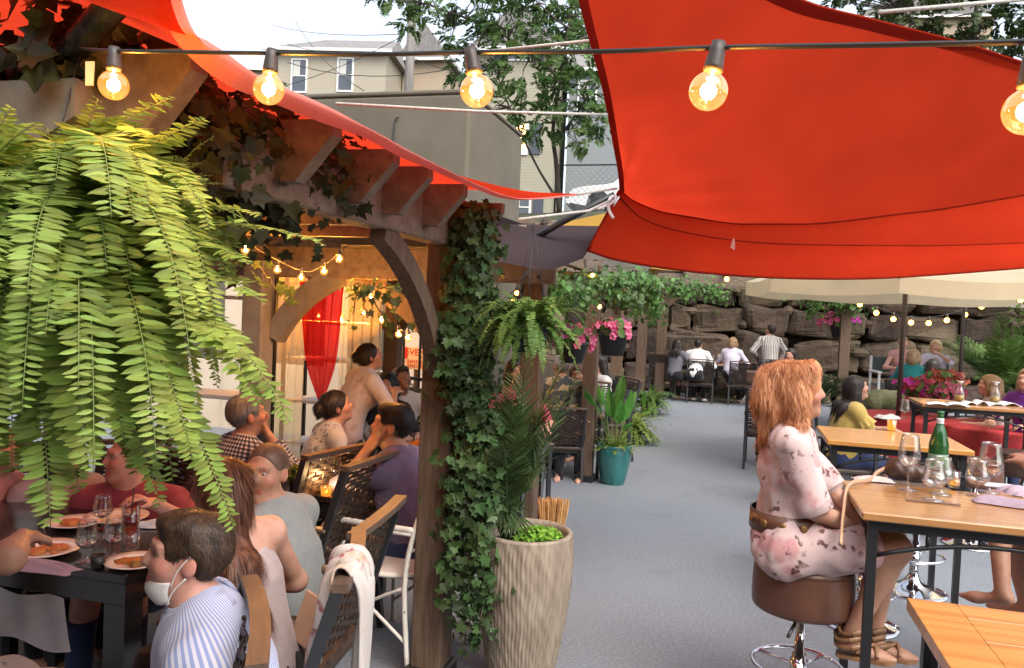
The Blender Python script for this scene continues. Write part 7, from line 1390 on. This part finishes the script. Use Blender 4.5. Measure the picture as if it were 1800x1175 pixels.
o = cloth_pile('clutch_purse', 'slim pale pink clutch lying beside the brown handbag', G(1535, 846, Z1), .085, .035, .022, 'pinkclutch', -.2, 5, 'clutch') if M_.setdefault('pinkclutch', mk('pale pink leather', (.55, .42, .38), rough=.4)) else None
sgc = G(1700, 852, Z1); t = thing('sunglasses', 'dark sunglasses folded on the bar table behind the goblets', 'sunglasses', sgc)
for s in (-1, 1): mb = MB(); mb.ball(sgc+BX*s*.034+ZX*.02, (.030, .006, .022), 12, rotz(-PSI)@rotx(.4)); obj('lens', mb, M_['black'], t, True, True)
mb = MB(); mb.tube([sgc-BX*.06+ZX*.03, sgc-BX*.05+AX*.05+ZX*.008, sgc+BX*.05+AX*.05+ZX*.008, sgc+BX*.06+ZX*.03], .003, 5); obj('temples', mb, M_['black'], t, True, True)
o = obj('phone', MB().box(G(1755, 856, Z1)+ZX*.006, (.13, .07, .009), rotz(-PSI), .003), M_['paper'], None); tag(o, 'white phone lying at the back edge of the bar table', 'phone')
# candle cup on table 2, menus and cruets on table 3
tumbler('small amber candle glass alone on the empty bar table', G(1567, 757, Z1), .07, .03, .4, 'amber', 'amber', 'candle_cup', 'candle')
for (x, y, w, hgt, rz, lab, lift) in ((1665, 712, .34, .23, -.15, 'open white menu nearest the woman in yellow', .02), (1712, 711, .22, .2, .05, 'white menu booklet in the middle of the menu table', .035), (1757, 712, .3, .22, .15, 'open white menu nearest the picture edge', .025)):
    c = G(x, y, Z1); t = thing('menu', lab, 'menu', c, -PSI+rz)
    for s in (-1, 1): mb = MB(); mb.grid([[(s*(u*w/2), v*hgt-hgt/2, .003+lift*math.sin(min(1, u*1.15)*math.pi)*(.6 if s < 0 else 1)) for u in np.linspace(0, 1, 9)] for v in (0, 1)]); o = obj('page', mb, M_['paper'], t, True); md = o.modifiers.new('s', 'SOLIDIFY'); md.thickness = .004; md.offset = 1
def cruet(label, c, h, r): 
    t = thing('glass_cruet', label, 'cruet', c, 0, 'glass cruets behind the menus'); mb = MB(); mb.lathe(spline([(r*.9, .002), (r, .03), (r*.9, h*.4), (r*.35, h*.75), (r*.4, h*.85)], 16), c, 20); obj('bottle', mb, M_['glass'], t, True, True); mb = MB(); mb.lathe([(0, .004), (r*.85, .004), (r*.88, h*.3), (0, h*.3)], c, 16); obj('oil', mb, M_['oil'], t, True, True); mb = MB(); mb.lathe([(r*.4, h*.85), (r*.75, h*.97), (r*.7, h), (0, h)], c, 16); obj('spout', mb, M_['steel'], t, True, True)
cruet('glass cruet with steel top nearer the pink flowers', S(8.62, 2.15, Z1), .20, .05); cruet('glass cruet with steel top nearer the blonde profile', S(8.66, 2.47, Z1), .21, .05)
# flowers on the red tables
c = P(1618, 686, 9.2); basket('flower_pot', 'dark pot of crimson geraniums beyond the umbrella pole', c+ZX*-.06, .14, .22, 80, .07, (('crimson', 1, (0, 0, 0)), ('magenta', .2, -BX*.1)), 21, None, 'flower pot', .75)
mb = MB(); mb.tube([(c[0], c[1], .74), c-ZX*.22], .05, 12); obj('stand', mb, M_['black'], bpy.data.objects['flower_pot'], True, True)
c = P(1660, 692, 8.95); basket('flower_pot', 'pot of small rosy star flowers beside the menus', c-ZX*.04, .13, .22, 120, .055, (('rosy', 1, (0, 0, 0)),), 22, None, 'flower pot', .5) if M_.setdefault('rosy', mk('rosy petal', (.55, .16, .24), (.42, .06, .14), 40, .6, trans=.25, jitter=.3)) else None
mb = MB(); mb.tube([(c[0], c[1], .74), c-ZX*.2], .05, 12); obj('stand', mb, M_['black'], bpy.data.objects['flower_pot.001'], True, True)
c = P(1660, 665, 10.2); basket('flower_pot', 'mound of dark red coleus behind the rosy flowers', c-ZX*.1, .16, .26, 90, .08, (('dkred', 1, (0, 0, 0)),), 23, None, 'flower pot', .6) if M_.setdefault('dkred', mk('dark red leaf', (.22, .03, .025), (.3, .08, .04), 30, .6, trans=.2, jitter=.3)) else None
mb = MB(); mb.tube([(c[0], c[1], 0), c-ZX*.25], .05, 12); obj('stand', mb, M_['black'], bpy.data.objects['flower_pot.002'], True, True)
rt_ = G(1590, 735, .755); wineglass('clear goblet on the red table by the umbrella pole', rt_, .20, .055, .4, 'water', stem=.25); cloth_pile('napkin', 'crumpled white napkin on the red table by the hands in yellow', G(1560, 736, .755), .12, .09, .05, 'paper', .3, 8); cloth_pile('napkin', 'white napkin drooping at the right rim of the red table', S(9.2, 3.05, .755), .12, .08, .05, 'paper', .3, 9)
# ---- left tables
Z2 = .7605
def plate(label, c, r, food=None, fr=.6, seed=0):
    t = thing('dinner_plate', label, 'plate', c); mb = MB(); mb.lathe([(0, .004), (r*.62, .004), (r*.7, .012), (r, .02), (r, .023), (r*.7, .016), (r*.6, .009), (0, .009)], c, 40); obj('dish', mb, M_['china'], t, True, True)
    if food:
        rng = np.random.RandomState(seed); lay = Layer()
        for k in range(16): a, q = rng.uniform(0, 6.28), r*fr*math.sqrt(rng.rand()); lay.ell(np.asarray(c)+np.array([q*math.cos(a), q*math.sin(a)*.6, .014]), (rng.uniform(.012, .03), rng.uniform(.012, .025), rng.uniform(.006, .016)), rotz(rng.uniform(0, 3)), 0, .01)
        V, Q, _ = lay.mesh(.005); mb = MB(); mb.add(V, Q); obj('food', mb, M_[food], t, True, True)
    return t
plate('white plate of red pasta with a fork at the fern table', G(78, 973, Z2), .125, 'food1', .62, 1); plate('white plate of orange food partly behind the striped shirt man', G(238, 995, Z2), .105, 'food2', .6, 2); plate('empty white plate farther back on the fern table', G(205, 915, Z2), .13, None); plate('white plate near the far glasses of the fern table', G(130, 925, Z2), .11, 'food1', .4, 3)
fk = G(82, 970, Z2)+ZX*.02; o = obj('fork', MB().tube([fk, fk+ZX*.03, P(76, 928, 2.2)+ZX*0], [.006, .003, .004], 6), M_['steel'], None, True); tag(o, 'steel fork standing in the red pasta', 'fork')
for i, (x, y, hh, lab) in enumerate(((152, 988, .15, 'short stemmed goblet between the two plates at the fern table'), (200, 980, .15, 'short stemmed goblet nearer the striped shirt man'), (180, 930, .14, 'short stemmed goblet at the back of the fern table'))): wineglass(lab, G(x, y, Z2), hh, .040, .5, 'water', stem=.34)
tumbler('low water tumbler beside the goblets on the fern table', G(230, 968, Z2), .085, .033, .6); tb_ = tumbler('tumbler of dark red drink with a black straw', G(229, 938, Z2), .12, .036, .6, 'redwine'); q = G(229, 938, Z2); mb = MB(); mb.tube([q+ZX*.02, q+BX*.012+ZX*.19], .003, 6); obj('straw', mb, M_['black'], tb_, True, True)
tumbler('small black cup on the fern table', G(172, 1000, Z2), .05, .026, None, 'water', 'black', 'cup', 'cup'); cloth_pile('napkin', 'rumpled grey pink napkin on the near edge of the fern table', G(60, 1000, Z2), .16, .045, .03, 'napkin', -.2, 11); cloth_pile('napkin', 'white napkin beside the red drink', G(262, 925, Z2), .06, .05, .02, 'paper', .2, 12)
# grey napkin over a lap at the left edge
D = w9; 
q0, q1 = P(-20, 1035, 1.95), P(118, 1078, 1.98); mb = MB(); mb.grid([[P(x+yy*3, 1036+yy*22+(x-20)*.22+6*math.sin(x*.05+yy), 1.98-.03*yy+.004*math.sin(x*.11)) for x in np.linspace(-60, 112, 22)] for yy in np.linspace(0, 4.2, 10)]); o = obj('napkin', mb, M_['greynap'], None, True); tag(o, 'large dark grey napkin spread over the lap at the picture edge', 'napkin')
Z3 = .7505
wineglass('wine glass with water in front of the woman with the updo', G(562, 852, Z3), .20, .04, .6, 'water'); wineglass('stemmed glass next to the pale cocktail', G(588, 862, Z3), .185, .038, None)
def martini(label, c):
    t = thing('cocktail_glass', label, 'glass', c); mb = MB(); mb.lathe([(.004, .10), (.055, .175), (.0535, .175), (.003, .103)], c, 24); obj('bowl', mb, M_['glass'], t, True, True); mb = MB(); mb.lathe([(0, .001), (.036, .002), (.006, .008), (.0035, .02), (.004, .10)], c, 20); obj('stem', mb, M_['glass'], t, True, True); mb = MB(); mb.lathe([(0, .108), (.045, .163), (0, .164)], c, 20); obj('drink', mb, M_['rose'], t, True, True)
martini('pink cocktail in a wide stemmed glass', G(598, 855, Z3)); tumbler('tall pitcher like glass of pale drink by the flower pot', G(541, 862, Z3), .17, .042, .75, 'amber'); tumbler('small lit candle glass glowing on the black table', G(573, 872, Z3), .05, .03, .5, 'amber', 'amber', 'candle_cup', 'candle')
l = bpy.data.lights.new('candle_light', 'POINT'); l.energy = 1.2; l.color = (1, .6, .25); l.shadow_soft_size = .015; lo = bpy.data.objects.new('candle_light', l); COL.objects.link(lo); lo.location = [float(v) for v in G(573, 872, Z3)+ZX*.07]
c = G(520, 858, Z3)+ZX*.06; basket('flower_pot', 'small pot of yellow green flowers on the black table', c, .045, .07, 40, .022, (('ygreen', 1, (0, 0, 0)),), 31, None, 'flower pot', .7) if M_.setdefault('ygreen', mk('yellow green petal', (.22, .2, .03), (.14, .16, .03), 40, .7, jitter=.3)) else None
wineglass('wine glass on the inner pergola table', P(655, 760, 5.3)*np.array([1, 1, 0])+ZX*Z3, .19, .04, .5, 'rose')
# scarf on the wicker chair back
lc = lambda x, y, z: CH[1]+CH[2]@np.array([x, y, z])
M_['scarf'] = pattern('floral', (.45, .41, .38), (.22, .045, .04), (.33, .20, .10), s=1.15)
rows = []; path = [(-.30, .70), (-.315, .80), (-.335, .92), (-.36, .995), (-.40, 1.0), (-.435, .93), (-.43, .80), (-.43, .62), (-.44, .45), (-.45, .28), (-.46, .14)]
pth = spline(path, 34)
for j, (y, z) in enumerate(pth):
    k = j/33; rows.append([lc(-.12+(x)*(.10+.035*math.sin(k*5+1)+.03*k), y+.016*math.sin(x*9+j*.25)+.010*math.sin(x*19-j*.4), z+.006*math.sin(x*12)) for x in np.linspace(-1, 1, 22)])
mb = MB(); mb.grid(rows); o = obj('scarf', mb, M_['scarf'], None, True); tag(o, 'long white scarf with red brown flowers draped over a wicker chair back', 'scarf'); md = o.modifiers.new('s', 'SOLIDIFY'); md.thickness = .006
o = obj('paper_bag', MB().box(P(540, 1088, 2.62), (.012, .12, .16), rotz(rad(40))@roty(.35), .004), mk('brown paper', (.45, .28, .18), (.38, .23, .15), 8, .8), None); tag(o, 'brown paper folder leaning on the seat beside the long haired woman', 'folder')
# bag on a far chair
bp_ = S(16.62, .42, .62); t = thing('shoulder_bag', 'black bag hanging on a far wicker chair back', 'bag', bp_); mb = MB(); mb.box(bp_, (.3, .12, .26), rotz(-PSI), .04); obj('body', mb, M_['leather2'], t, world=True); mb = MB(); mb.tube(spline([bp_-BX*.12+ZX*.12, bp_+ZX*.36+AX*.06, bp_+BX*.12+ZX*.12], 12), .008, 6); obj('strap', mb, M_['leather2'], t, True, True)
# glasses on the face of the woman in coral skipped at this size; plates on the far table
for k in range(4): wineglass('stemmed glass on the far table '+(['nearest the long haired diner', 'before the tan shirt', 'before the lavender shirt', 'before the cream shirt'][k]), S(17.75+.08*k, -.9+.5*k, .7505), .2, .04, .4, 'water')
